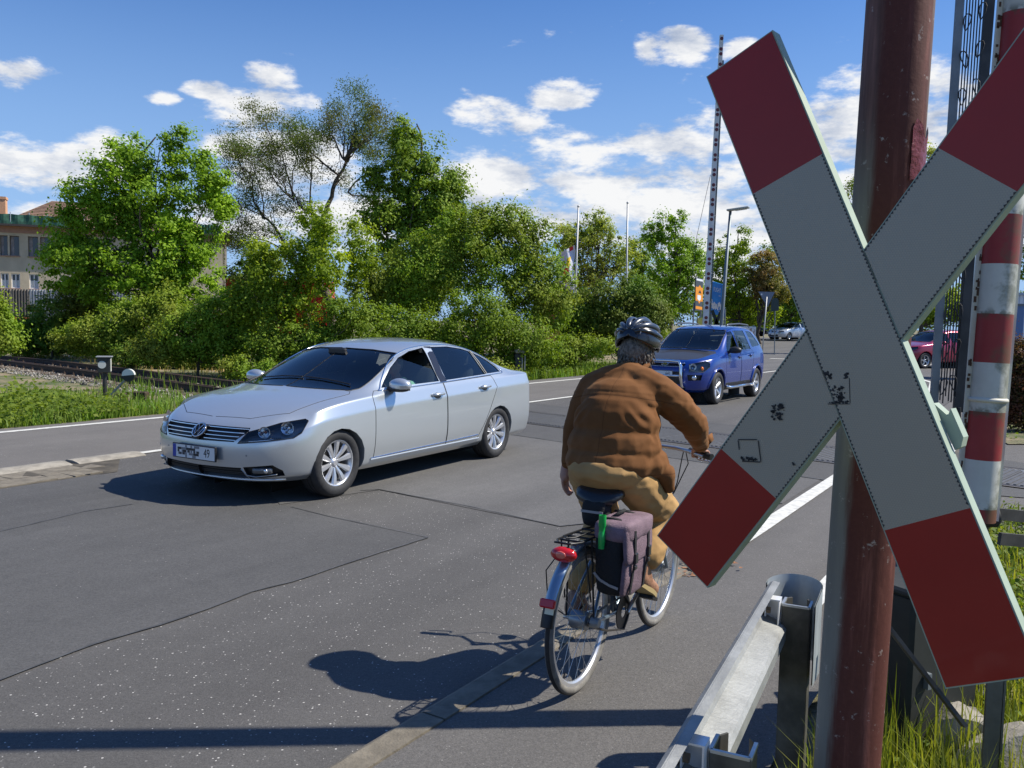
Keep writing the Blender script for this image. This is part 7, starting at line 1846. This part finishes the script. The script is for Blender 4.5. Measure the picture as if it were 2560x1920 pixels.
# near verge on the right
kp = lambda s, t, x, y: (x*1.0 > .62) & ~((abs(x-base_m.x) < .09) & (abs(y-base_m.y) < .09))
base_m = pole.location
s, t, x, y = scatter(8500, .9, 4.3, -.66, 1.6, rg, lambda s, t, x, y: (x > .5) & (y > 1.2) & (((x-base_m.x)**2+(y-base_m.y)**2) > .01), clump=.25)
blades('near_verge_grass', np.stack([x, y, np.full(len(x), .02)], 1), .08, .30, .0032, L_GRASSY, rg, .55)
s, t, x, y = scatter(1500, 1.2, 4.3, -.55, 1.6, rg, lambda s, t, x, y: (x > .5) & (y > 1.6), clump=.05)
blades('near_verge_tall_grass', np.stack([x, y, np.full(len(x), .02)], 1), .22, .46, .0028, L_GRASSY, rg, .5)
s, t, x, y = scatter(12000, 3.5, 9.3, -.5, 5.0, rg, lambda s, t, x, y: (pd(x, y) < 8.9) & (t > -.5), clump=.35)
blades('barrier_verge_grass', np.stack([x, y, np.full(len(x), .0)], 1), .05, .2, .005, L_GRASSY, rg, .7)
def weeds(name, n, s0, s1, t0, t1, keep, size, m, per=14, r=.06, zr=.05, z0=.03):
    s, t, x, y = scatter(n, s0, s1, t0, t1, rg, keep, clump=.3); nn = len(x); c = np.stack([x, y, np.full(nn, z0)], 1)
    pos = (c[:, None]+rg.normal(size=(nn, per, 3))*np.array([r, r, zr])).reshape(-1, 3); pos[:, 2] = np.abs(pos[:, 2])+.012
    leaf_mesh(name, pos, rg.normal(size=pos.shape)*.5+np.array([.1, -.1, 1]), size, np.clip(np.repeat(rg.uniform(.1, .9, nn), per)+rg.normal(size=nn*per)*.15, 0, 1), m, None, .7, 'stuff', rg)
weeds('near_weeds', 420, .9, 4.2, -.6, 1.6, lambda s, t, x, y: (x > .6) & (y > 1.4), .034, L_WEED, 12, .05, .05)
weeds('barrier_weeds', 2400, 3.4, 9.3, -.45, 5.0, lambda s, t, x, y: (pd(x, y) < 8.8), .045, L_WEED, 14, .09, .05)
weeds('island_weeds', 260, 10, 26, -4, 8, lambda s, t, x, y: (x > min(ipx)+.35) & (x < max(ipx)-.3) & (y > min(ipy)+.3) & (y < max(ipy)-.8) & (t > -.9), .06, L_WEED, 16, .14, .08, .02)
weeds('left_weeds', 1500, -6, 9, -17, -13.2, lambda s, t, x, y: (pd(x, y) < 8.6), .08, L_WEED, 16, .16, .16, .0)
weeds('bank_weeds', 500, 0, 40, -60, -13.2, lambda s, t, x, y: (pd(x, y) > 14.6) & (pd(x, y) < 17) & (x < 2), .10, L_WEED, 22, .25, .15, .0)
weeds('crossing_weeds', 120, 12, 30, -14.6, -13.1, lambda s, t, x, y: (pd(x, y) > 12.5), .07, L_WEED, 16, .12, .10, .0)

# ------------------------------------------------------------------ buildings and street furniture beyond
CREAM = mat('render_cream', (.46, .39, .28), .9, var=.10, vscale=1.2, bump=.2, bscale=12); ROSE = mat('render_rose', (.34, .20, .15), .9, var=.1)
TILE = mat('roof_tile', (.20, .125, .085), .85, var=.3, vscale=3, bump=.4, bscale=20); WINF = mat('window_frame_white', (.72, .72, .72), .5); NETG = mat('green_debris_net', (.03, .105, .07), .8, var=.35, vscale=3)
GLS = mat('window_dark_glass', (.035, .035, .04), .12, coat=.5); CURT = mat('curtain', (.30, .26, .24), .9, var=.3, vscale=2); TANF = mat('frosted_pane', (.55, .58, .57), .35)
bA, bB = Vector((at(-110, 700, 60).x, 60, 0)), Vector((at(562, 700, 66).x, 66, 0)); dB = (bB-bA).normalized(); nB = Vector((dB.y, -dB.x, 0)); Lw = (bB-bA).length
bld = empty('building', bA, math.atan2(dB.y, dB.x), 'cream two-storey building with brown tiled hip roof and green debris net at the left', 'building')
hE = 7.75
def BXf(px, Y=None):      # distance along the facade for a picture column
    r = ray(px, 700); t = (bA.x*nB.x+bA.y*nB.y)/(r.x*nB.x+r.y*nB.y); p = Vector((r.x*t, r.y*t, 0)); return (p-bA).dot(dB)
def BZ(px, py): r = ray(px, py); t = (bA.x*nB.x+bA.y*nB.y)/(r.x*nB.x+r.y*nB.y); return H+r.z*t
wins = []
for a, c_ in ((-22, -2), (2, 21), (26, 50), (72, 97), (102, 127), (150, 175), (180, 205), (228, 253)): wins.append((BXf(a), BXf(c_), BZ(50, 640), BZ(50, 590), 'upper'))
for a, c_ in ((2, 22), (28, 50), (73, 97), (150, 175), (228, 253)): wins.append((BXf(a), BXf(c_), BZ(50, 721), BZ(50, 684), 'lower'))
xs0, xs1 = -.0, Lw
# facade: bands of wall around real openings
def facade():
    b = MB(); rows = sorted(set([-.3, BZ(50, 721), BZ(50, 684), BZ(50, 640), BZ(50, 590), BZ(50, 583)]))
    for z0, z1 in zip(rows[:-1], rows[1:]):
        zc = (z0+z1)/2; cut = sorted([(w[0], w[1]) for w in wins if w[2] < zc < w[3]]); x = xs0
        for a, c_ in cut+[(xs1, xs1)]:
            if a-x > .01: b.box(((x+a)/2, .15, zc), (a-x, .3, z1-z0))
            x = c_
    return b.build('wall', CREAM, bld)
facade()
z1 = BZ(50, 583); b = MB(); b.box((Lw/2, .13, (z1+hE)/2), (Lw, .34, hE-z1)); b.build('wall_band', ROSE, bld)
b = MB(); b.box((Lw, 5, hE/2), (.3, 10, hE-.02)); b.box((0, 5, hE/2), (.3, 10, hE-.02)); b.box((Lw/2, 10, hE/2), (Lw, .3, hE-.02)); b.build('side_walls', CREAM, bld)
for a, c_, z0, zt_, k in wins:
    w_ = bpy.data.objects.new('window', None); COL.objects.link(w_); w_.parent = bld; w_.location = ((a+c_)/2, .0, z0); ww, hh = c_-a, zt_-z0
    b = MB(); b.box((0, .22, hh/2), (ww, .02, hh)); b.build('pane', GLS, w_)
    if k == 'lower':
        b = MB(); f_ = .07
        for x in (-ww/2+f_/2, 0, ww/2-f_/2): b.box((x, .14, hh/2), (f_, .08, hh))
        b.box((0, .138, f_/2), (ww-.01, .08, f_)); b.box((0, .138, hh-f_/2), (ww-.01, .08, f_)); b.build('frame', WINF, w_)
        b = MB(); b.box((0, .20, hh*.3), (ww*.9, .01, hh*.5)); b.build('frosted_film', TANF, w_)
    else:
        b = MB(); f_ = .04
        for x in (-ww/2+f_/2, ww/2-f_/2): b.box((x, .16, hh/2), (f_, .05, hh))
        b.box((0, .158, hh-f_/2), (ww-.01, .05, f_)); b.build('frame', mat('frame_brown', (.10, .07, .05), .6), w_)
        b = MB(); b.box((-ww*.27, .20, hh/2), (ww*.36, .01, hh)); b.build('curtain', CURT, w_)
    b = MB(); b.box((0, -.03, -.03), (ww+.1, .12, .06)); b.build('sill', ROSE, w_)
rid = BZ(200, 497); x0r = BXf(105)
b = MB(); e0 = -.5; vs = [(e0, -.6, hE), (Lw+.6, -.6, hE-.0), (Lw+.6, 10.5, hE), (e0, 10.5, hE), (x0r, 5, rid+.3), (Lw-6.5, 5, rid+.3)]
vs[0] = (BXf(2), -.6, hE+.0); vs[3] = (BXf(2), 10.5, hE)
b.add(vs, [(0, 1, 5, 4), (1, 2, 5), (2, 3, 4, 5), (3, 0, 4), (3, 2, 1, 0)]); rf = b.build('roof', TILE, bld)
b = MB(); sl_n = Vector((0, 5.6, rid+.3-hE)).normalized()
for k in range(1, 17):
    f = k/17; y = -.6+5.6*f; z = hE+(rid+.3-hE)*f; xa = BXf(2)+(x0r-BXf(2))*f; xb = Lw+.6-7.1*f; b.box(((xa+xb)/2, y, z+.02), (xb-xa-.2, .06, .035))
o = b.build('tile_courses', TILE, rf); o['kind'] = 'stuff'
b = MB(); b.box((Lw/2, -.68, hE-.05), (Lw+1.2, .14, .14)); b.build('gutter', mat('gutter_dark', (.05, .04, .035), .6), bld)
netx0, netx1 = BXf(-60), BXf(215)
for x in [netx0+ (netx1-netx0)*k/6 for k in range(7)]+[BXf(500), BXf(530)]: b = MB(); b.cyl((x, -.62, hE), (x, -.62, hE+.85), .03, seg=6); b.build('net_post', GALV, bld)
b = MB(); n = 40
for (xa, xb) in ((netx0, netx1), (BXf(495), BXf(552))):
    vs = []; b = MB()
    for k in range(n+1):
        x = xa+(xb-xa)*k/n
        for z in (.02, .27, .5, .72): vs.append((x, -.66-.05*math.sin(k*1.3)*math.sin(z*3), hE+z-.05*abs(math.sin(k*.47))))
    b.add(vs, [(i*4+j, i*4+4+j, i*4+5+j, i*4+1+j) for i in range(n) for j in range(3)]); b.build('debris_net', NETG, bld)
cw_ = at(-3, 540, 69)-bA; cx, cy_ = cw_.dot(dB), -cw_.dot(nB); b = MB(); b.box((cx, cy_, rid-.6), (1.1, .8, 2.6)); b.box((cx, cy_, rid+.75), (1.2, .9, .2)); b.build('chimney', mat('chimney_orange', (.55, .30, .17), .85, var=.1), bld)
# corrugated metal fence
fa, fb_ = Vector((at(-60, 760, 50).x, 50, -.2)), Vector((at(330, 760, 52).x, 52, -.2)); fc_ = empty('metal_fence', fa, math.atan2((fb_-fa).y, (fb_-fa).x), 'tall corrugated metal site fence with an orange stretch in front of the building', 'fence')
Lf = (fb_-fa).length; hf = at(40, 722, 50).z+.2; nP = 9
for k in range(nP):
    b = MB(); x0, x1 = Lf*k/nP, Lf*(k+1)/nP-.02; vs = []; n = 24
    for i in range(n+1):
        x = x0+(x1-x0)*i/n; y = .05*(1 if i % 4 < 2 else -1)
        vs += [(x, y, .05), (x, y, hf)]
    b.add(vs, [(2*i, 2*i+2, 2*i+3, 2*i+1) for i in range(n)]); x_px = -60+390*k/nP
    b.build('fence_panel', mat('fence_grey', (.40, .42, .45), .5, .4, var=.1) if x_px > 50 else mat('fence_brown', (.17, .15, .13), .7), fc_)
    if x_px < 60: b = MB(); b.box(((x0+x1)/2, -.08, .9), (x1-x0, .02, 1.3)); b.build('orange_board', mat('orange_board', (.50, .13, .04), .7), fc_)
# red fire-red containers glimpsed through the saplings
rc = empty('red_container', Vector((at(705, 800, 40).x, 40, -.2)), .1, 'bright red container glimpsed through the leaves of the saplings', 'container')
b = MB(); b.box((0, 0, 1.9), (4.6, 2.3, 3.3), bev=.04); b.build('shell', mat('signal_red', (.62, .012, .008), .4), rc)
for k in range(14): b = MB(); b.box((-2.1+.325*k, -1.17, 1.9), (.09, .05, 2.9)); b.build('rib', mat('signal_red_rib', (.55, .012, .008), .4), rc)
bh = empty('brick_house', Vector((at(1392, 800, 44).x, 44, -.2)), .1, 'small orange brick gable peeping out left of the white flag', 'house')
b = MB(); b.box((0, 1.5, 1.5), (1.6, 3, 3.4)); b.build('wall', mat('orange_brick', (.42, .13, .06), .85, var=.2, vscale=10), bh); b = MB(); b.prism([(-1, 3.2), (1, 3.2), (0, 4.0)], lambda a, c, d: Vector((a, d, c)), -.2, 3.2); b.build('roof', TILE, bh)
b = MB(); b.box((.2, -.03, 1.9), (.6, .06, .8)); b.build('window', GLS, bh)
# flagpoles and flag
PG = mat('pole_pale_grey', (.50, .50, .49), .5, .2); PG2 = mat('pole_grey', (.17, .20, .22), .5, .4)
for px, y0, px1, y1, Y, lb in ((1437, 770, 1446, 516, 46, 'left flagpole carrying the white flag'), (1566, 720, 1569, 507, 47, 'bare right flagpole in front of the pale tree')):
    q1 = at(px1, y1, Y); q0 = at(px, y0, Y); dd = q1-q0; q0 = q0-dd*((q0.z+.2)/dd.z); b = MB(); b.tube([q0-q0, (q1-q0)*.5, q1-q0], [.075, .06, .045], 10); b.ball(q1-q0, .07, 8); o = b.build('flagpole', PG, None, True); o.location = q0; tag(o, lb, 'flagpole', 'flagpoles behind the bushes')
fg = empty('flag', at(1438, 612, 45.9), 0, 'limp white flag with red and yellow print on the left flagpole', 'flag')
def flagm(nm, u0, u1, v0, v1, m, dy=0.0):
    b = MB(); n, k = 14, 18; vs = []
    for i in range(n+1):
        for j in range(k+1):
            u = u0+(u1-u0)*i/n; v = v0+(v1-v0)*j/k; x = -u*.92*(1-.25*v*0)+.05*math.sin(v*9); z = -v*2.35-u*.55; y = .10*math.sin(u*9+v*4)+.06*math.sin(v*11)
            vs.append((x-.03, y-dy, z))
    b.add(vs, [(i*(k+1)+j, (i+1)*(k+1)+j, (i+1)*(k+1)+j+1, i*(k+1)+j+1) for i in range(n) for j in range(k)]); return b.build(nm, m, fg, True)
flagm('cloth', 0, 1, 0, 1, mat('flag_white', (.62, .63, .72), .8))
flagm('print_red', .25, .55, .42, .58, mat('flag_red', (.6, .03, .02), .8), .012); flagm('print_yellow', .25, .48, .20, .42, mat('flag_yellow', (.75, .5, .02), .8), .012); flagm('print_red', .10, .3, -.0, .08, MATS['flag_red'], .012); flagm('print_brown', .55, .8, .22, .36, mat('flag_brown', (.35, .12, .08), .8), .012); flagm('print_brown', .3, .6, .66, .76, MATS['flag_brown'], .012)
# far raised barrier with lamp discs
YF = 27.0; f0, f1 = at(1763, 818, YF), at(1804, 88, YF); dF = f1-f0; f0 = f0-dF*((f0.z+.0)/dF.z); dF = f1-f0; LF = dF.length
fbm = empty('barrier_boom', f0, 0, 'far raised barrier, a slim white pole studded with pairs of dark red discs', 'barrier'); fbm.rotation_mode = 'QUATERNION'; fbm.rotation_quaternion = Vector((0, 0, 1)).rotation_difference(dF.normalized())
b = MB(); zz0 = .9; b.add([(sx_*w_, sy_*.05, z) for z, w_ in ((zz0, .095), (LF, .052)) for sx_, sy_ in ((-1, -1), (1, -1), (1, 1), (-1, 1))], [(3, 2, 1, 0), (4, 5, 6, 7), (0, 1, 5, 4), (1, 2, 6, 5), (2, 3, 7, 6), (3, 0, 4, 7)]); b.build('pole', mat('barrier_white', (.62, .62, .60), .5, var=.08), fbm)
DSC = mat('disc_dark_red', (.12, .012, .014), .3); pit = (LF-1.2)/20.5
dm = None
for k in range(21):
    for dz in (0, .33):
        z = 1.0+k*pit+dz*.95
        if z > LF-.1: continue
        if dm is None: b = MB(); b.lathe([(.001, .012), (.05, .01), (.055, 0)], (0, -.051, 0), (0, -1, 0), 12); o = b.build('disc', DSC, fbm); dm = o.data
        else: o = bpy.data.objects.new('disc', dm); COL.objects.link(o); o.parent = fbm
        o.location = (0, 0, z)
b = MB(); b.bar((.15, .05, zz0), (.10, .05, LF*.93), .04, .05, (0, 1, 0)); b.build('folded_grille', mat('grille_dark', (.06, .08, .09), .5, .4), fbm)
for k in range(10): b = MB(); b.bar((.09, .0, 1.5+k*(LF-2.5)/9), (.15, .04, 1.52+k*(LF-2.5)/9), .015, .02); b.build('hanger', IRON2, fbm)
b = MB(); b.tube([(-.10, 0, LF*.60), (-.42, .0, LF*.42), (-.50, 0, LF*.28)], .008, 4); b.build('stay_wire', IRON, fbm)
b = MB(); b.box((0, 0, .45), (.35, .35, .9), bev=.03); b.build('stand', IRON2, fbm)
# street lamp
ql0, ql1 = at(1803, 815, 32), at(1826, 528, 32); dd = ql1-ql0; ql0 = ql0-dd*(ql0.z/dd.z)
sl_ = empty('street_lamp', ql0, 0, 'slim grey street lamp with flat angled head right of the far barrier', 'street lamp')
b = MB(); b.tube([Vector((0, 0, 0)), (ql1-ql0)*.3, (ql1-ql0)], [.085, .07, .05], 12); b.build('pole', PG2, sl_, True)
hd0, hd1 = at(1818, 526, 32)-ql0, at(1873, 518, 31.6)-ql0; dh = (hd1-hd0).normalized(); b = MB(); b.bar(hd0, hd1, .24, .07, (0, 0, 1), bev=.02); b.build('lamp_head', mat('lamp_head_grey', (.36, .38, .36), .5, .2), sl_)
b = MB(); b.bar(hd0+dh*.3+Vector((0, 0, -.045)), hd1-dh*.1+Vector((0, 0, -.045)), .17, .02); b.build('lamp_cover', mat('lamp_cover', (.45, .44, .38), .3), sl_)
# give-way sign seen from behind
qy = G(1905, 890); ys = empty('give_way_sign', qy, 0, 'grey back of a triangular give-way sign on a thin post at the junction', 'traffic sign'); Yy = qy.y
b = MB(); tp_ = at(1917, 742, Yy)-qy; b.tube([Vector((0, 0, 0)), tp_], .035, 8); b.build('post', PG, ys, True)
tri = [at(*p, Yy+.02)-qy for p in ((1896, 729), (1937, 730), (1919, 768))]; b = MB(); b.add([p+Vector((0, dy, 0)) for dy in (0, .03) for p in tri], [(0, 1, 2), (5, 4, 3), (0, 3, 4, 1), (1, 4, 5, 2), (2, 5, 3, 0)]); b.build('plate', mat('sign_back_grey', (.17, .20, .25), .5, .5), ys)
b = MB(); b.box(at(1904, 736, Yy-.0)-qy, (.09, .012, .09)); b.build('sticker', PLATE, ys)
qs = Vector((at(1937, 880, 50).x, 50, relief(0, 50))); sg = empty('traffic_sign', qs, 0, 'dark grey back of a round-topped sign plate beside the give-way sign', 'traffic sign')
b = MB(); c_ = [at(*p, 50)-qs for p in ((1927, 779), (1947, 777), (1947, 752), (1943, 745), (1932, 746), (1929, 753))]; b.add([p+Vector((0, dy, 0)) for dy in (0, .03) for p in c_], [tuple(range(6)), tuple(range(11, 5, -1))]+[(i, (i+1) % 6, 6+(i+1) % 6, 6+i) for i in range(6)]); b.build('plate', mat('sign_back_dark', (.035, .055, .05), .6), sg)
b = MB(); b.cyl((0, .06, 0), at(1938, 780, 50)-qs+Vector((0, .06, .2)), .03, seg=8); b.build('post', PG2, sg)
# far crossing sign from behind, dark
qf = Vector((at(1791, 860, 45).x, 45, 0)); fx = empty('far_crossing_sign', qf, 0, 'dark back of a saltire crossing sign above the blue off-roader roof', 'crossing sign')
cc_ = at(1791, 806, 45)-qf
for sgn in (-1, 1):
    d = Vector((sgn*.36, 0, .93)); b = MB(); b.bar(cc_-d*.68, cc_+d*.68, .03, .17, Vector((.93, 0, -sgn*.36))); b.build('arm', mat('back_black_green', (.012, .02, .012), .6), fx)
b = MB(); b.cyl((0, .08, 0), (0, .08, cc_.z+.3), .05, seg=10); b.build('post', PG2, fx)
# billboard, banner, small yellow sign
def board(name, label, cat, pts, Y0, Y1, m, post=True):
    P = [at(pts[0][0], pts[0][1], Y0), at(pts[1][0], pts[1][1], Y1), at(pts[2][0], pts[2][1], Y1), at(pts[3][0], pts[3][1], Y0)]; o0 = Vector((P[0].x, P[0].y, relief(P[0].x, P[0].y))); e = empty(name, o0, 0, label, cat)
    Q = [p-o0 for p in P]; n = (Q[1]-Q[0]).cross(Q[3]-Q[0]).normalized(); n = n if n.y < 0 else -n
    b = MB(); b.add([q for q in Q]+[q-n*.06 for q in Q], [(0, 1, 2, 3), (7, 6, 5, 4), (0, 4, 5, 1), (1, 5, 6, 2), (2, 6, 7, 3), (3, 7, 4, 0)]); b.build('panel', m, e)
    for q in (Q[3], Q[2]): b = MB(); b.cyl(Vector((q.x, q.y, 0))-n*.1, Vector((q.x, q.y, q.z+.4))-n*.1, .04, seg=8); b.build('post', PG2, e)
    return e, Q, n
SKYB = mat('billboard_blue', (.01, .16, .62), .5, col2=(.01, .30, .80), vscale=.8, var=.1); CW = mat('print_white', (.75, .78, .82), .5)
e, Q, n = board('billboard', 'blue billboard with white lettering and clouds between far barrier and street lamp', 'billboard', [(1778, 703), (1810, 712), (1809, 790), (1776, 784)], 50, 49, SKYB)
ux = (Q[1]-Q[0]).normalized(); vy = (Q[3]-Q[0]).normalized(); wB, hB = (Q[1]-Q[0]).length, (Q[3]-Q[0]).length
Rb = Matrix((ux, -vy, n)).transposed()
text('lettering', 'FLIGHT', .36, Q[0]+ux*wB*.50+vy*hB*.22+n*.006, Rb, CW, e, .001, .55); text('lettering_small', 'center', .10, Q[0]+ux*wB*.7+vy*hB*.37+n*.006, Rb, CW, e, .001, .7)
b = MB(); rr = random.Random(6)
for k in range(34):
    u, v = rr.uniform(.06, .94), rr.gauss(.70, .06)+(.05*math.sin(k)); r = rr.uniform(.04, .10); c0 = Q[0]+ux*wB*u+vy*hB*min(.9, v)+n*.005; b.add([c0+ux*r*math.cos(a)*.9+vy*r*math.sin(a)+n*.0002*k for a in [i*math.pi/5 for i in range(10)]], [tuple(range(10))])
o = b.build('cloud_print', CW, e); o['kind'] = 'stuff'
e, Q, n = board('banner', 'orange and slate banner on a post left of the far barrier', 'banner', [(1740, 693), (1758, 697), (1756, 777), (1738, 776)], 46, 46.5, mat('banner_slate', (.05, .065, .08), .6))
ux = (Q[1]-Q[0]).normalized(); vy = (Q[3]-Q[0]).normalized(); wB, hB = (Q[1]-Q[0]).length, (Q[3]-Q[0]).length; ORG = mat('banner_orange', (.75, .28, .02), .6)
def pr(nm, poly, m, dz): b = MB(); b.add([Q[0]+ux*wB*u+vy*hB*v+n*dz for u, v in poly], [tuple(range(len(poly)))]); return b.build(nm, m, e)
pr('orange_field', [(0, .28), (.35, .28), (.55, .21), (.75, .28), (1, .28), (1, .70), (.7, .70), (.52, .78), (.35, .70), (0, .70)], ORG, .004); pr('orange_field', [(.05, .86), (.95, .86), (.95, .95), (.05, .95)], ORG, .004); pr('white_field', [(.08, .03), (.95, .03), (.95, .09), (.08, .09)], CW, .004)
pr('emblem', [(.25, .52), (.72, .52), (.72, .64), (.5, .70), (.25, .64)], CW, .008); pr('emblem_dark', [(.38, .47), (.48, .36), (.56, .42), (.64, .36), (.78, .47), (.58, .45)], mat('print_dark', (.05, .03, .02), .6), .008)
board('yellow_sign', 'small yellow notice board under the orange banner', 'sign', [(1745, 795), (1756, 795), (1755, 815), (1744, 815)], 44, 44, mat('yellow_board', (.70, .60, .12), .5))
# white box trailer
qt = Vector((at(1852, 860, 52).x, 52, relief(30, 52)-.0)); tr = empty('box_trailer', qt, -.12, 'white box trailer with dark graffiti letters and rust streaks behind the blue off-roader', 'trailer'); wt = 62*52/FPX; zt0 = at(1852, 816, 52).z-qt.z
WT = mat('trailer_white', (.72, .72, .70), .5, var=.06); b = MB(); b.box((0, 0, (.35+zt0)/2), (wt, 1.4, zt0-.35), bev=.02); b.build('box', WT, tr)
b = MB(); b.box((0, 0, .32), (wt*.96, 1.2, .08)); b.build('chassis', IRON2, tr)
for x in (-.35, .3): b = MB(); b.cyl((x, -.66, .3), (x, -.5, .3), .29, seg=20); b.build('wheel', RUBBER, tr)
text('lettering', 'LIVE', .5, Vector((.05, -.705, zt0*.62)), frame_rot((1, 0, 0), (0, 0, 1)), mat('letter_teal', (.03, .10, .11), .6), tr, .001, .8)
rr = random.Random(2); b = MB()
for k in range(9): b.box((rr.uniform(.25, .7), -.703, rr.uniform(.6, zt0-.2)), (rr.uniform(.02, .05), .004, rr.uniform(.15, .5)))
b.build('rust_streaks', mat('rust_streak', (.38, .17, .07), .8), tr)['kind'] = 'stuff'
# white shed and blue gate post at the far right
wh = empty('white_shed', Vector((at(2552, 800, 38).x, 38, -.05)), 0, 'white corrugated shed wall at the right edge beyond the barrier', 'shed')
zs_ = at(2552, 735, 38).z; b = MB(); b.box((.6, 1, zs_/2), (2.6, 2, zs_)); b.build('wall', mat('shed_white', (.70, .74, .78), .5), wh)
for k in range(14): b = MB(); b.box((-.65+.18*k, -.01, zs_/2), (.03, .03, zs_)); b.build('rib', mat('shed_rib', (.55, .60, .66), .5), wh)
b = MB(); b.box((.6, 1, zs_+.05), (2.8, 2.2, .12)); b.build('roof', mat('shed_roof', (.35, .40, .45), .5), wh)
gp_ = empty('gate_post', Vector((at(2536, 900, 16).x, 16, -.05)), 0, 'square blue-grey steel gate post at the right edge', 'post'); b = MB(); zg = at(2536, 758, 16).z; b.box((0, 0, zg/2), (.16, .16, zg)); b.build('column', mat('blue_grey_steel', (.10, .17, .33), .5, .3), gp_); b = MB(); b.box((0, 0, zg+.02), (.2, .2, .04)); b.build('cap', IRON2, gp_)
